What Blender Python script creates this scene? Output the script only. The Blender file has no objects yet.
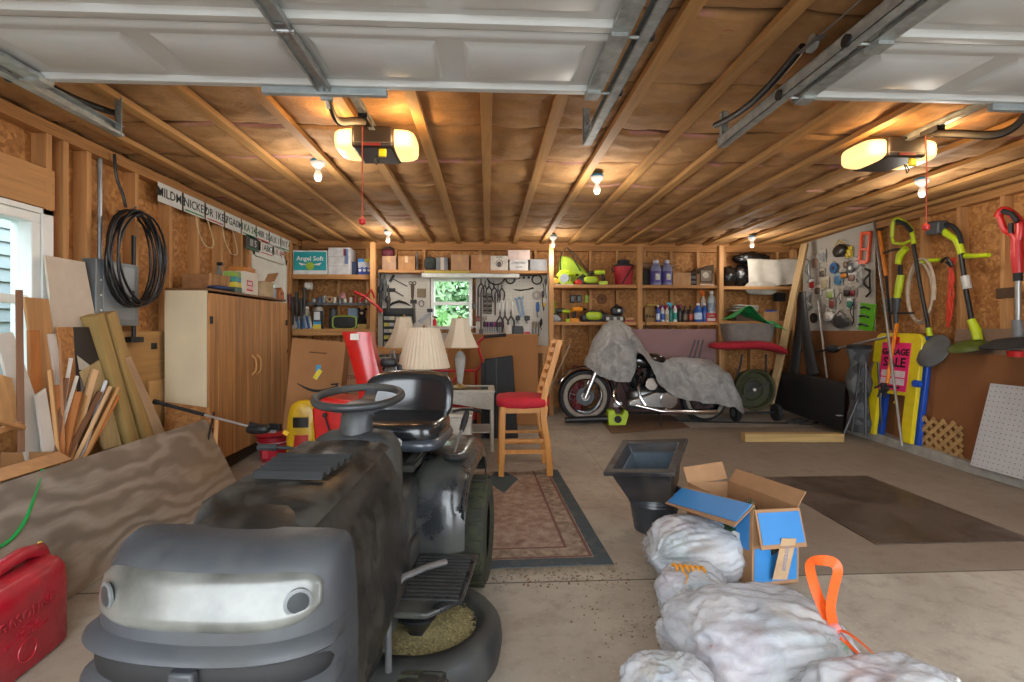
import bpy, bmesh, math, random
from mathutils import Matrix, Vector, Euler, noise
R=math.radians; PI=math.pi
random.seed(7)
S=bpy.context.scene; COL=S.collection
# ---------- camera ----------
CH=1.25; YAW=R(2.86); FP=500.0; HZ=330.0
cam=bpy.data.objects.new('camera',bpy.data.cameras.new('camera')); COL.objects.link(cam)
cam.location=(0,0,CH); cam.rotation_euler=(R(90),0,-YAW)
cam.data.lens=36*FP/1024; cam.data.sensor_width=36; cam.data.shift_y=-(341-HZ)/1024
cam.data.clip_start=.02; cam.data.clip_end=200
S.camera=cam
# ---------- view / world ----------
S.view_settings.view_transform='Standard'; S.view_settings.look='None'
S.view_settings.gamma=1; S.view_settings.use_curve_mapping=False
S.view_settings.exposure=0.85
w=bpy.data.worlds.new('sky'); S.world=w; w.use_nodes=True
bg=w.node_tree.nodes['Background']; bg.inputs[0].default_value=(.88,.94,1,1); bg.inputs[1].default_value=5.0
def light(name,kind,loc,energy,color=(1,1,1),size=.1,rot=(0,0,0),sy=None):
    l=bpy.data.lights.new(name,kind); l.energy=energy; l.color=color
    if kind=='AREA':
        l.size=size
        if sy: l.shape='RECTANGLE'; l.size_y=sy
    else: l.shadow_soft_size=size
    o=bpy.data.objects.new(name,l); o.location=loc; o.rotation_euler=rot; COL.objects.link(o); return o
WX0,WX1,WY=-2.61,4.49,7.2; CZ=2.5
# daylight coming in through the two open door bays
for nm,x in (('daylight_portal',-.71),('daylight_portal',2.63)):
    o=light(nm,'AREA',(x,-.32,1.1),100,(.93,.97,1),2.4,(R(-90),0,0),2.15); o.data.cycles.is_portal=True

# ---------- pixel -> place helpers (1024x682 frame) ----------
def ray(px,py):
    cx=(px-512)/FP; s,c=math.sin(YAW),math.cos(YAW)
    return Vector((cx*c+s, c-cx*s, (HZ-py)/FP))
def P(px,py,Y):
    d=ray(px,py); return Vector((0,0,CH))+d*(Y/d.y)
def F(px,py,z=0):
    d=ray(px,py); return Vector((0,0,CH))+d*((z-CH)/d.z)
def XP(px,py,X):
    d=ray(px,py); return Vector((0,0,CH))+d*(X/d.x)
# ---------- materials ----------
def lin(h):
    h=h.lstrip('#'); v=[int(h[i:i+2],16)/255 for i in (0,2,4)]
    return tuple((x/12.92 if x<=.04045 else ((x+.055)/1.055)**2.4) for x in v)+(1,)
MC={}
def nd(nt,t,**k):
    n=nt.nodes.new(t)
    for a,b in k.items():
        if a in n.inputs.keys(): n.inputs[a].default_value=b
        else: setattr(n,a,b)
    return n
def base(name):
    m=bpy.data.materials.new(name); m.use_nodes=True; nt=m.node_tree
    return m,nt,nt.nodes['Principled BSDF']
def coords(nt,scale=(1,1,1),src='Object'):
    tc=nt.nodes.new('ShaderNodeTexCoord'); mp=nt.nodes.new('ShaderNodeMapping'); mp.inputs['Scale'].default_value=scale
    nt.links.new(tc.outputs[src],mp.inputs[0]); return mp.outputs[0]
def ramp(nt,fac,stops):
    r=nt.nodes.new('ShaderNodeValToRGB'); nt.links.new(fac,r.inputs[0])
    e=r.color_ramp.elements
    while len(e)<len(stops): e.new(.5)
    for i,(p,c) in enumerate(stops): e[i].position=p; e[i].color=lin(c) if isinstance(c,str) else (c,c,c,1)
    return r.outputs[0]
def mix(nt,fac,a,b,mode='MIX'):
    n=nt.nodes.new('ShaderNodeMix'); n.data_type='RGBA'; n.blend_type=mode
    for s,v in ((0,fac),(6,a),(7,b)):
        if hasattr(v,'links') or hasattr(v,'is_linked'): nt.links.new(v,n.inputs[s])
        elif isinstance(v,str): n.inputs[s].default_value=lin(v)
        else: n.inputs[s].default_value=v
    return n.outputs[2]
def noi(nt,vec,scale,detail=4,rough=.55,dist=0):
    n=nt.nodes.new('ShaderNodeTexNoise'); n.inputs['Scale'].default_value=scale; n.inputs['Detail'].default_value=detail
    n.inputs['Roughness'].default_value=rough; n.inputs['Distortion'].default_value=dist; nt.links.new(vec,n.inputs['Vector']); return n.outputs[0]
def bump(nt,b,h,st=.3,d=.01):
    n=nt.nodes.new('ShaderNodeBump'); n.inputs['Strength'].default_value=st; n.inputs['Distance'].default_value=d
    nt.links.new(h,n.inputs['Height']); nt.links.new(n.outputs[0],b.inputs['Normal'])
def mat(col,rough=.5,metal=0,var=.12,ns=12,bmp=0,trans=0,emit=0,coat=0,alpha=1,dirt=None,sub=0):
    key=(col,rough,metal,var,ns,bmp,trans,emit,coat,alpha,dirt,sub)
    if key in MC: return MC[key]
    m,nt,b=base('m_%s_%d'%(col.strip('#'),len(MC)))
    b.inputs['Roughness'].default_value=rough; b.inputs['Metallic'].default_value=metal
    if var or dirt or bmp:
        v=coords(nt); f=noi(nt,v,ns)
        c=lin(col); dk=tuple(x*(1-var*1.6) for x in c[:3])+(1,); lt=tuple(min(1,x*(1+var)) for x in c[:3])+(1,)
        r=nt.nodes.new('ShaderNodeValToRGB'); nt.links.new(f,r.inputs[0]); r.color_ramp.elements[0].position=.3; r.color_ramp.elements[1].position=.7
        r.color_ramp.elements[0].color=dk; r.color_ramp.elements[1].color=lt; o=r.outputs[0]
        if dirt:
            f2=noi(nt,v,ns*.35,6,.7); k=ramp(nt,f2,[(.45,0.0),(.65,.75)]); o=mix(nt,k,o,dirt)
            rr=ramp(nt,f2,[(.45,float(rough)),(.65,.9)]); nt.links.new(rr,b.inputs['Roughness'])
        nt.links.new(o,b.inputs['Base Color'])
        if bmp: bump(nt,b,noi(nt,v,ns*2.5),bmp)
    else: b.inputs['Base Color'].default_value=lin(col)
    if trans: b.inputs['Transmission Weight'].default_value=trans
    if sub: b.inputs['Subsurface Weight'].default_value=sub; b.inputs['Subsurface Radius'].default_value=(.05,.05,.05)
    if coat: b.inputs['Coat Weight'].default_value=coat; b.inputs['Coat Roughness'].default_value=.15
    if alpha<1: b.inputs['Alpha'].default_value=alpha
    if emit: b.inputs['Emission Color'].default_value=lin(col); b.inputs['Emission Strength'].default_value=emit
    MC[key]=m; return m
def wood(col='#c08a50',ax='z',dark=.68,rough=.7,ns=1.0,knots=True):
    key=('wood',col,ax,dark,rough,ns)
    if key in MC: return MC[key]
    m,nt,b=base('wood_'+col.strip('#')+ax); b.inputs['Roughness'].default_value=rough
    sc={'x':(1.2,22,22),'y':(22,1.2,22),'z':(22,22,1.2)}[ax]; sc=tuple(s*ns for s in sc)
    oi=nt.nodes.new('ShaderNodeObjectInfo')
    v=coords(nt,sc); add=nd(nt,'ShaderNodeVectorMath',operation='ADD'); nt.links.new(v,add.inputs[0])
    mu=nd(nt,'ShaderNodeMath',operation='MULTIPLY'); nt.links.new(oi.outputs['Random'],mu.inputs[0]); mu.inputs[1].default_value=37; nt.links.new(mu.outputs[0],add.inputs[1])
    v=add.outputs[0]
    f=noi(nt,v,1,5,.6,.8); c=lin(col); d=tuple(x*dark for x in c[:3]); 
    r=nt.nodes.new('ShaderNodeValToRGB'); nt.links.new(f,r.inputs[0]); e=r.color_ramp.elements; e[0].position=.3; e[1].position=.68
    e[0].color=d+(1,); e[1].color=tuple(min(1,x*1.08) for x in c[:3])+(1,); o=r.outputs[0]
    rv=ramp(nt,oi.outputs['Random'],[(0,.82),(1,1.0)]); o=mix(nt,1.0,o,rv,'MULTIPLY')
    nt.links.new(o,b.inputs['Base Color']); bump(nt,b,f,.15,.003); MC[key]=m; return m
def osb(col1='#8a5a2e',col2='#cc985a',s=1):
    key=('osb',col1,col2,s)
    if key in MC: return MC[key]
    m,nt,b=base('osb'); v=coords(nt,(1,1,1)); f0=noi(nt,v,9*s,3,.6)
    vm=nd(nt,'ShaderNodeVectorMath',operation='ADD'); nt.links.new(v,vm.inputs[0]); sc=nd(nt,'ShaderNodeVectorMath',operation='SCALE'); sc.inputs['Scale'].default_value=.09
    nz=nd(nt,'ShaderNodeTexNoise'); nz.inputs['Scale'].default_value=7*s; nt.links.new(v,nz.inputs['Vector']); nt.links.new(nz.outputs[1],sc.inputs[0]); nt.links.new(sc.outputs[0],vm.inputs[1])
    vo=nd(nt,'ShaderNodeTexVoronoi'); vo.inputs['Scale'].default_value=36*s; nt.links.new(vm.outputs[0],vo.inputs['Vector'])
    sp=nt.nodes.new('ShaderNodeSeparateColor'); nt.links.new(vo.outputs['Color'],sp.inputs[0])
    o=ramp(nt,sp.outputs[0],[(0,col1),(.5,'#ad7740'),(1,col2)])
    o=mix(nt,ramp(nt,f0,[(.35,.1),(.7,.65)]),o,'#a06c3a'); nt.links.new(o,b.inputs['Base Color']); b.inputs['Roughness'].default_value=.75
    bump(nt,b,sp.outputs[1],.25,.003); MC[key]=m; return m
# ---------- mesh builder ----------
RM={}
class MB:
    def __init__(s): s.b=bmesh.new(); s.M=Matrix()
    def v(s,co): return s.b.verts.new(s.M@Vector(co))
    def face(s,vs):
        try: return s.b.faces.new(vs)
        except ValueError: return None
    def box(s,c,d,rz=0,rx=0,ry=0,taper=1):
        Q=Matrix.Translation(Vector(c))@Euler((rx,ry,rz)).to_matrix().to_4x4(); x,y,z=[k/2 for k in d]
        q=[s.v(Q@Vector((a*x*(taper if e>0 else 1),b*y*(taper if e>0 else 1),e*z))) for e in (-1,1) for a,b in ((-1,-1),(1,-1),(1,1),(-1,1))]
        for f in ((3,2,1,0),(4,5,6,7),(0,1,5,4),(1,2,6,5),(2,3,7,6),(3,0,4,7)): s.face([q[i] for i in f])
        return s
    def bb(s,x0,x1,y0,y1,z0,z1): return s.box(((x0+x1)/2,(y0+y1)/2,(z0+z1)/2),(abs(x1-x0),abs(y1-y0),abs(z1-z0)))
    def bar(s,a,b,w,d,up=(0,0,1)):
        a=Vector(a);b=Vector(b); z=(b-a); L=z.length; z.normalize(); u=Vector(up)
        if abs(z.dot(u))>.98: u=Vector((0,1,0)) if abs(z.y)<.9 else Vector((1,0,0))
        x=u.cross(z).normalized(); y=z.cross(x)
        q=[]
        for p in (a,b):
            for i,j in ((-1,-1),(1,-1),(1,1),(-1,1)): q.append(s.v(p+x*(i*w/2)+y*(j*d/2)))
        for f in ((3,2,1,0),(4,5,6,7),(0,1,5,4),(1,2,6,5),(2,3,7,6),(3,0,4,7)): s.face([q[i] for i in f])
        return s
    def rings(s,rs,cap=True,close=False):
        V=[[s.v(p) for p in r] for r in rs]; n=len(V[0]); m=len(V)
        for i in range(m if close else m-1):
            A=V[i];Bq=V[(i+1)%m]
            for j in range(n): s.face([A[j],A[(j+1)%n],Bq[(j+1)%n],Bq[j]])
        if cap and not close: s.face(V[0][::-1]); s.face(V[-1])
        return s
    def tube(s,pts,r,seg=8,close=False,flat=1,cap=True):
        pts=[Vector(p) for p in pts]; n=len(pts); rr=r if isinstance(r,(list,tuple)) else [r]*n
        rs=[]; pu=None
        for i,p in enumerate(pts):
            if close: t=(pts[(i+1)%n]-pts[i-1])
            else: t=pts[min(i+1,n-1)]-pts[max(i-1,0)]
            if t.length<1e-9: t=Vector((0,0,1))
            t.normalize()
            if pu is None:
                u=Vector((0,0,1)) if abs(t.z)<.9 else Vector((1,0,0))
            else: u=pu
            x=u.cross(t); 
            if x.length<1e-6: x=Vector((1,0,0)).cross(t)
            x.normalize(); y=t.cross(x); pu=y
            rs.append([p+x*(math.cos(2*PI*k/seg)*rr[i])+y*(math.sin(2*PI*k/seg)*rr[i]*flat) for k in range(seg)])
        return s.rings(rs,cap,close)
    def ytube(s,pts,r,seg=8,**k):
        f=lambda q: q if q<.018 else .018+(q-.018)*.6
        return s.tube(pts,[f(q) for q in r] if isinstance(r,list) else f(r),seg,**k)
    def lathe(s,prof,c=(0,0,0),seg=20,ax='z',M=None,cap=True,sx=1,sy=1):
        Q=M or {'z':Matrix(),'x':Matrix.Rotation(PI/2,4,'Y'),'y':Matrix.Rotation(-PI/2,4,'X')}[ax]; c=Vector(c)
        rs=[[c+(Q@Vector((r*math.cos(2*PI*k/seg)*sx,r*math.sin(2*PI*k/seg)*sy,z))) for k in range(seg)] for r,z in prof]
        return s.rings(rs,cap)
    def cyl(s,c,r,h,seg=16,ax='z',r2=None): return s.lathe([(r,-h/2),(r if r2 is None else r2,h/2)],c,seg,ax)
    def prism(s,poly,a,b,pl='xy'):
        def m(p,h): return {'xy':(p[0],p[1],h),'xz':(p[0],h,p[1]),'yz':(h,p[0],p[1])}[pl]
        A=[s.v(m(p,a)) for p in poly]; Bq=[s.v(m(p,b)) for p in poly]; n=len(poly)
        for i in range(n): s.face([A[i],A[(i+1)%n],Bq[(i+1)%n],Bq[i]])
        s.face(A[::-1]); s.face(Bq); return s
    def grid(s,f,nu,nv,th=0,wrap=False):
        def lay(o):
            return [[s.v(f(i/nu,j/nv,o)) for j in range(nv+1)] for i in range(nu+(0 if wrap else 1))]
        V=lay(0); n=nu if wrap else nu
        def q(V,i,j,rev=False):
            i2=(i+1)%len(V) if wrap else i+1
            l=[V[i][j],V[i2][j],V[i2][j+1],V[i][j+1]]; s.face(l[::-1] if rev else l)
        for i in range(n):
            for j in range(nv): q(V,i,j)
        return s
    def blob(s,c,r,seg=14,rg=9,nz=0,fr=3,seed=0,low=None):
        c=Vector(c); rs=[]; r=Vector(r) if not isinstance(r,(int,float)) else Vector((r,r,r)); rows=[]
        for i in range(1,rg):
            th=PI*i/rg; row=[]
            for k in range(seg):
                ph=2*PI*k/seg; d=Vector((math.sin(th)*math.cos(ph),math.sin(th)*math.sin(ph),-math.cos(th)))
                m=1+nz*noise.noise(d*fr+Vector((seed*7.3,seed*3.1,0)))
                p=Vector((d.x*r.x*m,d.y*r.y*m,d.z*r.z*m))
                if low is not None and p.z<low*r.z: p.z=low*r.z+(p.z-low*r.z)*.05
                row.append(c+p)
            rows.append(row)
        return s.rings(rows,True)
    def build(s,name,m,parent=None,world=False,loc=None,bev=0,rot=None,solid=0,sub=0,keep=False,ang=38):
        b=s.b
        bmesh.ops.recalc_face_normals(b,faces=b.faces)
        for f in b.faces: f.smooth=True
        for e in b.edges:
            if len(e.link_faces)!=2 or e.calc_face_angle(0)>R(ang): e.smooth=False
        me=bpy.data.meshes.new(name); 
        if parent is not None:
            if world: b.transform(RM[parent].inverted())
        elif not keep:
            xs=[v.co for v in b.verts]; mn=[min(v[i] for v in xs) for i in range(3)]; mx=[max(v[i] for v in xs) for i in range(3)]
            off=Vector(((mn[0]+mx[0])/2,(mn[1]+mx[1])/2,mn[2])); b.transform(Matrix.Translation(-off)); 
        b.to_mesh(me); b.free(); me.materials.append(m)
        o=bpy.data.objects.new(name,me); COL.objects.link(o)
        if parent is not None: o.parent=parent; RM[o]=RM[parent]
        elif not keep: o.location=off; RM[o]=Matrix.Translation(off)
        else: RM[o]=Matrix()
        if bev:
            k=o.modifiers.new('b','BEVEL'); k.width=bev; k.segments=2; k.limit_method='ANGLE'; k.angle_limit=R(40)
        if solid: k=o.modifiers.new('s','SOLIDIFY'); k.thickness=solid; k.offset=0
        if sub: k=o.modifiers.new('u','SUBSURF'); k.levels=sub; k.render_levels=sub
        return o
def tag(o,label=None,cat=None,group=None,kind=None):
    if label: o['label']=label
    if cat: o['category']=cat
    if group: o['group']=group
    if kind: o['kind']=kind
    return o
def thing(name,label,cat,loc=(0,0,0),rz=0,group=None,rot=None):
    o=bpy.data.objects.new(name,None); COL.objects.link(o); o.empty_display_size=.1
    o.location=loc; e=rot or (0,0,rz); o.rotation_euler=e
    RM[o]=Matrix.Translation(Vector(loc))@Euler(e).to_matrix().to_4x4()
    return tag(o,label,cat,group)
def stick(name,a,b,w,d,m,label=None,cat=None,parent=None,roll=0,bev=.002,group=None,shape='box',w2=None):
    """a piece whose own long axis is Z, from a to b (world coordinates, or parent's if parent given)"""
    a=Vector(a);b=Vector(b); z=b-a; L=z.length; q=z.to_track_quat('Z','Y').to_matrix().to_4x4()@Matrix.Rotation(R(roll),4,'Z')
    k=MB()
    if shape=='box': k.bb(-w/2,w/2,-d/2,d/2,0,L)
    else: k.lathe([(w/2,0),((w2 or w)/2,L)],(0,0,0),12)
    o=k.build(name,m,parent=parent,bev=bev) if parent is not None else k.build(name,m,keep=True,bev=bev)
    o.matrix_local=Matrix.Translation(a)@q
    RM[o]=(RM[parent] if parent is not None else Matrix())@Matrix.Translation(a)@q
    if label: tag(o,label,cat,group)
    return o
def dup(root,loc,rz=None,label=None,group=None,mats=None,scale=None):
    def cp(o,par):
        c=o.copy(); COL.objects.link(c); c.parent=par
        if mats and c.data and o.name.split('.')[0] in mats:
            c.data=c.data.copy(); c.data.materials[0]=mats[o.name.split('.')[0]]
        for ch in [x for x in o.children]: cp(ch,c)
        return c
    r=cp(root,None); r.location=loc
    if rz is not None: r.rotation_euler=(0,0,rz)
    if scale: r.scale=scale
    if label: r['label']=label
    if group: r['group']=group
    return r
def text(name,s,size,m,parent,M,ext=.0015,world=True,align='CENTER',bold=0):
    cu=bpy.data.curves.new(name,'FONT'); cu.body=s; cu.size=size; cu.extrude=ext; cu.align_x=align; cu.align_y='CENTER'; cu.offset=bold; cu.resolution_u=2
    t=bpy.data.objects.new('tmp',cu); COL.objects.link(t)
    dg=bpy.context.evaluated_depsgraph_get(); dg.update(); me=bpy.data.meshes.new_from_object(t.evaluated_get(dg)); bpy.data.objects.remove(t)
    MM=(RM[parent].inverted()@M) if world else M
    me.transform(MM); me.materials.clear(); me.materials.append(m); me.name=name
    o=bpy.data.objects.new(name,me); COL.objects.link(o); o.parent=parent; RM[o]=RM[parent]; return o
def FR(loc,right,up):
    """frame whose x is right, y is up, z is outwards"""
    x=Vector(right).normalized(); y=Vector(up).normalized(); z=x.cross(y).normalized(); y=z.cross(x)
    return Matrix(((x.x,y.x,z.x,loc[0]),(x.y,y.y,z.y,loc[1]),(x.z,y.z,z.z,loc[2]),(0,0,0,1)))
def struct(name,mb,m,**k): return tag(mb.build(name,m,keep=True,**k),kind='structure')
def smooth(pts,n=6):
    out=[]
    for i in range(len(pts)-1):
        p0=pts[max(i-1,0)];p1=pts[i];p2=pts[i+1];p3=pts[min(i+2,len(pts)-1)]
        for k in range(n):
            t=k/n; out.append(.5*((2*p1)+(-p0+p2)*t+(2*p0-5*p1+4*p2-p3)*t*t+(-p0+3*p1-3*p2+p3)*t**3))
    return out+[pts[-1]]
def V(*q): return [Vector(p) for p in q]

def V(*q): return [Vector(p) for p in q]
PINE='#c8925a'
pz,px_,py_=wood(PINE,'z'),wood(PINE,'x'),wood(PINE,'y')
BLK=mat('#17181a',.45,var=.1); BLKM=mat('#1c1d1f',.75,var=.15); STEEL=mat('#9a9b9c',.35,.85,var=.1); CHROME=mat('#c8c8c8',.12,1,var=.03)
WHT=mat('#d8d6d0',.5,var=.05); CARD=mat('#a77a4e',.85,var=.07,ns=6); CARDD=mat('#8b5f38',.85,var=.08,ns=6); RED=mat('#b01a20',.45,var=.1); LIME=mat('#a8c61e',.45,var=.08)
GREYD=mat('#3a3d40',.6,var=.12); YEL=mat('#e0b41c',.5,var=.06); BLUE=mat('#2556a8',.45,var=.08); ORG=mat('#e2701c',.5,var=.08); GAL=mat('#a6acaa',.42,.45,var=.2,ns=20)
# ================= ROOM =================
def concrete():
    m,nt,b=base('concrete_floor'); v=coords(nt); 
    n1=noi(nt,v,1.1,6,.65,.4); n2=noi(nt,v,9,6,.75); n3=noi(nt,v,60,3,.6)
    o=ramp(nt,n1,[(.3,'#93897c'),(.55,'#aaa193'),(.75,'#b5ad9e')])
    o=mix(nt,ramp(nt,n2,[(.5,0.0),(.72,.55)]),o,'#6f6457'); o=mix(nt,ramp(nt,n3,[(.62,0.0),(.75,.5)]),o,'#cdc5b8')
    sp=nt.nodes.new('ShaderNodeSeparateXYZ'); nt.links.new(v,sp.inputs[0])
    def mth(op,a,b_=None,c=None):
        n=nd(nt,'ShaderNodeMath',operation=op)
        for i,q in enumerate((a,b_,c)):
            if q is None: continue
            if hasattr(q,'links'): nt.links.new(q,n.inputs[i])
            else: n.inputs[i].default_value=q
        return n.outputs[0]
    wob=mth('MULTIPLY',mth('SUBTRACT',n1,.5),.9)
    X=sp.outputs[0]; Y=sp.outputs[1]
    def step(e,lo,hi):
        n=nd(nt,'ShaderNodeMapRange'); nt.links.new(e,n.inputs[0]); n.inputs[1].default_value=lo; n.inputs[2].default_value=hi; return n.outputs[0]
    # worn, oil-browned bay on the right
    z=mth('MULTIPLY',step(mth('ADD',X,wob),1.25,1.6),mth('MULTIPLY',step(Y,2.46,2.48),step(Y,5.95,5.9)))
    o=mix(nt,mth('MULTIPLY',z,.62),o,'#62503f')
    # browner, darker floor towards the left front, where the tractor stands
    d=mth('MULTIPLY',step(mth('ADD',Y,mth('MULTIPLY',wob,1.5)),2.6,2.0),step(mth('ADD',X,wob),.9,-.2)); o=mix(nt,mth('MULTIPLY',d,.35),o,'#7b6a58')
    # joints
    for a,lo in ((Y,2.47),(Y,5.93),(X,1.02)):
        j=mth('LESS_THAN',mth('ABSOLUTE',mth('SUBTRACT',a,lo)),.006); o=mix(nt,mth('MULTIPLY',j,.75 if a is Y else .2),o,'#3b342c')
    nt.links.new(o,b.inputs['Base Color']); b.inputs['Roughness'].default_value=.78
    bump(nt,b,n3,.2,.002); return m
def fz(y): return max(0,y-4.0)*.035            # the slab falls towards the doors
def FF(px,py):
    d=ray(px,py); t=(0-CH)/d.z
    for i in range(12): t=(fz(d.y*t)-CH)/d.z
    return Vector((0,0,CH))+d*t
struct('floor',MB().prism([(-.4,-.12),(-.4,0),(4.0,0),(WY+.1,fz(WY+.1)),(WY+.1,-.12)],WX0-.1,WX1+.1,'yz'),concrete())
struct('driveway',MB().bb(-9,11,-14,-.4,-.14,-.02),mat('#8f8b84',.85,ns=3))
struct('lawn',MB().bb(-30,34,-.42,40,-.4,-.16),mat('#4f7a34',.9,var=.3,ns=3))
struct('trim_1',MB().prism([(.1,0),(.1,.09),(4.0,.09),(WY,.09+fz(WY)),(WY,0)],4.2,WX1,'yz'),mat('#98948c',.85,var=.15,ns=9,bmp=.3),bev=.006)
# ceiling: kraft-faced batts between strapping
def ceil():
    m,nt,b=base('kraft_insulation'); v=coords(nt)
    n1=noi(nt,v,3.2,5,.6); n2=noi(nt,coords(nt,(5,30,5)),1,4,.6)
    o=ramp(nt,n1,[(.3,'#977044'),(.55,'#b38757'),(.75,'#c49a68')]); o=mix(nt,ramp(nt,n2,[(.5,0.0),(.8,.35)]),o,'#7c5530')
    # printed red marks
    br=nd(nt,'ShaderNodeTexVoronoi'); br.inputs['Scale'].default_value=4.2; nt.links.new(coords(nt,(1,1.6,0)),br.inputs['Vector'])
    k=ramp(nt,br.outputs['Distance'],[(.0,.55),(.11,.5),(.125,0.0)]); k=mix(nt,1.0,k,ramp(nt,noi(nt,coords(nt,(26,60,26)),1,2),[(.5,0.0),(.55,1.0)]),'MULTIPLY'); o=mix(nt,k,o,'#a04a34')
    # pink wool showing at some seams
    sp=nt.nodes.new('ShaderNodeSeparateXYZ'); nt.links.new(v,sp.inputs[0])
    a=nd(nt,'ShaderNodeMath',operation='SUBTRACT'); nt.links.new(sp.outputs[1],a.inputs[0]); a.inputs[1].default_value=2.6-6.1
    mo=nd(nt,'ShaderNodeMath',operation='PINGPONG'); nt.links.new(a.outputs[0],mo.inputs[0]); mo.inputs[1].default_value=.305
    s1=ramp(nt,mo.outputs[0],[(.0,1.0),(.025,.8),(.04,0.0)]); s2=ramp(nt,noi(nt,v,1.7,2),[(.56,0.0),(.6,1.0)])
    o=mix(nt,mix(nt,1.0,s1,s2,'MULTIPLY'),o,'#c98f86')
    o=mix(nt,ramp(nt,mo.outputs[0],[(.0,.85),(.012,.7),(.018,0.0)]),o,'#3a2414')
    nt.links.new(o,b.inputs['Base Color']); b.inputs['Roughness'].default_value=.8; bump(nt,b,noi(nt,v,11,7,.75,.8),.7,.02); return m
def cf(u,v,o):
    x=WX0-.05+u*(WX1-WX0+.1); y=-.3+v*(WY+.35)
    a=abs(math.sin(PI*x/.4)); d=(y-2.6)%.61; d=min(d,.61-d)
    z=CZ+.045-.03*a*(1-math.exp(-d*12))+.05*math.exp(-(d/.012)**2)
    z+=.014*noise.noise(Vector((x*3,y*3,0)))+.012*noise.noise(Vector((x*8,y*11,7)))+.02*noise.noise(Vector((x*1.2,y*7,4)))
    return (x,y,z)
ceiling=struct('ceiling',MB().grid(cf,210,330),ceil(),ang=60)
struct('roof_deck',MB().bb(WX0-.3,WX1+.3,-.45,WY+.3,2.75,2.8),mat('#6b5236',.9))
JM=wood('#b98a50','y')
k=-6
while k*.4<WX1:
    x=k*.4; k+=1
    if x<WX0+.05: continue
    o=stick('strapping_board',(x+random.uniform(-.008,.008),-.25,CZ+.005),(x,WY,CZ+.005),.064,.035,wood('#b98a50','z'),parent=None,bev=.002); o.parent=ceiling
# walls -------------------------------------------------
OSBM=osb()
def wall_with_holes(x0,x1,z0,z1,holes,mk):
    # strips between holes; holes (a,b,c,d) along-wall, vertical
    holes=sorted(holes); cur=x0; out=[]
    for a,b,c,d in holes:
        out.append((cur,a,z0,z1)); 
        if c>z0: out.append((a,b,z0,c))
        if d<z1: out.append((a,b,d,z1))
        cur=b
    out.append((cur,x1,z0,z1)); return out
def wl(holes,X0,X1,lo,hi,name,along,m):
    B=MB()
    for a,b,c,d in wall_with_holes(lo,hi,0,2.7,holes,None):
        if b-a<.001: continue
        if along=='y': B.bb(X0,X1,a,b,c,d)
        else: B.bb(a,b,X0,X1,c,d)
    return struct(name,B,m)
LWIN=(2.2,3.06,.92,1.93); LDOOR=(5.72,6.62,.0,2.12)
BWIN=(-.80,-.21,1.26,2.0)
wall_left=wl([LWIN,LDOOR],WX0-.12,WX0-.09,-.4,WY+.12,'wall_left','y',OSBM)
wall_right=wl([],WX1+.09,WX1+.12,-.4,WY+.12,'wall_right','y',OSBM)
wall_back=wl([BWIN],WY+.09,WY+.12,WX0-.12,WX1+.12,'wall_back','x',OSBM)
FR_H=[(-1.93,.51,0,2.2),(1.40,3.85,0,2.2)]
wall_front=wl(FR_H,-.42,-.30,WX0-.12,WX1+.12,'wall_front','x',OSBM)
struct('siding_front',MB().bb(WX0-.2,WX0-.13,-.45,2.0,0,2.7),mat('#d8d8d4',.7))
def stud(w,a,b,wd=.038,dp=.089,name='stud',m=None):
    o=stick(name,a,b,wd,dp,m or pz,bev=.002); o.parent=w; return o
SX=WX0-.045
y=.35
for y in [.35,.75,1.15,1.55,1.95]+[3.24,3.42,3.87,4.27,4.67,5.07,5.47,5.66,6.68,7.05]:
    stud(wall_left,(SX,y,.09),(SX,y,2.42),dp=.07,wd=.089) if False else stick('stud',(SX,y,.09),(SX,y,2.42),.089,.04,pz).__setattr__('parent',wall_left)
for y in (2.1,3.12): stick('stud',(SX,y,.09),(SX,y,2.42),.089,.04,pz).__setattr__('parent',wall_left)
stick('header',(SX+.0,2.06,2.09),(SX,3.16,2.09),.089,.24,pz,bev=.003).__setattr__('parent',wall_left)
for z in (2.44,2.478): stick('top_plate',(SX,-.3,z),(SX,7.18,z),.089,.037,wood('#b27d46','z')).__setattr__('parent',wall_left)
stick('rough_sill',(SX,2.12,.88),(SX,3.1,.88),.089,.06,pz).__setattr__('parent',wall_left)
stick('bottom_plate',(SX,-.3,.06),(SX,5.7,.06),.089,.1,pz).__setattr__('parent',wall_left)
SX=WX1+.045
y=.5
while y<7.1:
    stick('stud',(SX,y,.12),(SX,y,2.42),.089,.04,pz).__setattr__('parent',wall_right); y+=.405
for z in (2.44,2.478): stick('top_plate',(SX,-.3,z),(SX,7.18,z),.089,.037,wood('#b27d46','z')).__setattr__('parent',wall_right)
stick('bottom_plate',(SX,-.3,.11),(SX,7.18,.11),.089,.04,pz).__setattr__('parent',wall_right)
SY=WY+.045
x=-2.5
while x<4.45:
    if BWIN[0]-.02<x<BWIN[1]+.02: x+=.4; continue
    stick('stud',(x,SY,.05),(x,SY,2.42),.04,.089,pz).__setattr__('parent',wall_back); x+=.4
for z in (2.415,2.453,2.491,2.529): stick('top_plate',(WX0,SY,z),(WX1,SY,z),.089,.037,wood('#b98046','z')).__setattr__('parent',wall_back)
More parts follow.
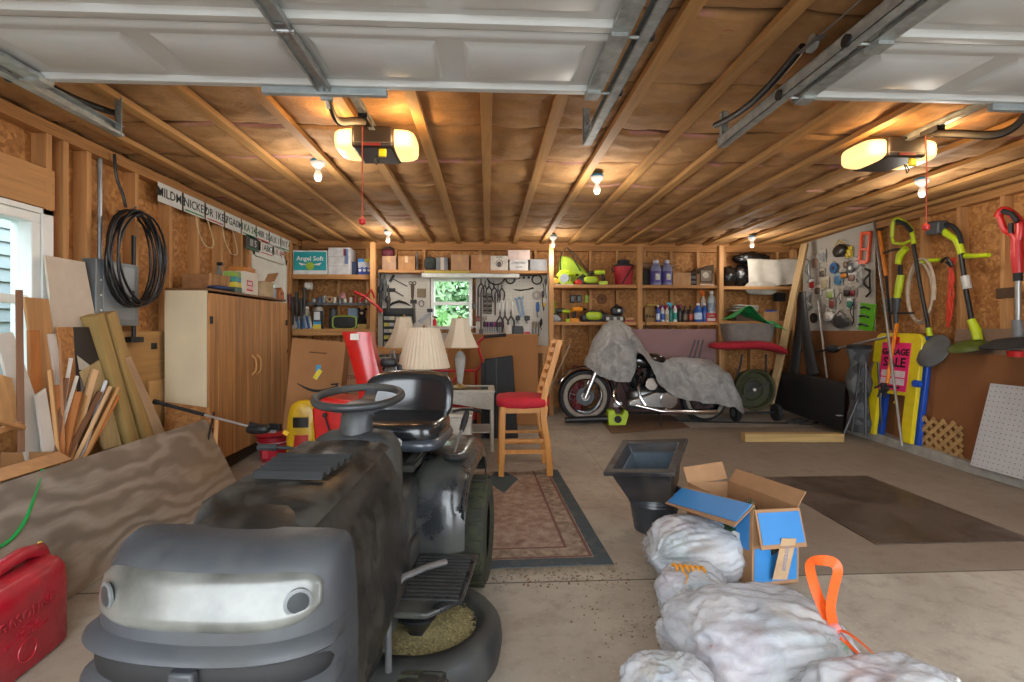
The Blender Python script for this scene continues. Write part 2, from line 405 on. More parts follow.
# windows
def window_frame(B,a,b,c,d,t,X,along,dp=.1):
    def q(a0,a1,c0,c1,e=0):
        if along=='y': B.bb(X-dp/2+e,X+dp/2-e,a0,a1,c0,c1)
        else: B.bb(a0,a1,X-dp/2+e,X+dp/2-e,c0,c1)
    q(a,b,d-t,d); q(a,b,c,c+t); q(a,a+t,c+t,d-t); q(b-t,b,c+t,d-t); m=(c+d)/2; q(a+t,b-t,m-t*.45,m+t*.45,.02)
gl=mat('#e8f2f0',.02,trans=1,var=0)
gl.node_tree.nodes['Principled BSDF'].inputs['IOR'].default_value=1.02
VIN=mat('#e6e8e4',.35,var=.03)
a,b,c,d=LWIN; B=MB(); window_frame(B,a,b,c,d,.055,WX0-.06,'y',.12); w1=struct('window_1',B,VIN,bev=.004)
o=MB().bb(WX0-.075,WX0-.07,a+.05,b-.05,c+.05,d-.05).build('glass_pane',gl,keep=True); o.parent=w1
B=MB(); B.bb(WX0+.0,WX0+.015,a-.06,b+.07,c-.07,c); B.bb(WX0,WX0+.015,b,b+.07,c,d+.03); B.bb(WX0,WX0+.015,a-.07,b+.07,d,d+.03); B.build('window_casing',VIN,keep=True).parent=w1
# torn house-wrap flap at window side
a,b,c,d=BWIN; B=MB(); window_frame(B,a,b,c,d,.05,WY+.03,'x',.14); w2=struct('window_2',B,VIN,bev=.004)
o=MB().bb(a+.045,b-.045,WY+.05,WY+.055,c+.05,d-.05).build('glass_pane',gl,keep=True); o.parent=w2
# entry door in the left wall
a,b,c,d=LDOOR; DW=mat('#d4d2c8',.5,var=.05)
B=MB(); X=WX0-.03
for q in ((a+.03,b-.03,.01,1.0),(a+.03,a+.18,1.0,d-.03),(b-.18,b-.03,1.0,d-.03),(a+.18,b-.18,1.82,d-.03)): B.bb(X-.045,X,*q)
dr=struct('door_1',B,DW)
B=MB()
for q in ((a-.03,a+.03,0,d+.04),(b-.03,b+.03,0,d+.04),(a-.03,b+.03,d-.03,d+.04)): B.bb(X-.07,X+.04,*q)
B.build('door_frame',DW,keep=True,bev=.003).parent=dr
MB().bb(X-.03,X-.022,a+.17,b-.17,.99,1.83).build('glass_pane',gl,keep=True).parent=dr
B=MB()
for i in (1,2): B.bb(X-.04,X-.005,a+.18+i*(b-a-.36)/3-.008,a+.18+i*(b-a-.36)/3+.008,1.0,1.82)
for i in (1,2): B.bb(X-.04,X-.005,a+.18,b-.18,1.0+i*.273-.008,1.0+i*.273+.008)
B.build('muntin',DW,keep=True).parent=dr
MB().lathe([(.008,0),(.03,.0),(.028,.02),(.012,.03),(.012,.05),(.028,.06),(.03,.08),(.015,.095)],(X,b-.09,.98),14,'x').build('door_knob',mat('#3a342c',.3,.8),keep=True).parent=dr
for z in (.98,1.1): pass
# outside: neighbour's pale siding and garden trees seen through the glass
B=MB(); 
for i in range(26):
    z=-.1+i*.13; B.prism([(-4.7,z),(-4.67,z),(-4.69,z+.13),(-4.7,z+.13)],-3,9,'xz')
hs=B.build('neighbour_house',mat('#8b979f',.7,var=.04),keep=True); tag(hs,'pale blue clapboard house wall seen through the left window','house')
B=MB()
for i in range(10): B.bb(-4.68,-4.62,2.62,3.05,1.05+i*.14,1.17+i*.14)
B.build('shutter',mat('#4c5a66',.6),parent=hs)
def leafy(B,c,r,n,sz=.16,rnd=random):
    for i in range(n):
        d=Vector((rnd.gauss(0,1),rnd.gauss(0,1),rnd.gauss(0,1))).normalized()*(rnd.random()**.35)
        p=Vector((c[0]+d.x*r[0],c[1]+d.y*r[1],c[2]+d.z*r[2])); a=Vector((rnd.uniform(-1,1),rnd.uniform(-1,1),rnd.uniform(-1,1))).normalized(); b=a.orthogonal().normalized(); s=sz*rnd.uniform(.6,1.2)
        B.face([B.v(p-a*s),B.v(p+b*s*.5),B.v(p+a*s),B.v(p-b*s*.5)])
rn=random.Random(3)
for i,(x,yy,z,s,c_,lab) in enumerate(((-2.6,12.5,2.3,1.7,'#86a678','leafy green tree filling left of the back window view'),(.7,14.9,2.6,2.3,'#93b488','lighter leafy green tree filling right of the back window view'),(-1.4,11.5,.9,1.0,'#6f9a5c','low round shrub outside below the back window view'))):
    t=thing('garden_tree' if i<2 else 'garden_shrub',lab,'tree' if i<2 else 'shrub',(x,yy,-.16))
    B=MB(); leafy(B,(0,0,z+.16),(s,s*.6,s*.8),6500,.15,rn); B.build('foliage',mat(c_,.7,var=.35,ns=2),t)
    B=MB(); B.tube([(0,0,0),(0.03,0,z*.5),(0,.02,z+.1)],[.1,.08,.05]); B.build('trunk',mat('#5a4632',.9),t)
for i,(yy,c_) in enumerate(((6.1,'#6f9a4c'),)):
    t=thing('garden_shrub','green leafy shrub outside beyond the entry door glass','shrub',(-4.1,yy,-.16)); B=MB(); leafy(B,(0,0,1.4),(.5,.9,1.2),900,.12,rn); B.build('foliage',mat(c_,.7,var=.35,ns=2),t)
    MB().tube([(0,0,0),(0,0,1)],.05).build('trunk',mat('#5a4632',.9),t)
# ================= OVERHEAD =================
def smooth0(pts): return smooth([Vector(p) for p in pts],5)
DWH=mat('#c9cdcc',.42,var=.03,ns=5); DWD=mat('#b9bebe',.5,var=.04)
def garage_door(x,label):
    t=thing('garage_door',label,'garage door',(x,2.25,2.32))
    W=1.22
    for i in range(5):
        y1=-i*.468; y0=y1-.462
        B=MB(); B.bb(-W,W,y0,y1,.012,.05)
        # rails and end stiles stand down from the skin
        B.prism([(y1,.0),(y1-.012,-.008),(y1-.045,-.008),(y1-.06,.012),(y1,.012)],-W,W,'yz')
        B.prism([(y0,.0),(y0+.012,-.006),(y0+.04,-.006),(y0+.055,.012),(y0,.012)],-W,W,'yz')
        for k in range(4):
            cx=-W+.08+(k+.5)*(2*W-.16)/4; hw=.235
            # raised field: frustum
            a=[(cx-hw,y0+.095),(cx+hw,y0+.095),(cx+hw,y1-.095),(cx-hw,y1-.095)]; q=.028
            b=[(cx-hw+q,y0+.095+q),(cx+hw-q,y0+.095+q),(cx+hw-q,y1-.095-q),(cx-hw+q,y1-.095-q)]
            A=[B.v((p[0],p[1],.012)) for p in a]; C=[B.v((p[0],p[1],-.004)) for p in b]
            for j in range(4): B.face([A[j],A[(j+1)%4],C[(j+1)%4],C[j]])
            B.face(C)
        B.build('door_section',DWH,t)
        for sx in (-W+.035,W-.035):
            MB().bb(sx-.035,sx+.035,y0,y1,-.016,.0).build('end_stile',GAL,t)
    if True:
        B=MB(); 
        for s in (-.026,.026): B.bb(s-.004,s+.004,-2.3,.0,-.03,-.006)
        B.bb(-.03,.03,-2.3,.0,-.012,-.006); B.build('centre_stile',GAL,t)
        for i in range(1,5): 
            B=MB(); B.bb(-.032,.032,-i*.468-.03,-i*.468+.03,-.022,-.014); B.cyl((0,-i*.468,-.026),.007,.075,8,'x'); B.build('hinge',STEEL,t)
        MB().bb(-.27,.27,-.03,.0,-.04,-.008).build('top_strut',mat('#a9b4b6',.4,.4),t,bev=.003)
        B=MB(); B.prism([(-.05,-.004),(.03,-.004),(.045,-.07),(.02,-.085),(-.01,-.03),(-.05,-.03)],-.004,.004,'yz'); B.box((0,.01,-.04),(.05,.02,.02)); B.build('arm_bracket',GAL,t)
    for i,yy in enumerate((-.04,-.468,-.936,-1.404)):
        for sx in (-1,1):
            B=MB(); B.bb(sx*(W-.04)-.03,sx*(W-.04)+.03,yy-.035,yy+.035,-.03,-.016); B.cyl((sx*(W+.02),yy,-.012),.006,.12,8,'x'); B.build('roller_bracket',GAL,t)
            MB().cyl((sx*(W+.085),yy,-.002),.023,.012,14,'x').build('roller',BLK,t)
    return t
garage_door(-.71,'white panelled overhead door rolled up above the lawn tractor')
garage_door(2.63,'white panelled overhead door rolled up above the trash bags and right bay')
def track(x,s,label,hang=1):
    t=thing('door_track',label,'door track',(x,2.82,2.30))
    B=MB(); 
    # C channel along Y, open to the door side (s)
    for q in ((-.032,-.029,0,.055),): B.bb(s*q[0],s*q[1],-2.75,0,q[2],q[3])
    B.bb(s*-.032,s*.012,-2.75,0,0,.003); B.bb(s*-.032,s*.012,-2.75,0,.052,.055); B.bb(s*.009,s*.012,-2.75,0,.003,.014)
    B.build('channel',GAL,t)
    B=MB(); B.bb(-.018,.018,-.03,-.026,0,.2); B.bb(-.018,-.014,-.03,.006,0,.2); o=B.build('hanger_strap',GAL,t)
    for z in (.02,.06,.11,.16): MB().cyl((.004,-.032,z),.006,.008,8,'y').build('bolt',STEEL,o)
    B=MB(); pts=[(s*-.06,-.05,.13)]; n=90
    for i in range(n*4):
        a=i*PI/2; y=-.1-i/(n*4)*.85; sag=-.03*math.sin(PI*i/(n*4)); 
    B.tube([(s*-.045,-.0-.8*u,.13-.05*math.sin(PI*u)) for u in [i/20 for i in range(21)]],.017,10); sp=B.build('extension_spring',mat('#1d1c1b',.4,.4,ns=60,bmp=.5),t)
    B=MB(); B.cyl((s*-.045,-.86,.11),.035,.014,16,'x'); B.build('pulley',GAL,t)
    B=MB(); B.bb(s*-.07,s*-.034,-.93,-.80,.1,.104); B.tube([(s*-.05,-.9,.11),(s*-.05,-1.9,.1)],.003,6); B.build('cable',STEEL,t)
    return t
track(.56,-1,'steel overhead door track nearest the left opener, on its right')
track(-1.98,1,'steel overhead door track along the left wall window')
track(1.36,1,'steel overhead door track at left edge of the right door')
track(3.90,-1,'steel overhead door track along the right wall')
LENS=mat('#ffd58c',.4,emit=.75,var=0)
def opener(x,label):
    t=thing('garage_door_opener',label,'garage door opener',(x,3.15,2.30))
    B=MB(); B.bb(-.125,.125,-.15,.17,.035,.165); B.build('motor_housing',mat('#2a2422',.4,var=.1),t,bev=.018)
    MB().bb(-.12,.12,-.153,-.149,.06,.066).build('housing_band',mat('#55504c',.4),t)
    MB().bb(-.055,.05,-.156,-.15,.042,.058).build('name_plate',mat('#7a2a2a',.4),t)
    for s in (-1,1):
        B=MB(); rs=[]
        for u,wd in ((0,1),(.04,.99),(.08,.93),(.105,.8),(.115,.6)):
            rs.append([(s*(.126+u), .01+math.copysign(abs(math.cos(a))**.5,math.cos(a))*.145*wd, .10+math.copysign(abs(math.sin(a))**.5,math.sin(a))*.068*wd) for a in [2*PI*k/20 for k in range(20)]])
        B.rings(rs).build('light_lens',LENS,t)
        l=light('opener_lamp','POINT',(x+s*.20,2.86,2.36),2.4,(1,.62,.28),.05); l.parent=t; l.location=(s*.20,-.22,.10)
    B=MB(); B.bb(-.018,.018,-2.9,-.1,.135,.139); B.bb(-.0025,.0025,-2.9,-.1,.139,.168); B.bb(-.018,.018,-2.9,-.1,.166,.169); B.build('rail',GAL,t)
    B=MB(); B.box((0,-.32,.125),(.05,.12,.035)); B.build('trolley',BLK,t,bev=.004)
    B=MB(); p=[(-.01,-.32,.115),(-.07,-.34,.10),(-.13,-.38,.095)]; B.tube(smooth0([(0,-.34,.105),(-.015,-.5,.04),(-.03,-.70,-.045),(-.03,-.80,-.05),(-.03,-.86,-.01),(-.03,-.88,.03)]),.011,8,flat=2); B.build('curved_arm',mat('#3d3a36',.4,.6),t)
    B=MB(); B.tube([(-.02,-.30,.11),(-.02,-.305,-.05),(-.02,-.30,-.42)],.0035,6); B.build('pull_cord',mat('#c4553c',.7),t)
    MB().lathe([(.004,0),(.018,.008),(.02,.03),(.008,.045)],(-.02,-.30,-.46),12).build('pull_handle',mat('#c9241d',.4),t)
    B=MB(); B.tube([(.02,-.1,0),(.01,-.12,-.03),(.02,-.12,-.06),(.035,-.12,-.04),(.03,-.1,0)],.004,6); B.build('antenna_wire',BLK,t)
    MB().box((.055,-.12,.01),(.045,.02,.05)).build('yellow_tag',mat('#d8c514',.5),t,bev=.006)
    for s in (-.09,.09): MB().bar((s,.1,.16),(s,.1,.215),.025,.003).build('ceiling_strap',GAL,t)
    return t
opener(-.68,'black garage door opener with glowing lenses above the lawn tractor')
opener(2.63,'black garage door opener with glowing lenses in the right bay')
BLB=mat('#f1ede4',.3,emit=.15,var=0)
def bulb(px,py,Y,label,e=9):
    p=P(px,py,Y); t=thing('ceiling_bulb',label,'light bulb',(p.x,p.y,CZ-.13),group=None)
    MB().lathe([(.052,0),(.052,.014),(.045,.02)],(0,0,.115),20).build('blue_box_cover',mat('#2f86b8',.5),t)
    MB().lathe([(.045,0),(.05,.02),(.03,.0),(.024,.03)][::-1] if False else [(.02,-.035),(.026,-.02),(.047,.0),(.05,.02)],(0,0,.095),20).build('socket',WHT,t)
    MB().lathe([(.003,-.075),(.016,-.07),(.027,-.052),(.03,-.035),(.024,-.012),(.014,.008),(.013,.02)],(0,0,.05),16).build('bulb',BLB,t)
    l=light('added_bulb_fill','POINT',(0,0,0),e,(1,.93,.83),.12); l.parent=t; l.location=(0,0,-.16)  # added fill below an unlit-looking bulb, brightens the dim back of the room
bulb(318,170,3.75,'bare ceiling bulb in front of the licence plates, left bay')
bulb(597,176,4.0,'bare ceiling bulb between the two overhead doors')
bulb(922,181,3.95,'bare ceiling bulb in the right bay behind the opener')
bulb(388,241,6.35,'bare ceiling bulb near the back, above the maroon bundle shelf')
bulb(553,246,6.6,'bare ceiling bulb near the back, at the left of the lime bag',8)
bulb(752,243,6.5,'bare ceiling bulb near the back, before the black bags',8)
# ================= LAWN TRACTOR =================
def sup(B,c,r,p=3.2,seg=28,rg=14,f=None):
    c=Vector(c); rs=[]
    sg=lambda v,e: math.copysign(abs(v)**e,v)
    for i in range(1,rg):
        th=-PI/2+PI*i/rg; rs.append([c+(f(Vector(q)) if f else Vector(q)) for q in [(r[0]*sg(math.cos(th),2/p)*sg(math.cos(a),2/p),r[1]*sg(math.cos(th),2/p)*sg(math.sin(a),2/p),r[2]*sg(math.sin(th),2/p)) for a in [2*PI*k/seg for k in range(seg)]]])
    return B.rings(rs)
T=thing('lawn_tractor','dusty charcoal riding lawn tractor parked nose towards the open door','lawn tractor',(-.39,2.55,0),R(-6.5))
HOOD=mat('#191a19',.3,var=.2,ns=16,dirt='#3d382f',bmp=.12); NOSE=mat('#34373b',.45,var=.07,ns=9,dirt='#3f3f3c'); BODY=mat('#1d2023',.24,var=.12,ns=9,dirt='#4b4b42',coat=.4); PLAS=mat('#25272a',.5,var=.12,dirt='#5a564a')
def hprof(hw,zt,zb,p=3.6,n=24,tw=.78):
    r=[]
    for k in range(n+1):
        a=PI*k/n; cx=math.copysign(abs(math.cos(a))**(2/p),math.cos(a)); sz=abs(math.sin(a))**(2/p)
        r.append((hw*cx*(1-(1-tw)*sz**2), zb+(zt-zb)*sz))
    return r
def hood_at(y):
    K=[(-.78,.215,.868),(-1.0,.23,.866),(-1.2,.242,.852),(-1.36,.250,.826),(-1.46,.255,.796)]
    y=max(min(y,K[0][0]),K[-1][0])
    for a,b in zip(K,K[1:]):
        if b[0]<=y<=a[0]:
            u=(a[0]-y)/(a[0]-b[0]); return a[1]+(b[1]-a[1])*u,a[2]+(b[2]-a[2])*u
B=MB(); rs=[]
for y in [-.78-.68*i/16 for i in range(17)]:
    hw,zt=hood_at(y); rs.append([(x,y,z) for x,z in hprof(hw,zt,.40,4.2,26,.72)])
hood=B.rings(rs).build('hood',HOOD,T,ang=70)
B=MB()                                                              # raised centre of the hood
rs=[]
for y,e in ((-.80,.02),(-.84,.0),(-1.3,.0),(-1.38,.02)):
    hw,zt=hood_at(y); q=.13+.02*(-y-.8)
    rs.append([(x*(1-e*9),y,z) for x,z in ((-q-.03,zt-.012-e),(-q,zt+.006-e*.9),(q,zt+.006-e*.9),(q+.03,zt-.012-e))])
B.rings(rs).build('hood_crown',HOOD,hood,ang=60)
for i in range(5):
    y=-1.06-i*.036; hw,zt=hood_at(y); B=MB()
    B.prism([(y-.013,zt+.006),(y+.012,zt+.008),(y+.012,zt+.020),(y+.004,zt+.025)],-.112+.004*i,.112-.004*i,'yz').build('louvre',mat('#1f2122',.5,var=.1),hood,bev=.002)
def nplan(a,yf,hw,off=0):
    e=.62; return ((hw+off)*math.copysign(abs(math.cos(a))**e,math.cos(a)), -1.40+(yf+1.40-off)*abs(math.sin(a))**e)
NR=[(.808,-1.44,.20),(.804,-1.475,.235),(.79,-1.51,.248),(.76,-1.54,.255),(.69,-1.565,.26),(.60,-1.58,.264),(.50,-1.58,.264),(.40,-1.565,.26),(.36,-1.55,.255)]
def nose_at(z):
    for a,b in zip(NR,NR[1:]):
        if b[0]<=z<=a[0]: u=(a[0]-z)/(a[0]-b[0]); return a[1]+(b[1]-a[1])*u,a[2]+(b[2]-a[2])*u
    return NR[-1][1:]
B=MB(); rs=[]
for z,yf,hw in NR: rs.append([(*nplan(PI*k/40,yf,hw),z) for k in range(41)])
nosep=B.rings(rs).build('nose_panel',NOSE,T,ang=75)
def band(B,z0,z1,a0,a1,off,n=36,m=6,shape=None,sag=0):
    def f(u,v,o):
        a=a0+(a1-a0)*u; h=(z1-z0)/2; zc=(z0+z1)/2
        k=shape(u) if shape else 1
        z=zc+h*k*(2*v-1)-sag*abs(math.cos(a))**2*-1
        yf,hw=nose_at(z); x,y=nplan(a,yf,hw,off*(1 if 0<v<1 and 0<u<1 else .1)); return (x,y,z)
    return B.grid(f,n,m)
B=MB(); band(B,.668,.766,R(33),R(150),.008,44,8,lambda u:(1-abs(2*u-1)**4)**.5*.92+.08,sag=.012)
hl=B.build('headlight_lens',mat('#5d5e59',.3,.15,var=.35,ns=9,coat=.5),T,ang=80)
for s in (-1,1):
    a=PI/2-s*R(38); yf,hw=nose_at(.715); x,y=nplan(a,yf,hw,.009); 
    M=Matrix.Translation((x,y,.718))@Matrix.Rotation(s*R(30),4,'Z')@Matrix.Rotation(PI/2,4,'X')
    B=MB(); B.M=M; B.lathe([(.026,-.004),(.027,.001),(.022,.002)],(0,0,0),20); B.build('lamp_ring',mat('#6c6f70',.35,.2),hl)
    B=MB(); B.M=M; B.lathe([(.022,-.002),(.02,.003),(.01,.004)],(0,0,0),18); B.build('lamp_bulb',mat('#33373a',.3,.2),hl)
for z0,z1 in ((.565,.615),(.475,.535),(.40,.445)):
    B=MB(); band(B,z0,z1,R(22),R(158),.003,36,3,lambda u:(1-abs(2*u-1)**6)**.5); B.build('grille_opening',mat('#0c0c0d',.7,var=0),nosep,ang=80)
for z in (.630,.548,.458):
    B=MB(); rs=[]
    for k in range(37):
        a=R(10)+R(160)*k/36; yf,hw=nose_at(z); x,y=nplan(a,yf,hw,0); n=Vector((x,(y+1.3)*1.0,0)).normalized(); e=min(1,math.sin(PI*k/36)*3)
        rs.append([Vector((x,y,z+.012*abs(math.cos(a))))+n*(q[0]*e)+Vector((0,0,q[1])) for q in ((-.01,.018),(.02,.004),(.026,-.008),(.012,-.02),(-.01,-.014))])
    B.rings(rs).build('grille_bar',NOSE,nosep,ang=50)
MB().box((0,-1.592,.56),(.05,.022,.10)).build('badge',NOSE,nosep,bev=.006)
# side panels below the hood, frame, front axle
for s in (-1,1):
    B=MB(); B.prism([(-.76,.80),(-.80,.40),(-1.38,.40),(-1.42,.5),(-1.42,.70)],s*.262,s*.268,'yz'); 
B=MB(); B.bb(-.17,.17,-1.5,.25,.22,.42); B.build('frame',PLAS,T,bev=.01)
B=MB(); B.bb(-.13,.13,-1.38,-.85,.42,.66); B.cyl((0,-1.1,.7),.11,.06,18); B.build('engine',mat('#2b2b2a',.6),T,bev=.01)
MB().bb(-.32,.32,-1.31,-1.25,.16,.22).build('front_axle',PLAS,T,bev=.008)
def wheel(x,y,r,w,rim,s):
    B=MB(); h=w/2; prof=[(r*.56,-h*.8),(r*.72,-h),(r*.93,-h*.92),(r,-h*.6),(r*1.0,0),(r,h*.6),(r*.93,h*.92),(r*.72,h),(r*.56,h*.8)]
    B.lathe(prof,(x,y,r),36,'x',cap=False)
    n=int(r*110)
    for i in range(n):
        for q in (-1,1):
            a=2*PI*(i+(.5 if q>0 else 0))/n; c=Vector((x+q*h*.42,y+math.cos(a)*r*1.0,r+math.sin(a)*r*1.0)); B.box(c,(h*.75,r*.13,r*.055),rx=a+PI/2 if False else a-PI/2)
    ty=B.build('tyre',mat('#26261f',.85,var=.2,ns=20,dirt='#3f4424'),T,ang=30)
    B=MB(); B.lathe([(r*.60,-h*.8),(r*.60,-h*.55),(r*.50,-h*.45),(r*.50,h*.2),(r*.3,h*.35),(r*.12,h*.45),(r*.12,h*.7)] if s>0 else [(r*.12,-h*.7),(r*.12,-h*.45),(r*.3,-h*.35),(r*.5,-h*.2),(r*.5,h*.45),(r*.6,h*.55),(r*.6,h*.8)],(x,y,r),28,'x'); B.build('rim',rim,ty)
for s in (-1,1):
    wheel(s*.315,0,.255,.19,mat('#c8862a',.5,var=.12,dirt='#7c5a2c'),s)
    wheel(s*.36,-1.28,.185,.13,mat('#b7b8b4',.5,var=.1),s)
# rear body: fender shell, tunnel, dash
FP_=[(-.46,.335),(-.455,.42),(-.435,.52),(-.40,.595),(-.35,.645),(-.27,.672),(.0,.685),(.22,.672),(.32,.63),(.37,.54),(.385,.45)]
def shell(B,x0,x1,th=.012,droop=0):
    n=len(FP_); A=[];C=[]
    xs=[x0+(x1-x0)*i/14 for i in range(15)]
    def f(u,v,o):
        i=v*(n-1); a=int(min(i,n-2)); q=i-a; y=FP_[a][0]*(1-q)+FP_[a+1][0]*q; z=FP_[a][1]*(1-q)+FP_[a+1][1]*q
        x=x0+(x1-x0)*u; e=abs(2*u-1); z2=z-.05*max(0,(e-.8)/.2)**2 if z>.5 else z; y2=y+.03*max(0,(e-.8)/.2)**2 if y<-.3 else y
        if e<.42 and z>.5: z2-=.03
        return (x,y2,z2)
    B.grid(f,28,n*3-3)
B=MB(); shell(B,-.345,.345); fender=B.build('fender',BODY,T,solid=.012,ang=70)
for s in (-1,1):
    B=MB(); B.grid(lambda u,v,o:(s*(.34+.006*v), FP_[2:][int(u*8+.01)][0]*(1-.06*v), FP_[2:][int(u*8+.01)][1]-.045-.055*v),8,2); B.build('fender_skirt',BODY,fender,solid=.008)
B=MB(); B.bb(-.15,.15,-.72,-.40,.30,.64); B.build('tunnel_cover',PLAS,T,bev=.03)
B=MB(); sup(B,(0,-.72,.72),(.16,.085,.17),4); B.build('dash_panel',mat('#2a2c2e',.5,dirt='#4a463c'),T)
# running boards
for s in (-1,1):
    B=MB(); B.prism([(s*.15,-.90),(s*.30,-.90),(s*.40,-.80),(s*.41,-.46),(s*.15,-.46)],.315,.335); rb=B.build('running_board',BODY,T,bev=.006)
    B=MB(); 
    for i in range(13): B.bb(s*.18,s*.385,-.82+i*.026,-.82+i*.026+.009,.335,.341)
    B.build('tread_mat',mat('#2a2b2a',.7,var=.3),rb)
B=MB(); B.tube([(.20,-.98,.20),(.195,-.97,.34),(.20,-.95,.43),(.22,-.90,.45),(.28,-.80,.44),(.33,-.74,.43)],.011,8); B.build('lift_rod',mat('#8a8c8e',.35,.7),T)
# steering column and wheel
B=MB(); rs=[]
for z,r,yy in ((.80,.075,-.735),(.86,.062,-.73),(.9,.058,-.725),(.93,.056,-.715),(.935,.06,-.71),(.965,.05,-.705)): rs.append([(r*math.cos(2*PI*k/20),yy+r*.85*math.sin(2*PI*k/20),z) for k in range(20)])
B.rings(rs).build('steering_column',mat('#34373a',.42,var=.08,dirt='#4d4a42'),T,ang=50)
SWC=Vector((0,-.695,1.005)); SW=Matrix.Translation(SWC)@Matrix.Rotation(R(7),4,'X')
B=MB(); B.M=SW; B.tube([(.152*math.cos(2*PI*k/40),.152*math.sin(2*PI*k/40),0) for k in range(40)],.0145,10,close=True); sw=B.build('steering_wheel',mat('#26282a',.45,var=.1,dirt='#4a4842'),T)
B=MB(); B.M=SW
for a in (R(-20),R(200),R(90)):
    d=Vector((math.cos(a),math.sin(a),0)); n=Vector((-d.y,d.x,0))
    B.rings([[d*r+n*w+Vector((0,0,z)),d*r-n*w+Vector((0,0,z)),d*r-n*w+Vector((0,0,z-.012)),d*r+n*w+Vector((0,0,z-.012))] for r,w,z in ((.02,.045,-.032),(.08,.03,-.034),(.12,.02,-.018),(.15,.02,0))])
B.lathe([(.06,-.045),(.062,-.03),(.045,-.022),(.02,-.02)],(0,0,0),24); B.build('spokes',mat('#3f4246',.4,var=.08),sw)
B=MB(); B.tube([(-.12,-.72,.80),(-.24,-.76,.83),(-.30,-.78,.835)],.007,8); B.tube([(-.27,-.77,.833),(-.33,-.79,.838)],.012,8); B.build('throttle_lever',BLKM,T)
B=MB(); B.lathe([(.006,0),(.006,.05),(.019,.06),(.02,.075),(.01,.085)],(.13,-.66,.76),14); B.build('choke_knob',mat('#9fa3a6',.3),T)
# seat
SEAT=mat('#191c20',.23,var=.12,ns=6,coat=.5)
B=MB()
def cush(q): 
    q.z+= -.018*math.exp(-((q.x/.14)**2+(q.y/.14)**2)) if q.z>0 else 0
    return q
sup(B,(0,-.19,.80),(.225,.215,.062),4,36,14,cush); seat=B.build('seat_cushion',SEAT,T,ang=70)
B=MB()
def bk(q):
    y=q.y+q.x*q.x*-1.1+(.03*math.exp(-((q.x/.15)**2+(q.z/.1)**2)) if q.y<0 else 0); 
    return Vector((q.x,y+q.z*.25,q.z))
sup(B,(0,.035,.915),(.225,.055,.125),3.6,36,16,bk); B.build('seat_back',SEAT,T,ang=70)
B=MB(); sup(B,(0,-.19,.755),(.235,.225,.03),5,32,8); B.build('seat_shell',mat('#3a4048',.3,coat=.4),T,ang=70)
B=MB(); 
for s in (-.1,.1): B.bar((s,-.40,.66),(s,.06,.72),.04,.03); B.cyl((s,-.02,.70),.03,.09,12); 
B.bb(-.13,.13,-.42,-.1,.655,.68); B.build('seat_bracket',mat('#33332f',.6,dirt='#5a5648'),T)
# side control quadrant
Q=Matrix.Translation((.285,-.27,.69))@Matrix.Rotation(R(-8),4,'X')
B=MB(); B.M=Q; B.lathe([(.052,-.01),(.056,.0),(.05,.012),(.0001,.013)],(0,0,0),24,sy=2.1); qd=B.build('height_quadrant',mat('#2b2d2f',.35),T)
for i in range(7):
    B=MB(); B.M=Q; B.lathe([(.005,0),(.004,.003)],(.025+.006*math.sin(i*.5),-.075+i*.022,.012),8); B.build('detent_mark',WHT,qd)
B=MB(); B.M=Q; B.tube([(-.01,-.02,0),(.0,.03,.06),(.015,.07,.12)],.007,8); lv=B.build('lift_lever',STEEL,T)
B=MB(); B.M=Q; B.tube([(.012,.06,.105),(.02,.085,.145),(.028,.11,.19)],[.012,.016,.012],10); B.build('lever_grip',BLK,lv)
# mower deck
def dplan(n,r,cx=.23,e=1):
    o=[]
    for k in range(n):
        a=2*PI*k/n; o.append((math.copysign(cx,math.cos(a))+r*math.cos(a), -.68+r*math.sin(a)))
    return o
B=MB(); rs=[]
for z,r in ((.06,.285),(.12,.295),(.165,.29),(.19,.27),(.20,.245),(.195,.215),(.17,.195),(.165,.12)): rs.append([(x,y,z) for x,y in dplan(48,r)])
B.rings(rs).build('mower_deck',mat('#1f2123',.5,var=.15,ns=7,dirt='#4a4a42'),T,ang=60)
for s in (-1,1):
    MB().lathe([(.05,-.02),(.03,.0),(.062,.05),(.07,.055),(.07,.065),(.055,.07),(.055,.085),(.07,.09),(.03,.1),(.012,.12)],(s*.23,-.74,.185),22).build('deck_pulley',mat('#2a2c2e',.4,.5),T)
gc=MB(); rn=random.Random(5)
Mt=RM[T]; gc.M=Mt
def gf(u,v,o):
    a=2*PI*u; r=.2*v; x=.25+r*math.cos(a); y=-.70+r*math.sin(a); return (x,y,.168+.022*(1-v)+.006*noise.noise(Vector((x*30,y*30,0))))
gc.grid(gf,40,14)
for i in range(900):
    a=rn.random()*2*PI; r=.2*rn.random()**.5; x=.25+r*math.cos(a); y=-.70+r*math.sin(a); z=.172+.02*(1-r/.2); b=rn.random()*PI; l=rn.uniform(.008,.02)
    if (x-.23)**2+(y+.74)**2<.075**2: continue
    gc.face([gc.v((x,y,z)),gc.v((x+l*math.cos(b),y+l*math.sin(b),z+rn.uniform(0,.008))),gc.v((x+.002,y+.003,z+.003))])
tag(gc.build('grass_clippings',mat('#8d8158',.95,var=.3,ns=90),keep=True),'dry tan grass clippings heaped on the tractor mower deck','grass clippings',kind='stuff')
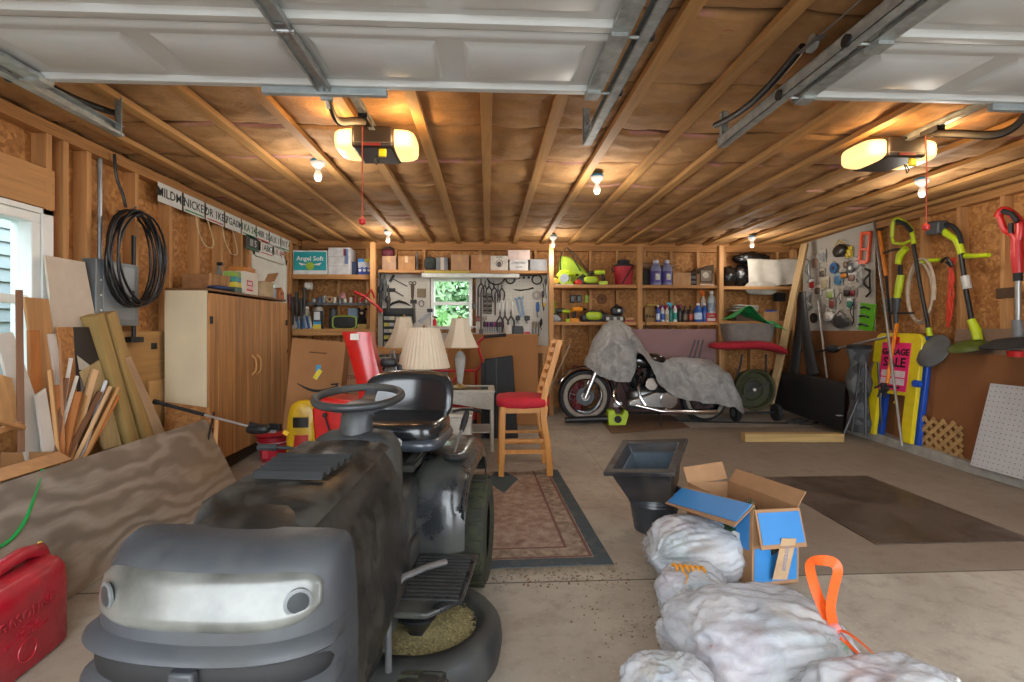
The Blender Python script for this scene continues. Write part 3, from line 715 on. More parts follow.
# ================= LEFT SIDE =================
# gasoline can
t=thing('gas_can','red plastic gasoline can on the floor before the grey plywood sheet','gas can',(-1.785,1.92,0),R(4))
RC=mat('#b3122a',.36,var=.16,ns=7,coat=.2,dirt='#8a3a3a')
B=MB(); rs=[]
def rr(hx,hy,z,p=5,n=32,oy=0): return [(hx*math.copysign(abs(math.cos(a))**(2/p),math.cos(a)),oy+hy*math.copysign(abs(math.sin(a))**(2/p),math.sin(a)),z) for a in [2*PI*(k+.5)/n for k in range(n)]]
for z,hx,hy in ((0,.10,.20),(.012,.112,.215),(.25,.112,.215),(.30,.108,.212),(.335,.09,.20),(.35,.06,.18)): rs.append(rr(hx,hy,z))
gb=B.rings(rs).build('can_body',RC,t,ang=60)
B=MB(); B.tube([(0,.19,.325),(0,.175,.37),(0,.10,.385),(0,-.02,.375),(0,-.07,.345)],[.03,.028,.026,.026,.03],12,flat=1.2); B.build('handle',RC,t,ang=60)
B=MB(); B.lathe([(.035,0),(.035,.05),(.03,.055)],(0,-.14,.335),18); B.build('cap',RC,t)
B=MB(); B.tube([(0,.17,.385),(.004,.175,.40),(.012,.18,.398)],.003,6); B.build('cap_tie',YEL,t)
M=Matrix.Translation((.1125,-.02,.215))@FR((0,0,0),(0,1,0),(0,0,1))
text('lettering','GASOLINE',.052,RC,gb,M,ext=.003,world=False,bold=.001)
for i,(s,z) in enumerate((('CAUTION',.18),('FLAMMABLE',.16),('VAPORS CAN EXPLODE',.142))):
    text('lettering',s,.018,RC,gb,Matrix.Translation((.1122,-.02,z))@FR((0,0,0),(0,1,0),(0,0,1)),ext=.002,world=False)
B=MB(); B.tube([(.112,-.02+.04*math.cos(2*PI*k/28),.085+.04*math.sin(2*PI*k/28)) for k in range(28)],.0025,6,close=True); B.build('embossed_ring',RC,gb)
# grey weathered plywood sheet leaning
def weathered():
    m,nt,b=base('weathered_plywood'); v=coords(nt,(1,.45,1)); w_=nd(nt,'ShaderNodeTexWave'); w_.wave_type='BANDS'; w_.bands_direction='Z'; w_.inputs['Scale'].default_value=3.2; w_.inputs['Distortion'].default_value=24; w_.inputs['Detail'].default_value=3; w_.inputs['Detail Scale'].default_value=.7
    nt.links.new(v,w_.inputs['Vector']); o=ramp(nt,w_.outputs[1],[(.1,'#756a5e'),(.5,'#8b8174'),(.9,'#9a9084')]); o=mix(nt,ramp(nt,noi(nt,coords(nt,(14,2,14)),1,5,.7),[(.4,.0),(.7,.6)]),o,'#6d5f52')
    o=mix(nt,ramp(nt,noi(nt,v,1.6,3),[(.45,0.0),(.7,.6)]),o,'#9a8468'); vo=nd(nt,'ShaderNodeTexVoronoi'); vo.inputs['Scale'].default_value=1.9; nt.links.new(coords(nt),vo.inputs['Vector']); o=mix(nt,ramp(nt,vo.outputs['Distance'],[(.03,.9),(.05,0.0)]),o,'#2e2620')
    nt.links.new(o,b.inputs['Base Color']); b.inputs['Roughness'].default_value=.85; bump(nt,b,w_.outputs[1],.15,.004); return m
GP=weathered()
A0=Vector((-1.95,4.02,.0)); A1=Vector((-2.20,4.00,.55)); 
L0=Vector((-1.95,1.55,0)); 
sheet_n=(A1-A0).cross(Vector((0,1,0))).normalized(); 
if sheet_n.x<0: sheet_n=-sheet_n
B=MB(); nn=sheet_n*.009
def shf(u,v,o): 
    p=A0.lerp(L0,u); p=p+(A1-A0)*v; bow=.025*math.sin(PI*u)*v; return p+sheet_n*(bow+o)
B.grid(shf,14,6); o=B.build('plywood_sheet',GP,solid=.018,ang=60); tag(o,'weathered grey plywood sheet leaning low along the left wall','plywood sheet')
o.modifiers['s'].offset=-1 
# green hose lying on it
def onsheet(px,py,off=.012):
    d=ray(px,py); c=Vector((0,0,CH)); t=(A0+sheet_n*(off+.02)-c).dot(sheet_n)/d.dot(sheet_n); return c+d*t
B=MB(); pts=[onsheet(*q) for q in ((-14,552),(3,545),(16,534),(27,516),(34,496),(39,480),(42,470))]
B.tube(smooth(pts),.009,8); tag(B.build('garden_hose',mat('#1f9a4a',.4)),'thin bright green hose lying on the grey plywood','hose')
# leaning lumber
def lean(name,tx,ty,Yt,bx,by,Yb,w,d,m,label,cat='board',roll=0,zf=None,group='lumber leaning at the left window',bev=.002):
    XT=-2.42-.04*((Yt*100)%3)/3 if name!='timber_post' else -2.50
    a=XP(tx,ty,XT); b=XP(bx,by,XT+.05); dr_=(b-a).normalized(); z0=.01 if zf is None else zf
    e=a+dr_*((z0-a.z)/dr_.z); e.x=max(-2.56,min(e.x,-2.33))
    # roll so the wide face looks towards the room
    return stick(name,e,a,w,d,m,label,cat,roll=roll,bev=bev,group=group)
pn=wood('#cf9b62','z'); pl_=wood('#d9b184','z',dark=.8); po=wood('#c27a3c','z'); wht=mat('#cfc8bd',.6,var=.06,ns=5); tr=wood('#b39458','z'); dk=wood('#7a5236','z')
def panel(name,pts,th,m,label,cat='panel',group=None):
    """a flat board whose four corners are given; real thickness away from the room"""
    pts=[Vector(p) for p in pts]; n=(pts[1]-pts[0]).cross(pts[3]-pts[0]).normalized()
    if n.dot(pts[0]-Vector((0,0,CH)))<0: n=-n
    B=MB(); A=[B.v(p) for p in pts]; C=[B.v(p+n*th) for p in pts]
    B.face(A); B.face(C[::-1])
    for i in range(4): B.face([A[i],A[(i+1)%4],C[(i+1)%4],C[i]])
    o=B.build(name,m,bev=min(.002,th*.3)); return tag(o,label,cat,group) if label else o
G1='boards leaning at the left window'
def pan(name,q,th,m,label,cat='board',g=G1):
    if g is None: return panel(name,[P(*a) for a in q],th,m,label,cat,g)
    global PANK
    PANK+=1; X0=PX_.get(PANK,-2.5); return panel(name,[XP(a[0],a[1],X0-(.04 if i<2 else 0)) for i,a in enumerate(q)],th,m,label,cat,g)
PANK=0; PX_={1:-2.52,2:-2.49,3:-2.43,4:-2.44,5:-2.47,6:-2.46,7:-2.46,8:-2.38,9:-2.43,10:-2.40}
# q: top-left, top-right, bottom-right, bottom-left as (px,py,depth)
pan('wall_panel',((45,255,3.06),(85,262,3.28),(112,400,3.02),(62,402,2.84)),.012,mat('#c4b6a4',.6,var=.05),'large cream panel leaning against the wall before the grey electrical box','panel')
pan('plank',((25,297,2.86),(49,299,3.00),(66,420,2.82),(44,424,2.70)),.018,wood('#bd8b58','z'),'wide tan plywood plank leaning behind the thin dark pole')
pan('shelf_board',((-4,334,2.62),(13,332,2.70),(50,436,2.56),(30,470,2.44)),.016,wht,'white shelf board slanting across the lower left of the window')
stick('wooden_pole',XP(21,452,-2.38),XP(19,290,-2.42),.028,.02,dk,'thin dark brown pole standing before the left window','pole')
pan('plank',((30,330,2.74),(40,330,2.80),(46,440,2.66),(32,440,2.60)),.02,po,'narrow orange plank standing just right of the thin dark pole')
pan('trim_board',((48,334,2.92),(57,334,2.97),(72,420,2.80),(64,424,2.76)),.018,wht,'narrow white trim board leaning between tan plank and oriented strand board')
pan('strand_board',((57,327,2.99),(73,327,3.08),(84,410,2.92),(70,410,2.84)),.012,osb('#8a5a30','#c08a50',1.6),'strip of oriented strand board leaning beside the dark star panel')
kp=pan('star_panel',((73,327,3.10),(95,327,3.22),(106,402,3.06),(78,402,2.94)),.012,mat('#2a2622',.6,var=.1),'black panel with a pale star point leaning among the boards','panel')
def onp(a,b,c,d,u,v,off=.004):
    a,b,c,d=[XP(q[0],q[1],-2.46-(.04 if i<2 else 0)) for i,q in enumerate((a,b,c,d))]; p=a.lerp(b,u).lerp(d.lerp(c,u),v); n=(b-a).cross(d-a).normalized()
    if n.dot(p-Vector((0,0,CH)))>0: n=-n
    return p+n*off
kq=((73,327,3.10),(95,327,3.22),(106,402,3.06),(78,402,2.94))
B=MB(); B.M=RM[kp].inverted()
A=[B.v(onp(*kq,*q)) for q in ((.05,.38),(.92,.62),(.1,.57))]; B.face(A); B.build('star_point',mat('#b9b2a4',.6),kp,solid=.002)
B=MB(); B.M=RM[kp].inverted(); A=[B.v(onp(*kq,*q)) for q in ((.1,.68),(.92,.66),(.98,.98),(.12,1))]; B.face(A); B.build('grey_patch',mat('#77706a',.7,var=.2),kp,solid=.002)
lean('timber_post',92,315,3.30,128,440,3.05,.089,.089,tr,'thick greenish treated post leaning, left one of two','post',roll=15)
lean('timber_post',105,313,3.40,143,436,3.13,.089,.089,wood('#a98a52','z'),'thick greenish treated post leaning, right one of two','post',roll=15)
lean('plank',124,358,3.62,162,440,3.32,.075,.02,wood('#a98460','z'),'rough brown plank leaning right of the treated posts','board',roll=50)
pan('shelf_board',((36,395,2.72),(46,388,2.77),(56,450,2.62),(44,455,2.56)),.015,wht,'short rounded white board among the offcuts')
pan('plywood_offcut',((80,372,2.95),(100,360,3.05),(122,445,2.95),(104,450,2.85)),.015,wood('#b79f70','z'),'triangular tan plywood offcut with printed stamp behind the offcuts')
offc=((57,385,2.62,60,462,2.5,.042,.03,po,'orange square offcut standing upright at the front of the scrap bundle'),
(71,358,2.75,62,424,2.58,.02,.012,wht,'thin white strip leaning left in the scrap bundle, tallest white one'),
(77,376,2.72,63,432,2.55,.018,.012,wht,'thin white strip leaning left in the scrap bundle, shorter one'),
(95,370,2.72,68,462,2.50,.036,.02,pl_,'long pale pine offcut leaning right, tallest of the scrap bundle'),
(86,396,2.80,74,450,2.62,.03,.02,pn,'pine offcut leaning right in the middle of the scrap bundle'),
(106,381,2.78,92,432,2.6,.02,.018,mat('#cfd3da',.6),'bluish white strip with blunt end in the scrap bundle'),
(110,388,2.76,74,466,2.48,.05,.02,pl_,'wide pale pine offcut leaning right beside the blue white strip'),
(117,388,2.8,80,464,2.5,.04,.02,pn,'pine offcut with rounded top at the right of the scrap bundle'),
(118,396,2.7,84,462,2.46,.022,.02,po,'narrow reddish offcut leaning at the far right of the scrap bundle'),
(78,392,2.85,68,450,2.65,.045,.02,po,'short orange offcut behind the long pale one'),
(50,370,2.85,60,440,2.65,.03,.018,pn,'tan lath leaning behind the upright orange offcut'),
(66,378,2.85,60,440,2.66,.026,.016,dk,'brown lath standing in the middle of the scrap bundle'),
(100,392,2.85,72,452,2.65,.03,.02,dk,'brown offcut hidden partly behind pale ones in scrap bundle'),
(60,340,2.95,64,430,2.7,.02,.014,wood('#b57c4e','z'),'slender reddish lath standing behind the white strips'))
for i,q in enumerate(offc): lean('wood_offcut',*q[:8],q[8],q[9],'wood offcut',roll=20*i,group='offcuts in the scrap bundle')
# low scraps at far left
pan('plank',((-6,372,2.50),(12,378,2.58),(22,420,2.48),(-4,424,2.4)),.02,wood('#c79660','z'),'short tan plank leaning at the left frame edge')
for i,(a,b,lab) in enumerate((((-4,420,2.3),(22,428,2.5),'tan stick lying across the scrap box, upper one'),((-4,432,2.3),(18,424,2.55),'tan stick lying across the scrap box, lower one'))):
    stick('wood_offcut',P(*a),P(*b),.03,.02,pn,lab,'wood offcut',group='offcuts in the scrap box')
# open carton of scraps
bx=thing('scrap_box','open worn cardboard box of wood scraps behind the grey plywood','box',(-2.43,2.55,0),0)
B=MB()
for q in ((-.15,.15,-.24,-.235,0,.60),(-.15,.15,.235,.24,0,.60),(-.15,-.145,-.235,.235,0,.60),(.145,.15,-.235,.235,0,.60)): B.bb(*q)
B.bb(-.145,.145,-.235,.235,0,.01); B.build('box_walls',CARD,bx)
B=MB(); B.bar((0,-.24,.6),(.02,-.40,.66),.006,.29,(1,0,0)); B.build('flap',mat('#b98a5c',.85),bx); 
B=MB(); B.bar((.15,0,.6),(.22,0,.56),.006,.46,(0,1,0)); B.build('flap',mat('#b98a5c',.85),bx)
B=MB(); sup(B,(0,0,.25),(.035,.10,.24),4); 
tag(MB().lathe([(.05,0),(.05,.42),(.045,.44)],(-2.32,2.22,0.0),16).build('teal_canister',mat('#2a7c86',.5)),'teal canister standing at the left edge under the scrap box','canister')
# electrical panel, coil, pipe
t=thing('breaker_panel','grey steel electrical breaker panel on the left wall behind the black cable coil','breaker panel',(WX0+.035,3.59,1.28))
B=MB(); B.bb(-.06,.03,-.2,.2,0,.44); B.build('enclosure',mat('#7b8184',.45,.3,var=.05),t,bev=.004)
MB().bb(.03,.036,-.145,.155,.04,.41).build('panel_door',mat('#858b8e',.4,.3,var=.05),t,bev=.003)
MB().bb(.036,.042,.12,.14,.2,.25).build('latch',BLK,t)
for z in (.1,.2,.3): MB().cyl((.036,-.165,z),.006,.006,8,'x').build('screw',WHT,t)
MB().tube([(-.02,-.1,.44),(-.02,-.1,1.12)],.014,8).build('conduit',mat('#8d8f90',.4,.6),t)
B=MB(); rn=random.Random(2); pts=[]
for k in range(9*26):
    a=2*PI*k/26+PI/2; rr_=.30+.035*math.sin(k*.37)+.02*math.sin(k*.11); pts.append(Vector((-2.50+.035*math.sin(k*.05),3.70+.9*rr_*math.cos(a)*.92,1.76+rr_*math.sin(a)*1.08)))
B.tube(pts,.0085,7); cb=B.build('cable_coil',mat('#16161a',.35),ang=60); tag(cb,'big coil of black cable hung on the left wall','cable coil')
B=MB(); B.tube(smooth(V((-2.56,3.68,2.12),(-2.57,3.67,2.2),(-2.58,3.62,2.32),(-2.58,3.6,2.47))),.01,7); B.build('lead_end',mat('#16161a',.35),cb,world=True)
MB().tube([(-2.64,3.70,2.1),(-2.55,3.70,2.1),(-2.5,3.70,2.13)],.006,6).build('hook',STEEL,cb,world=True)
t=thing('black_pipe','black pipe with a square foot plate fixed to the wall below the cable coil','pipe',(-2.56,3.76,1.18))
MB().cyl((0,0,.38),.014,.75,10).build('pipe',BLK,t); MB().bb(-.02,.03,-.065,.065,-.02,.02).build('foot_plate',BLK,t,bev=.003); 
# plywood lining on the lower wall
o=MB().bb(WX0,WX0+.014,3.3,4.3,.12,1.24).build('plywood_lining',wood('#bb8e55','y',dark=.75,ns=.7)); tag(o,'tan plywood sheet nailed to the wall below the black pipe','plywood')
MB().bb(.007,.012,.20,.27,.98,1.03).build('outlet_box',BLK,o,bev=.002)
o=MB().bb(WX0+.016,WX0+.03,3.95,4.3,.12,.86).build('plywood_offcut',wood('#c49a62','z',dark=.75,ns=.7)); tag(o,'narrow plywood offcut standing beside the cream cabinet side','plywood')
# licence plates
PLW=mat('#d2d4cf',.4,var=.05); INK=mat('#24302c',.5,var=0)
plates=[(4.08,'MILDME','white licence plate reading MILDME, nearest in the upper row','#24302c'),(4.42,'NICKEP','white licence plate with tree emblem, second in the upper row','#24302c'),(4.76,'DR 1KEL','white licence plate with red and dark letters, third in upper row','#24302c'),(5.10,'7GA0M','white licence plate, fourth in the upper row','#35403a'),
 (5.44,'1KA 24E','licence plate with green and yellow scene, fifth in upper row','#2a6a3c'),(5.78,'48R 20','white licence plate, sixth in the upper row','#3a4440'),(6.12,'6LK 11','white licence plate, seventh in the upper row','#3a4440'),(6.46,'91T 4K','white licence plate, last in the upper row','#3a4440')]
def plate(y,z,s,lab,ink,base_,g,k):
    t=thing('licence_plate',lab,'licence plate',(WX0+.012,y+.16,z),group=g)
    MB().bb(-.001,.001,-.155,.155,0,.155).build('plate',base_,t)
    text('plate_lettering',s,.105,mat(ink,.5,var=0),t,Matrix.Translation((.0015,.02,.08))@FR((0,0,0),(0,1,0),(0,0,1)),ext=.0008,world=False,bold=.001)
    B=MB()
    if k%3==0: B.prism([(-.145,.05),(-.115,.05),(-.13,.12)],.001,.002,'yz')
    else: B.bb(.001,.002,-.14,.14,.012,.024)
    B.build('emblem',mat(('#2b4a36','#2e7a4a','#b8322a')[k%3],.5),t)
for i,(y,s,lab,ink) in enumerate(plates): plate(y,2.27+.0*i,s,lab,ink,PLW,'licence plates in the upper row',i)
for i,(y,s,lab,ink,b) in enumerate(((5.52,'III 5','dark licence plate with white bars over the door, nearest in lower row','#d0d0cc','#3a3d3c'),(5.88,'1ABK7','white licence plate with dark letters over the door, middle of lower row','#30302e',None),(6.24,'K 6J4','white licence plate with red mark over the door, last in lower row','#9a2f28',None))):
    plate(y,2.13,s,lab,ink,mat(b,.4) if b else PLW,'licence plates over the entry door',i+1)
# loose white wires
for i,(y,lab) in enumerate(((4.6,'loose white wire looping below the second licence plate'),(5.05,'loose white wire looping below the third licence plate'))):
    B=MB(); X=WX0+.01; B.tube(smooth(V((X,y,2.28),(X+.01,y+.04,2.12),(X+.02,y+.14,2.02),(X+.01,y+.28,2.06),(X,y+.2,2.27))),.005,6); tag(B.build('loose_wire',mat('#cdb98e',.6)),lab,'wire')
# tall cabinet
t=thing('tall_cabinet','tall wooden double-door storage cabinet with cream painted side','cabinet',(-2.385,4.87,0))
CT,CB=1.565,.17; BW=wood('#bb8650','z',dark=.55,ns=.8)
MB().bb(-.17,.155,-.77,-.755,CB,CT).build('side_panel',mat('#d6c6a4',.55,var=.05,ns=4),t)
MB().bb(-.17,.155,.725,.74,CB,CT).build('side_panel',mat('#d6c6a4',.55,var=.05,ns=4),t)
MB().bb(-.17,.17,-.77,.77,CT,CT+.02).build('cabinet_top',wood('#7c5530','y'),t,bev=.003)
MB().bb(-.17,-.16,-.72,.72,CB,CT).build('back_panel',mat('#9a8462',.8),t)
MB().bb(-.16,.15,-.72,.72,CB,CB+.02).build('cabinet_floor',BW,t)
MB().bb(-.15,.08,-.66,.66,0,CB).build('plinth',mat('#4c3826',.8),t)
for y0,y1,hs in ((-.77,-.002,1),(.002,.77,-1)):
    B=MB(); n=6; w_=(y1-y0)/n
    for i in range(n): B.bb(.158,.175+.003*(i%2),y0+i*w_+.001,y0+(i+1)*w_-.001,CB+.005,CT-.02)
    d=B.build('cabinet_door',BW,t)
    y=y1-.05 if hs>0 else y0+.05
    MB().tube([(.178,y,.83),(.21,y,.86),(.215,y+.01,.92),(.21,y,.98),(.178,y,1.01)],.009,8).build('door_handle',wood('#c2935a','z'),d)
    for z in (.4,1.3): MB().bb(.178,.184,(y0+.0 if hs>0 else y1-.04),(y0+.04 if hs>0 else y1),z,z+.06).build('hinge',BLKM,d)
ZT=CT+.02
def PX(px,X): d=ray(px,300); return d.y*(X/d.x)   # depth along a plane X
def cbox(px,X,d,m,label,z=ZT,rz=0,name='cardboard_box',cat='box',group=None,bev=.003,extra=None):
    t=thing(name,label,cat,(X,PX(px,X),z),rz,group)
    MB().bb(-d[0]/2,d[0]/2,-d[1]/2,d[1]/2,0,d[2]).build('carton',m,t,bev=bev)
    if extra: extra(t,d)
    return t
def lab_(c,y0,y1,z0,z1,nm='printed_label'):
    return lambda t,d: MB().bb(d[0]/2,d[0]/2+.0015,y0,y1,z0,z1).build(nm,mat(c,.5),t)
t=thing('slatted_basket','tan slatted wooden basket on top of the cabinet at its near end','basket',(-2.41,4.42,ZT))
for i in range(9): MB().bar((.1,-.14+i*.035,0),(.12,-.15+i*.037,.14),.02,.006).build('slat',wood('#b9885a','z'),t)
B=MB(); B.bb(-.1,.1,-.15,.15,0,.01); B.bb(-.11,-.1,-.15,.15,0,.13); B.bb(-.1,.1,-.155,-.145,0,.13); B.bb(-.1,.1,.145,.155,0,.13); B.build('basket_tray',wood('#9c6c42','y'),t)
for i,(c,lab) in enumerate((('#2f4f3c','dark green small box, lowest of the stack on the cabinet'),('#c9b73a','yellow small box, second of the stack on the cabinet'),('#3f8a8a','teal small box, third of the stack on the cabinet'),('#7c9a3a','olive small box, topmost of the stack on the cabinet'))):
    tag(MB().box((-2.31,4.66,ZT+.028+i*.047),(.11,.13-.005*i,.045),rz=.05*i).build('small_box',mat(c,.5),bev=.002),lab,'box','small boxes stacked on the cabinet')
def fast(t,d):
    MB().bb(d[0]/2,d[0]/2+.0015,-.1,.02,.03,.13).build('red_label',mat('#b32430',.5),t)
    for k,(s,z) in enumerate((('FAST',.10),('FOOD',.06))): text('lettering',s,.04,WHT,t,Matrix.Translation((d[0]/2+.002,-.04,z))@FR((0,0,0),(0,1,0),(0,0,1)),ext=.0006,world=False,bold=.0008)
cbox(241,-2.33,(.2,.27,.21),mat('#c9c2b4',.7,var=.04),'white carton with red label on the cabinet',extra=fast)
tag(MB().box((-2.33,4.88,ZT+.235),(.18,.2,.045),rz=.1).build('orange_box',mat('#b0702c',.6),bev=.003),'flat orange brown box lying on the white carton','box')
t=cbox(258,-2.31,(.22,.22,.15),mat('#b39b78',.8),'tan open carton with raised flap on the cabinet')
MB().bar((.11,0,.15),(.16,-.02,.235),.004,.2,(0,1,0)).build('flap',CARD,t)
t=thing('spray_bottle','grey bottle with pump standing behind the small boxes on the cabinet','bottle',(-2.47,4.74,ZT)); MB().lathe([(.03,0),(.032,.16),(.015,.22),(.012,.26)],(0,0,0),14).build('bottle',mat('#7d8a86',.3,trans=.3),t); MB().box((.01,0,.275),(.05,.02,.03)).build('pump',BLK,t)
o=MB(); sup(o,(-2.26,4.36,ZT+.02),(.07,.14,.02),2.5); tag(o.build('blue_cloth',mat('#2e3a5c',.9,bmp=.5)),'folded dark blue cloth on the near cabinet top','cloth')
t=thing('birdhouse','small orange brown wooden birdhouse near the far end of the cabinet top','birdhouse',(-2.26,5.50,ZT)); MB().prism([(-.07,0),(.07,0),(.07,.07),(0,.12),(-.07,.07)],-.05,.05,'yz').build('house',wood('#b06a3c','z'),t)
MB().cyl((.051,0,.055),.015,.003,12,'x').build('entry_hole',BLK,t)
t=thing('wire_stand','bent black wire stand on the cabinet before the door glass','stand',(-2.30,5.34,ZT)); MB().tube(smooth(V((0,-.1,.0),(0,-.12,.14),(0,-.02,.16),(0,.06,.22),(0,.12,.14),(0,.08,.06),(0,0,.08))),.004,6).build('wire',BLK,t)
tag(MB().lathe([(.04,0),(.055,.05),(.05,.12),(.03,.13)],(-2.27,5.22,ZT),16).build('tan_jar',mat('#a98660',.5)),'rounded tan jar standing on the cabinet past the open carton','jar')
tag(MB().box((-2.27,5.38,ZT+.05),(.08,.09,.1)).build('small_box',mat('#8a96a0',.5),bev=.003),'small grey carton beside the birdhouse on the cabinet','box')
# osb panel and bars leaning on the cabinet side
def hp(name,q,th,m,lab,cat): return pan(name,q,th,m,lab,cat,None)
hp('strand_board',((166,402,4.07),(210,408,4.05),(214,470,3.97),(160,470,3.98)),.012,osb('#8a5a30','#c08a50',1.5),'strand board panel leaning at the foot of the cream cabinet side','board')
stick('angle_bar',P(203,462,3.85),P(214,412,4.0),.012,.012,BLKM,'thin black bar leaning against the strand board by the cabinet','bar')
stick('wood_offcut',P(214,474,3.95),P(217,418,4.04),.03,.02,pn,'short pine offcut leaning at the near corner of the cabinet','wood offcut')
# red bucket
t=thing('bucket','red round bucket on the floor holding a black tool head, before the cabinet','bucket',(-1.74,3.72,0))
t.location=(F(268,466).x,F(268,466).y+.12,0); RM[t]=Matrix.Translation(t.location); bk_=t.location.copy()
B=MB(); B.lathe([(.10,.005),(.105,0),(.118,.10),(.132,.20),(.137,.235),(.146,.235),(.146,.255),(.138,.258),(.132,.235),(.115,.10),(.10,.02),(.001,.015)],(0,0,0),32,cap=False); bb_=B.build('pail',mat('#a81a2c',.35,var=.12,coat=.3),t,ang=50)
for z in (.205,.225): MB().lathe([(.134,-.003),(.1415,-.003),(.1415,.003),(.134,.003)],(0,0,z),32,cap=False).build('rim_band',mat('#c8c4c0',.4) if z<.21 else mat('#a81a2c',.35,var=.12,coat=.3),bb_)
MB().bb(-.05,-.0,-.122,-.12,.07,.15).build('label_patch',mat('#c43c48',.5),t)
B=MB(); B.lathe([(.16,-.006),(.165,0),(.14,.02),(.12,.03),(.001,.03)],(0,0,.275),30); o=B; tag(B.build('bucket_lid',mat('#9c1a2a',.35,coat=.3),keep=True),None)
lid=bpy.data.objects['bucket_lid']; lid.parent=t
# pole pruner lying across cabinet and bucket
a=P(156,402,3.75); b=P(270,432,3.80); t=thing('pole_saw','grey pole tool with black grips resting over the red bucket','pole tool',a); 
q=lambda u:(a.lerp(b,u))-a
MB().tube([q(0),q(.42)],.013,10).build('foam_grip',BLKM,t); MB().tube([q(.40),q(.85)],.009,10).build('pole',mat('#a8a8a4',.35,.6),t)
MB().tube([q(-.02),q(0.02)],.018,10).build('end_cap',BLK,t)
B=MB(); B.M=Matrix.Translation(q(.9)); sup(B,(0,0,0),(.09,.045,.035),3,16,8); B.box((.11,.02,.01),(.10,.03,.05),rz=-.4); B.box((-.03,-.02,.035),(.06,.03,.03),ry=.3); B.build('tool_head',BLK,t,bev=.003)
B=MB(); B.M=Matrix.Translation(q(1.02)); B.box((0,0,0.01),(.07,.035,.02)); B.build('tool_socket',STEEL,t)
B=MB(); B.M=Matrix.Translation(q(1.12)); B.box((.02,0,.02),(.04,.02,.03),ry=.5); B.build('yellow_clip',YEL,t)
# coffee-coloured carton with a smile, tilted
c0=P(274,347,4.75); 
t=thing('shipping_box','large brown shipping carton with a black smile arrow, tilted on the yellow bag','box',Vector((P(303,432,4.75).x,4.85,fz(4.85))),0,rot=(R(-3),R(5),R(4)))
tz=fz(4.75)
w_,h_=.50,1.13
MB().bb(-w_/2,w_/2,0,.30,-.02,h_).build('carton',mat('#9d7147',.85,var=.06,ns=5),t,bev=.004)
def smile(t,sc,M,m):
    B=MB(); B.M=M
    pts=[(-.5+i/20,-.16*math.sin(PI*i/20)*1.0+.0) for i in range(21)]
    up=[(x,y+.012+.02*math.sin(PI*(x+.5))) for x,y in pts]; dn=[(x,y-.012-.03*math.sin(PI*(x+.5))) for x,y in pts]
    A=[(x*sc,y*sc) for x,y in up]+[(x*sc,y*sc) for x,y in dn[::-1]]
    for i in range(20): B.prism([(up[i][0]*sc,up[i][1]*sc),(up[i+1][0]*sc,up[i+1][1]*sc),(dn[i+1][0]*sc,dn[i+1][1]*sc),(dn[i][0]*sc,dn[i][1]*sc)],0,.0012)
    B.prism([(k[0]*sc,k[1]*sc) for k in ((.36,.05),(.56,.09),(.53,-.12),(.49,-.10),(.50,.03),(.37,.01))],0,.0012)
    B.build('printed_arrow',m,t)
smile(t,.36,Matrix.Translation((.02,-.001,.70))@FR((0,0,0),(1,0,0),(0,0,1)),mat('#1a1410',.7,var=0))
for (z,c,an,nm) in ((.83,'#2f8fc0',0,'blue_tape'),(.55,'#2f8fc0',0,'blue_tape'),(.80,'#d8c81e',.5,'yellow_tape')):
    B=MB(); B.box((.02,-.003 if c[1]=='2' else -.006,z),(.045,.002,.12 if an==0 else .10),ry=an); B.build(nm,mat(c,.5),t)
MB().bb(-.08,.08,-.0015,0,1.0,1.012).build('printed_line',mat('#5f4026',.8),t)
# second carton behind
t=thing('shipping_box','brown carton with two printed lines standing behind the red snow blower','box',Vector((P(337,400,5.15).x,5.15,fz(5.15))),R(-4))
MB().bb(-.3,.3,0,.3,0,1.0).build('carton',mat('#8f6a4c',.85,var=.06,ns=5),t,bev=.004)
for s,z in (('MAGIC',.80),('CHEF HEATER',.73)): text('lettering',s,.055,mat('#5c3a2a',.8,var=0),t,Matrix.Translation((.02,-.001,z))@FR((0,0,0),(1,0,0),(0,0,1)),ext=.0005,world=False,bold=.001)
MB().bb(-.28,.22,.02,.28,1.0,1.04).build('grey_flap',mat('#6b6a62',.8),t)
# yellow bag
t=thing('feed_bag','shiny yellow bag with red and black print beside the red snow blower','bag',P(303,438,4.55),R(3))
t.location.z=fz(4.5); RM[t]=Matrix.Translation(t.location)@Matrix.Rotation(R(3),4,'Z')
B=MB(); sup(B,(0,0,.30),(.135,.07,.31),3.4,32,18,lambda q:Vector((q.x*(1-.12*max(0,q.z/.31)),q.y*(1-.35*max(0,q.z/.31)),q.z))+Vector(noise.noise_vector(q*14))*.012); B.build('bag',mat('#d3ac1c',.3,var=.12,bmp=.4,ns=8),t,ang=80)
for z,h,c in ((.42,.09,'#1d1a14'),(.25,.12,'#b02a1e'),(.12,.06,'#e8e2d0')):
    B=MB(); B.grid(lambda u,v,o:((u-.5)*.13,-.0785+.010*(2*u-1)**2*1.2,z-h/2+h*v),6,3); B.build('printed_patch',mat(c,.5),t,solid=.003)
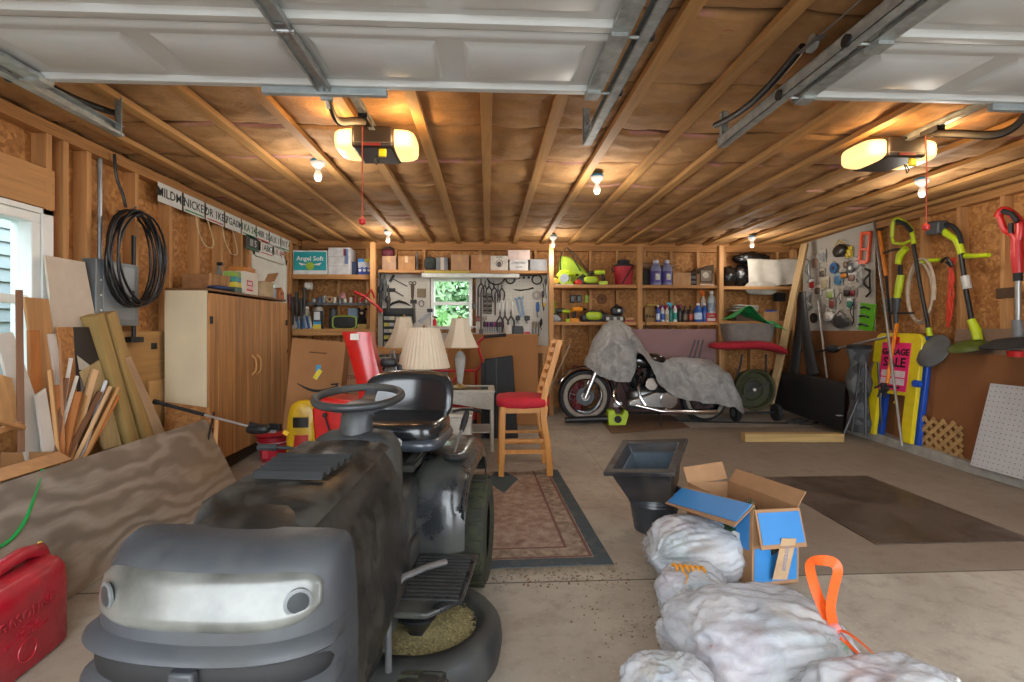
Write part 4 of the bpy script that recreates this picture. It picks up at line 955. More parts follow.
# snow blower
t=thing('snow_blower','red snow blower with tall discharge chute behind the tractor steering wheel','snow blower',P(345,430,4.15)); t.location.z=fz(4.15); RM[t]=Matrix.Translation(t.location)
SR=mat('#c21a14',.3,var=.1,coat=.5)
B=MB(); B.prism([(-.22,.06),(.22,.06),(.26,.40),(.18,.66),(-.20,.70),(-.26,.60)],-.02,.30,'xz'); B.build('housing',SR,t,bev=.02)
MB().bb(-.30,.30,-.0,.34,.02,.07).build('scraper',BLKM,t,bev=.005)
B=MB(); rs=[]
for z,x,w1,d1 in ((.60,.24,.10,.09),(.80,.21,.10,.09),(1.0,.16,.10,.085),(1.15,.12,.105,.08),(1.23,.10,.11,.07)): rs.append([(x-w1,.1,z),(x-w1,-.05,z),(x-w1*.4,-.05-d1*.3,z),(x+w1*.4,-.05-d1*.3,z),(x+w1,-.05,z),(x+w1,.1,z)])
B.rings(rs).build('discharge_chute',SR,t,ang=30)
MB().box((.10,-.083,1.19),(.07,.006,.05),rx=-.1).build('chute_decal',WHT,t)
B=MB(); B.tube([(-.10,-.05,.40),(-.14,-.06,.55)],.008,8); B.lathe([(.004,0),(.02,.01),(.02,.03),(.006,.04)],(-.142,-.062,.54),12); B.build('control_lever',BLK,t)
B=MB(); sup(B,(.36,-.02,.98),(.07,.05,.04),3); B.tube([(.36,0,.98),(.44,0,.95),(.46,.02,.6)],.02,8); B.build('chute_crank',BLK,t)
B=MB(); B.tube([(.16,.15,.5),(.22,.25,.85),(.28,.35,.96)],.012,8); B.tube([(.28,.35,.96),(.40,.40,.97)],.015,8); B.build('handle_bar',BLK,t)
for s in (-1,1): MB().cyl((s*.28,.3,.14),.14,.08,22,'x').build('wheel',BLKM,t)
# ================= BACK LEFT SHELVES AND BENCH =================
SHW=wood('#c08a52','x'); SY0=6.72
def upright(px,y0,y1,Y,lab,w=.06,d=.089,z1=2.41,dx=0):
    x=P(px,300,Y).x; return stick('shelf_post',(x,Y,fz(Y)),(x,Y,z1),w,d,pz,lab,'post')
def shelf(px0,px1,py,Y0,Y1,lab,th=.03,lip=.06,m=None,name='shelf'):
    x0=P(px0,300,Y0).x; x1=P(px1,300,Y0).x; z=P(400,py,Y0).z
    B=MB(); B.bb(x0,x1,Y0+.02,Y1,z-th,z); o=B.build(name,m or SHW); tag(o,lab,'shelf')
    if lip: MB().bb(x0,x1,Y0,Y0+.02,z-lip,z+.004).build('front_rail',m or SHW,o,world=True,bev=.002)
    return z
upright(289,0,0,6.75,'wooden shelf post at the left end beside the entry door')
upright(373,0,0,6.70,'wooden shelf post between the left shelves and the pegboard')
upright(551,0,0,6.75,'wooden shelf post at the right end of the pegboard bench')
upright(639.5,0,0,6.75,'wooden shelf post between the two right shelf bays')
upright(720,0,0,6.75,'wooden shelf post left of the black plastic bags')
zA=shelf(292,370,275,6.74,7.18,'top plywood shelf holding tissue packs, left of the pegboard')
zB=shelf(298,370,303,6.90,7.15,'narrow grey metal shelf full of small tins at the left',th=.02,lip=.03,m=mat('#5c6064',.5,.4))
zC=shelf(292,370,329,6.70,7.18,'lower wooden shelf with green ringed speaker at the left',lip=.085)
zD=shelf(378,549,270,6.92,7.18,'long high shelf of cartons above the pegboard window',lip=.035)
def pitem(px0,px1,Y): return (P(px0,300,Y).x+P(px1,300,Y).x)/2, P(px1,300,Y).x-P(px0,300,Y).x
def carton(px0,px1,py0,z,Y,dep,m,lab,name='cardboard_box',cat='box',group=None,tape=True,rz=0,fn=None):
    x,wd=pitem(px0,px1,Y); h=P(400,py0,Y).z-z
    t=thing(name,lab,cat,(x,Y+dep/2,z),rz,group)
    MB().bb(-wd/2,wd/2,-dep/2,dep/2,0,h).build('carton',m,t,bev=.005)
    if tape: MB().bb(-.022,.022,-dep/2-.001,dep/2,h*.55,h+.001).build('tape',mat('#b8935f',.4),t)
    if fn: fn(t,wd,dep,h)
    return t
def front(x,z,dep): return Matrix.Translation((x,-dep/2-.0015,z))@FR((0,0,0),(1,0,0),(0,0,1))
def ptxt(s,x,z,sz,c,dep,t,bold=.0008): text('lettering',s,sz,mat(c,.6,var=0),t,front(x,z,dep),ext=.0005,world=False,bold=bold)
def patch(t,x0,x1,z0,z1,dep,c,nm='printed_patch',th=.0012): return MB().bb(x0,x1,-dep/2-th,-dep/2,z0,z1).build(nm,mat(c,.5,var=.04),t)
def soft(t,w,d,h): 
    patch(t,-w/2+.01,w/2-.01,.06,h-.02,d,'#1f9aa0'); ptxt('Angel Soft',0,h*.66,.085,'#f2f4f2',d+.004,t)
    B=MB(); B.cyl((0,-d/2-.002,h*.36),.055,.003,20,'y'); B.build('green_seal',mat('#9cb83c',.5),t)
    B=MB()
    for s in (-1,1): B.prism([(s*.03,h*.42),(s*.15,h*.5),(s*.12,h*.38)],-d/2-.003,-d/2-.001,'xz')
    B.build('white_wings',WHT,t)
carton(293,327,251,zA,6.78,.28,mat('#d4dcda',.4),'teal and white bathroom tissue pack on the top left shelf','tissue_pack','tissue pack',None,False,fn=soft)
def white3(t,w,d,h):
    for k in (1,2): patch(t,-w/2,w/2,h*k/3-.004,h*k/3+.001,d,'#9a9a9a','seam')
    patch(t,w*.25,w*.42,h*.4,h*.95,d,'#6c7ea8'); patch(t,w*.2,w*.3,h*.7,h*.95,d,'#b8434a')
carton(328,350,248,zA,6.78,.3,mat('#c9c9ca',.45),'white wrapped paper towel pack stacked three high on top left shelf','towel_pack','paper towels',None,False,fn=white3)
def bluep(t,w,d,h):
    patch(t,-w/2,w/2,0,h*.45,d,'#2c4a9a'); patch(t,-w/2,w*.0,h*.8,h,d,'#3a86c8'); patch(t,0,w/2,h*.8,h,d,'#d8cc4a')
    for i in range(5): MB().cyl((-w*.35+i*w*.17,-d/2-.002,h*(.3+.12*(i%2))),.02,.002,12,'y').build('flower_print',mat('#3d5fb0' if i%2 else '#e8e8ee',.5),t)
carton(358,371,259,zA,6.8,.25,mat('#c8ccd8',.45),'small blue and white tissue pack at the right of top left shelf','tissue_pack','tissue pack',None,False,fn=bluep)
carton(351,357,262,zA,6.86,.22,mat('#33415f',.5),'narrow dark blue pack between white and blue tissue packs','tissue_pack','tissue pack',None,False)
# small tins on metal shelf
TN=['silver','blue grey','pale silver','dark blue','cream','grey','tan','white','rusty red','off-white','brownish grey']
tins=[('#8f9498',.028),('#5a6f86',.03),('#9aa0a4',.026),('#37506e',.028),('#b8b4a8',.028),('#7a7e80',.026),('#a8a294',.03),('#d0ccc4',.024),('#8b3a34',.026),('#c8c4bc',.028),('#98948c',.026)]
for i,(c,r) in enumerate(tins):
    x=P(313+i*5.2,300,6.95).x; h=.05+.02*((i*7)%3)
    B=MB(); B.lathe([(r,0),(r,h),(r*.9,h+.004),(r*.9,h+.012)],(x,6.98+.03*(i%2),zB),12); tag(B.build('small_tin',mat(c,.35,.3)),TN[i]+' small round tin on the grey metal shelf, '+['first','second','third','fourth','fifth','sixth','seventh','eighth','ninth','tenth','last'][i]+' from the left','tin','small tins in the row on the grey metal shelf')
t=thing('tape_roll','brown roll standing on the tins shelf','tape roll',(P(330,300,6.94).x,6.94,zB+.07)); B=MB(); B.lathe([(.022,-.02),(.05,-.02),(.05,.02),(.022,.02),(.022,-.02)],(0,0,0),18,'y',cap=False); B.build('roll',mat('#a8855c',.7),t); t.location.z=zB+.05
B=MB(); sup(B,(P(343,300,7.0).x,7.0,zB+.10),(.04,.04,.05),2.5); tag(B.build('pink_pouch',mat('#b8837c',.7)),'pinkish round pouch standing among the tins','pouch')
# lower shelf content
def jar(px,Y,z,r,h,m,lab,cat='jar',name='jar',lidm=None,group=None,neck=.8):
    x=P(px,300,Y).x; t=thing(name,lab,cat,(x,Y,z),0,group)
    MB().lathe([(r*.9,0),(r,.01),(r,h*.8),(r*neck,h*.9),(r*neck,h*.92)],(0,0,0),16).build('body',m,t,ang=50)
    MB().lathe([(r*neck*1.05,0),(r*neck*1.05,h*.08),(r*neck*.9,h*.1)],(0,0,h*.91),14).build('lid',lidm or BLK,t); return t
jar(305,6.86,zC,.06,.30,mat('#8d8a7c',.5),'tall grey container with lid at left of the lower left shelf',lidm=WHT)
jar(318.5,6.95,zC,.07,.33,mat('#9a968c',.5),'white tub with dark lid behind the blue box on the lower left shelf','tub','tub')
def bx3(t,w,d,h): patch(t,-w/2,w/2,.0,h*.25,d,'#c8b43a'); patch(t,-w/2,w/2,h*.25,h*.4,d,'#2f86b8'); patch(t,-w*.35,w*.35,h*.5,h*.95,d,'#c8c8c8')
carton(313,321,311,zC,6.76,.1,mat('#3b3f46',.5),'small dark box with blue and yellow bands on the lower left shelf',tape=False,fn=bx3)
for i in range(7):
    t=stick('paper_pad',P(294+i*2.6,330,6.78)+Vector((0,0,0)),P(291.5+i*2.6,318,6.80),.012,.11,mat(('#c8ccd0','#5f87b8','#d8d8d4','#3e6ea8','#a8b4c0','#2e5a98','#d0d0c8')[i],.5),'thin leaning pad or envelope in the row at the left','paper pad'); t['group']='pads leaning at the left end of the lower left shelf'; t.location.z=zC; t['label']=('pale','blue','white','deep blue','light grey','navy blue','cream')[i]+' thin pad leaning on the lower left shelf, '+['first','second','third','fourth','fifth','sixth','last'][i]+' from the left'
x,_=pitem(333,357,6.8)
t=thing('portable_speaker','black oblong speaker with lime green ring on the lower left shelf','speaker',(x,6.82,zC))
B=MB(); sup(B,(0,0,.085),(.155,.06,.085),4.5,30,12); B.build('grille',mat('#24282a',.7,bmp=.3,ns=60),t,ang=70)
B=MB(); B.tube([(.155*math.copysign(abs(math.cos(a))**.45,math.cos(a)),-.045,.088+.083*math.copysign(abs(math.sin(a))**.45,math.sin(a))) for a in [2*PI*k/40 for k in range(40)]],.009,8,close=True); B.build('green_ring',mat('#8fae3a',.4),t)
jar(333,6.98,zC,.055,.29,mat('#3a3e44',.4),'dark jug behind the green ringed speaker','jug','jug')
carton(348,357,308,zC,7.0,.1,mat('#7d93a8',.5),'light blue box behind the green ringed speaker',tape=False)
carton(357,366,324,zC,6.76,.14,mat('#a88a4a',.6),'small tan box at the right end of lower left shelf',tape=False)
t=thing('teddy_bear','dark furry toy with pale muzzle sitting at the right of lower left shelf','toy',(P(362,300,6.9).x,6.92,zC))
FUR=mat('#1e1714',.95,bmp=.6,ns=50)
B=MB(); B.blob((0,0,.10),(.06,.05,.1)); B.blob((0,-.01,.22),(.055,.05,.05)); B.blob((-.045,0,.27),.022); B.blob((.045,0,.27),.022); B.blob((-.05,-.05,.04),(.025,.05,.025)); B.blob((.05,-.05,.04),(.025,.05,.025)); B.build('toy_body',FUR,t)
MB().blob((.0,-.052,.215),(.024,.02,.02)).build('muzzle',mat('#b08f7a',.8),t)
t=thing('black_caddy','dark cluster of black hand tools hanging beside the left shelf post','tool bundle',(P(297,300,6.7).x,6.68,zC+.2))
for i,(dx,z0,z1,c) in enumerate(((-.05,-.15,.22,'#1b1b1c'),(.0,-.1,.28,'#26211e'),(.06,-.2,.2,'#15171a'),(.10,.0,.34,'#2b2420'),(-.09,.05,.25,'#6f1f1c'))): MB().tube([(dx,0,z0),(dx+.01,-.01,(z0+z1)/2),(dx,.0,z1)],[.012,.02,.026],8).build('tool_handle',mat(c,.5),t)
B=MB(); B.lathe([(.015,0),(.05,0),(.05,.08),(.015,.08)],P(309,286,6.8)+Vector((-.04,0,0)),18,'x'); tag(B.build('paper_roll',mat('#c4c2ba',.7)),'white roll hanging under the top left shelf','paper roll')
# red clamp/tool on the post
t=thing('bar_clamp','red spring clamp pair hanging on the left pegboard post','clamp',P(372,300,6.6))
B=MB(); B.tube([(-.22,-.02,.10),(-.08,-.03,.04),(.08,-.02,-.09),(.13,-.01,-.16)],[.035,.028,.03,.04],8,flat=.6); B.build('clamp_jaw',RED,t)
B=MB(); B.tube([(-.14,-.03,-.02),(-.06,-.03,.06),(.0,-.03,.13),(.04,-.02,.02)],[.03,.026,.03,.02],8,flat=.6); B.build('clamp_handle',RED,t)
# items on the high shelf
zz=zD
t=thing('maroon_bag','dark maroon round bag on a carton at the left of the high shelf','bag',(P(387.5,300,6.98).x,7.02,0)); 
c1=carton(382,396,256,zz,6.96,.2,mat('#a8866c',.8),'pinkish brown carton under the maroon bag on high shelf')
t.location.z=P(400,256,6.96).z; B=MB(); sup(B,(0,0,.05),(.085,.07,.055),3); B.build('bag',mat('#5a1a28',.7),t); MB().tube([(-.08,0,.07),(-.05,0,.12),(.03,0,.13),(.085,0,.08)],.012,8).build('bag_trim',BLK,t)
carton(398,415,256,zz,6.98,.18,mat('#a87c50',.8),'tan carton second from left on the high shelf')
tag(MB().lathe([(.018,0),(.018,.17),(.012,.19)],(P(413,300,7.1).x,7.12,P(400,256,6.98).z),12).build('thermos',mat('#8b8d90',.3,.6)) if False else MB().lathe([(.016,0),(.016,.25),(.010,.27)],(P(416.8,300,7.05).x,7.06,zz),12).build('thermos',mat('#8b8d90',.3,.6)),'slim grey cylinder standing between cartons on the high shelf','flask')
t=thing('backpack','dark grey green small backpack on the high shelf above the window','backpack',(P(430,300,7.0).x,7.03,zz)); B=MB(); sup(B,(0,0,.10),(.085,.06,.10),3); B.build('pack_body',mat('#39403c',.85,bmp=.4,ns=40),t,ang=80); B=MB(); sup(B,(0,-.055,.07),(.06,.025,.05),3); B.build('front_pocket',mat('#2f3532',.85),t); MB().tube([(-.02,0,.2),(0,0,.23),(.02,0,.2)],.006,6).build('top_loop',BLK,t)
def strip(t,w,d,h): patch(t,-w*.12,w*.18,0,h,d,'#b8b0a0')
carton(436,448,257,zz,6.98,.18,mat('#6f7478',.7),'grey carton with pale band on the high shelf',tape=False,fn=strip)
carton(451,469,254,zz,6.96,.2,mat('#b08a68',.8),'tan carton with pale tape over the window on the high shelf')
carton(471,490,254,zz,6.96,.2,mat('#ad7d55',.8),'plain brown taped carton right of centre on the high shelf')
def drawn(t,w,d,h):
    B=MB(); B.tube([(.045*math.cos(a),-d/2-.001,h*.5+.05*math.sin(a)) for a in [2*PI*k/20 for k in range(20)]],.004,5,close=True); B.blob((0,-d/2,h*.45),(.03,.004,.04)); B.build('printed_drawing',mat('#5a5450',.7),t); ptxt('PATIO',0,h*.88,.03,'#5a5450',d,t)
carton(490.5,508,255,zz,6.96,.2,mat('#cfc8bc',.7),'white carton with dark drawn figure on the high shelf',tape=False,fn=drawn)
def wtxt(t,w,d,h): ptxt('CHRISTMAS',0,h*.72,.034,'#6a6a70',d,t); ptxt('LIGHTS',0,h*.35,.03,'#6a6a70',d,t)
b2=carton(509.5,528,259,zz,6.96,.2,mat('#c9c8c6',.7),'white lettered box under the pinkish bin on the high shelf',tape=False,fn=wtxt)
carton(508,530,249,P(400,259,6.96).z,6.96,.2,mat('#d0bcb4',.5),'pinkish plastic bin on top of the white lettered box','storage_bin','bin',None,False)
carton(530,547,258,zz,6.97,.18,mat('#8d8f92',.4,alpha=.85),'clear grey plastic bin at right end of the high shelf','storage_bin','bin',None,False)
# fluorescent fitting under the shelf
t=thing('strip_light','long white fluorescent fitting under the high shelf above the window','strip light',(P(470,300,6.86).x,6.95,P(400,277,6.9).z))
MB().bb(-.66,.68,-.05,.06,0,.055).build('fitting',mat('#cfd2cc',.4),t,bev=.004)
MB().bb(-.63,.0,-.055,-.03,.06,.085).build('yellow_lath',mat('#b7a83c',.5),t)
for s in (-.5,.5): MB().tube([(s,0,.05),(s,0,.10)],.004,6).build('chain',STEEL,t)
# pegboards
PEG=mat('#bdb8ac',.6,var=.04,ns=3)
def peg(px0,px1,py0,py1,Y,lab):
    x0,x1=P(px0,300,Y).x,P(px1,300,Y).x; z0,z1=P(400,py1,Y).z,P(400,py0,Y).z
    o=MB().bb(x0,x1,Y,Y+.006,z0,z1).build('pegboard',PEG); tag(o,lab,'pegboard')
    B=MB()
    nx=int((x1-x0)/.05); nz=int((z1-z0)/.05)
    for i in range(nx):
        for j in range(nz): 
            cx,cz=x0+.025+i*.05,z0+.025+j*.05; B.face([B.v((cx+.004*math.cos(a),Y-.0008,cz+.004*math.sin(a))) for a in (0,1.05,2.09,3.14,4.19,5.24)])
    B.build('peg_hole',mat('#4e4a44',.9,var=0),o,world=True); tag(bpy.data.objects[bpy.context.scene.collection.objects[-1].name],kind='stuff'); return o
PY=7.17
peg(378,430,272,385,PY,'cream pegboard left of the back window with hanging tools')
peg(476,549,272,385,PY,'cream pegboard right of the back window crowded with tools')
peg(430,476,333,385,PY,'cream pegboard piece under the back window')
MB_=None
# workbench
xb0,xb1=P(377,300,6.6).x,P(549,300,6.6).x; zb=P(400,347,6.6).z
t=thing('workbench','long wooden workbench with plank front rail under the pegboards','workbench',((xb0+xb1)/2,6.88,fz(6.88)))
hb=zb-fz(6.88); W2=(xb1-xb0)/2
MB().bb(-W2,W2,-.26,.28,hb-.03,hb).build('bench_top',SHW,t); MB().bb(-W2,W2,-.28,-.26,hb-.09,hb+.004).build('front_rail',SHW,t,bev=.002)
for sx in (-W2+.35,0,W2-.05):
    for sy in (-.22,.24): MB().bb(sx-.03,sx+.03,sy-.02,sy+.02,-.01,hb-.03).build('leg',pz,t)
MB().bb(-W2+.3,W2,-.2,.26,.30,.32).build('lower_shelf',SHW,t)
rn=random.Random(11)
# clutter below the bench: crates, cans and coils, each its own thing
under=[('red_toolbox','red steel toolbox under the bench, behind the wicker table',.42,.25,.22,'#a0141c',.0),('grey_case','dark grey tool case under the bench left of the lamps',.36,.3,.24,'#2f3336',-.95),('black_crate','black plastic crate under the bench at its left end',.34,.28,.3,'#17181a',-1.02)]
def crate(name,lab,cat,x,y,z,d,c,rz=0):
    t=thing(name,lab,cat,(x,y,z),rz); w,dd,h=d
    MB().bb(-w/2,w/2,-dd/2,dd/2,0,h*.7).build('case',mat(c,.4,coat=.2),t,bev=.008); MB().bb(-w/2-.004,w/2+.004,-dd/2-.004,dd/2,h*.7+.002,h).build('lid',mat(c,.4,coat=.2),t,bev=.008)
    MB().tube([(-w*.15,-dd/2,h*.5),(-w*.13,-dd/2-.03,h*.5),(w*.13,-dd/2-.03,h*.5),(w*.15,-dd/2,h*.5)],.007,6).build('handle',CHROME,t); return t
f0=fz(6.9)
crate('tool_case','red steel toolbox under the bench behind the wicker table','toolbox',P(470,300,6.75).x,6.78,f0+.32,(.5,.25,.24),'#a0141c')
crate('tool_case','dark grey tool case under the bench left of the lamps','toolbox',P(396,300,6.75).x,6.8,f0+.32,(.34,.25,.24),'#2b2f33')
crate('storage_crate','black plastic crate on the floor under the bench at its left','crate',P(392,300,6.7).x,6.72,f0,(.42,.3,.27),'#1a1b1d')
crate('storage_crate','dark blue plastic crate on the floor under the bench middle','crate',P(428,300,6.7).x,6.72,f0,(.4,.3,.25),'#1f2a3a')
for i,(px,c,lab) in enumerate(((411,'#4a4c4e','grey round pail under the bench between the lamp bases'),(440,'#c0b8a8','pale round pail under the bench left of the red toolbox'),(541,'#2a2a2c','black round pail under the bench right end'))):
    t=thing('pail',lab,'pail',(P(px,300,6.7).x,6.74,f0+.32 if i<2 else f0),0); MB().lathe([(.09,0),(.11,.2),(.115,.2),(.115,.22),(.10,.22),(.085,.02),(.001,.02)],(0,0,0),20,cap=False).build('pail_body',mat(c,.4),t); MB().tube([(.11*math.cos(a),0,.2+.09*math.sin(a)) for a in [PI*k/12 for k in range(13)]],.003,5).build('bail',STEEL,t)
# clamps, saws, coils on the front of the bench
for i,px in enumerate((380,387,394,401,408,416,424,431)):
    a=P(px,352+3*(i%3),6.575); b=P(px+(-3,2,4,-2,3,-4,2,1)[i],378+4*(i%2),6.575)
    t=thing('bar_clamp',('silver','black','rusty','grey')[i%4]+' bar clamp hanging under the bench front, '+('first','second','third','fourth','fifth','sixth','seventh','last')[i]+' from the left','clamp',a,0,'bar clamps under the bench front')
    MB().bar((0,0,0),b-a,.012,.006).build('bar',mat(('#a5a6a6','#222325','#7a4a30','#6b6d6f')[i%4],.4,.5),t); MB().box((b-a)*.9+Vector((.015,0,0)),(.06,.03,.03)).build('jaw',mat('#3a3b3d',.5),t); MB().box((b-a)*.15+Vector((.015,0,0)),(.06,.03,.03)).build('jaw',mat('#3a3b3d',.5),t)
# ---- tools on the pegboards -------------------------------------------------
TB,TS,TG=mat('#1f1e1d',.5,.2),mat('#6d6f70',.35,.7),mat('#4a4238',.6,.2)
def wt(name,lab,cat,px,py,group=None,Y=PY-.012): 
    p=P(px,py,Y); return thing(name,lab,cat,p,0,group)
S1=.0137
def plier(px,py,sz,c,lab,ang=0,group='pliers on the pegboard'):
    t=thing('pliers',lab,'pliers',P(px,py,PY-.015),0,group,rot=(0,R(ang),0)); k=sz
    for s in (-1,1): MB().tube([(0,0,0),(s*.028*k,0,-.05*k),(s*.03*k,0,-.10*k),(s*.02*k,0,-.16*k)],[.008*k,.008*k,.009*k,.006*k],6).build('grip',mat(c,.5),t)
    MB().tube([(0,0,-.01*k),(0,0,.03*k),(0,0,.065*k)],[.014*k,.016*k,.005*k],6,flat=.5).build('jaws',TS,t)
def wrench(px,py,L,m,lab,ang=0,group='wrenches on the pegboard'):
    t=thing('wrench',lab,'wrench',P(px,py,PY-.015),0,group,rot=(0,R(ang),0))
    MB().bar((0,0,0),(0,0,-L),L*.10,.006).build('handle',m,t); B=MB(); B.prism([(-.1*L,0),(-.12*L,.14*L),(-.05*L,.16*L),(-.04*L,.07*L),(.04*L,.07*L),(.05*L,.16*L),(.12*L,.14*L),(.1*L,0)],-.005,.005,'xz'); B.build('open_jaw',m,t)
nth=['first','second','third','fourth','fifth','sixth','seventh','eighth','ninth','tenth','eleventh','twelfth']
# left board
t=wt('claw_hammer','crossed black claw hammer high on the left pegboard','hammer',392,281); MB().bar((.0,0,.03),(.16,0,-.06),.014,.01).build('handle',TB,t); MB().box((0,0,.03),(.09,.02,.028),ry=R(-60)).build('head',TB,t)
t=wt('small_hatchet','black hatchet hanging below the crossed hammer on left pegboard','hatchet',393,290); MB().bar((0,0,0),(.11,0,-.07),.014,.01).build('handle',TB,t); MB().box((-.02,0,.0),(.09,.014,.04)).build('head',TB,t)
t=wt('tin_snips','long rusty scissors with ring handles on the left pegboard','shears',412.5,283)
for s in (-1,1): MB().tube([(s*.027+.022*math.cos(a),0,.022*math.sin(a)) for a in [2*PI*k/16 for k in range(16)]],.006,6,close=True).build('ring_handle',TG,t)
MB().prism([(-.025,-.02),(.025,-.02),(.02,-.20),(0,-.27),(-.02,-.20)],-.004,.004,'xz').build('blades',mat('#4a3a2a',.6,.3),t)
t=wt('saw_blade','dark rusty saw blade hanging below the long scissors','saw',413.5,303); MB().prism([(-.02,.03),(.02,.03),(.035,-.27),(-.005,-.3)],-.002,.002,'xz').build('blade',mat('#55504a',.5,.4),t); MB().box((0,0,.02),(.09,.02,.055)).build('grip',TB,t)
t=wt('square_tool','small square plate tool with ring below on left pegboard','tool',421.5,293); MB().box((0,0,0),(.09,.01,.10)).build('plate',mat('#77684e',.6),t,bev=.003); MB().tube([(.025*math.cos(a),0,-.12+.035*math.sin(a)) for a in [2*PI*k/14 for k in range(14)]],.006,6,close=True).build('ring',TS,t)
t=wt('drawknife','curved black plane tool on the left pegboard above the parts rack','tool',399,303); MB().tube([(-.12,0,-.05),(-.06,0,0),(.0,0,.02),(.07,0,0),(.12,0,-.03)],[.008,.022,.028,.02,.008],8,flat=.6).build('tool_body',TB,t)
t=wt('hand_saw','small hand saw slanting at the left window edge','saw',425,314,Y=PY-.03); MB().prism([(-.10,-.10),(.09,.06),(.09,.03),(-.07,-.13)],-.002,.002,'xz').build('blade',TS,t); MB().box((.07,0,.05),(.08,.02,.05)).build('grip',TB,t)
# parts rack
t=thing('parts_rack','black rack of small parts drawers standing under the left pegboard','parts rack',(P(397,300,7.0).x,7.08,zb))
zr=P(400,308,7.05).z-zb; B=MB(); B.bb(-.19,.19,.02,.07,0,zr)
for i in range(6): B.bb(-.20,.20,-.06,.07,i*zr/6,i*zr/6+.008)
for s in (-.2,.19): B.bb(s,s+.01,-.06,.07,0,zr)
B.build('rack_frame',TB,t)
for i in range(5):
    for j in range(5): MB().bb(-.185+j*.075,-.185+j*.075+.065,-.058,-.01,i*zr/6+.01,i*zr/6+.01+zr/6*.55).build('parts_drawer',mat(('#8a8c88','#b8b09a','#6d6a5c','#a09a3c','#9b9d9c','#4a5258')[(i*3+j)%6],.5),t)
# left post clutter: cords and tools against the pegboard's left edge
for i,(px,py,L,c,lab) in enumerate(((380,265,.5,'#222224','long black tool hanging at the left edge of the left pegboard'),(384,262,.42,'#4b4d4f','grey rod tool hanging second from the left pegboard edge'),(388,285,.3,'#2e2b28','dark tool with bulb end hanging at left pegboard edge'))):
    t=wt('hanging_tool',lab,'tool',px,py,Y=7.08); MB().tube([(0,0,0),(.01,0,-L*.5),(0,0,-L)],[.008,.012,.02],8).build('shaft',mat(c,.5),t); MB().blob((0,0,-L*.55),(.03,.02,.045)).build('tool_head',mat(c,.5),t)
tag(MB().lathe([(.03,0),(.032,.1),(.015,.12),(.012,.14)],(P(384,300,6.9).x,6.9,P(400,309,6.9).z),14).build('red_nozzle',RED),'small red bottle nozzle hanging left of the parts rack','bottle') if False else None
t=thing('extinguisher','small red spray can with black trigger on the window sill','spray can',(P(435,300,7.10).x,7.09,P(400,326,7.1).z)); MB().lathe([(.028,0),(.03,.01),(.03,.08),(.012,.10),(.01,.115)],(0,0,0),16).build('can',RED,t); MB().box((.01,0,.125),(.06,.02,.025),ry=.3).build('trigger',BLK,t); MB().tube([(-.02,0,.12),(-.035,0,.15)],.006,6).build('nozzle',BLK,t)
xs0,xs1=P(428,300,7.1).x,P(477,300,7.1).x; tag(MB().bb(xs0,xs1,7.03,7.18,P(400,326,7.1).z-.02,P(400,326,7.1).z).build('window_sill_board',mat('#cfcabc',.5)),'white sill board below the back window','sill')
# right board
RX=[(481,277,1.0,'#2a2a2a',0),(485,279,.9,'#3a302a',10),(489,280,1.0,'#222',0),(494,281,1.1,'#2a2a2c',-6),(498,283,1.0,'#3a3a3a',4),(502,282,.9,'#262422',0)]
for i,(px,py,s,c,a) in enumerate(RX): plier(px,py+6,s,c if len(c)>4 else '#222222','dark handled pliers in the cluster right of the window, '+nth[i]+' from left',a,'pliers clustered right of the window')
for i,px in enumerate((500,505,511)):
    plier(px,316,1.15,('#303236','#3c3630','#2c2c30')[i],'long dark pliers in the middle row of right pegboard, '+('left','middle','right')[i]+' one',0,'long pliers in the middle of right pegboard')
for i,px in enumerate((474,478,481)):
    t=wt('hanging_tool','thin dark tool hanging close to the right window frame, '+('left','middle','right')[i]+' one','tool',px,285+4*i); MB().tube([(0,0,0),(0,0,-.22-.1*i)],.008,6).build('shaft',TG,t); MB().box((0,0,-.24-.1*i),(.04,.012,.06)).build('tool_head',mat('#7a3a30' if i==1 else '#55524c',.5),t)
for i,(px,lab) in enumerate(((510.5,'small black ring wrench, left ring at the top of right pegboard'),(537,'large black ring at the right top of right pegboard'),(496,'large black hoop hanging by the light fitting'))):
    t=wt('ring',lab,'ring',px,279.5 if i<2 else 276,Y=PY-.02-(.1 if i==2 else 0)); r=(.045,.052,.095)[i]; MB().tube([(r*math.cos(a),0,r*math.sin(a)) for a in [2*PI*k/24 for k in range(24)]],.008,8,close=True).build('hoop',TB,t)
t=wt('tool_bar','long black magnetic bar along the top of the right pegboard','tool holder',521,275.5); MB().box((0,0,0),(.46,.015,.02)).build('bar',TB,t); 
for i in range(4): MB().cyl((-.1+i*.07,-.008,-.03),.018,.02,12,'y').build('hook_ring',TB,t)
t=wt('caliper','dark wide clamp tool under the magnetic bar','clamp',523,289.5); MB().tube([(-.10,0,0),(-.03,0,-.01),(.04,0,.0),(.11,0,.02)],[.006,.02,.012,.022],8,flat=.5).build('tool_body',TG,t)
t=wt('coil_ring','pale coil of wire on the right pegboard','wire coil',536.5,295)
for k in range(3): MB().tube([((.045-.012*k)*math.cos(a),-.003*k,(.05-.012*k)*math.sin(a)) for a in [2*PI*q/20 for q in range(20)]],.004,6,close=True).build('wire_turn',mat('#9a948c',.5),t)
wrench(517,300,.20,mat('#5c7080',.4,.4),'blue grey adjustable wrench, left of the leaning pair',-14); wrench(521.5,299,.20,mat('#5c7080',.4,.4),'blue grey adjustable wrench, right of the leaning pair',-8)
for i,px in enumerate((499.5,503,507,512.5)): wrench(px,302,.12,mat('#b0aaa0',.4,.5),'small light combination wrench on right pegboard, '+nth[i]+' from the left',0,'small light wrenches on the right pegboard')
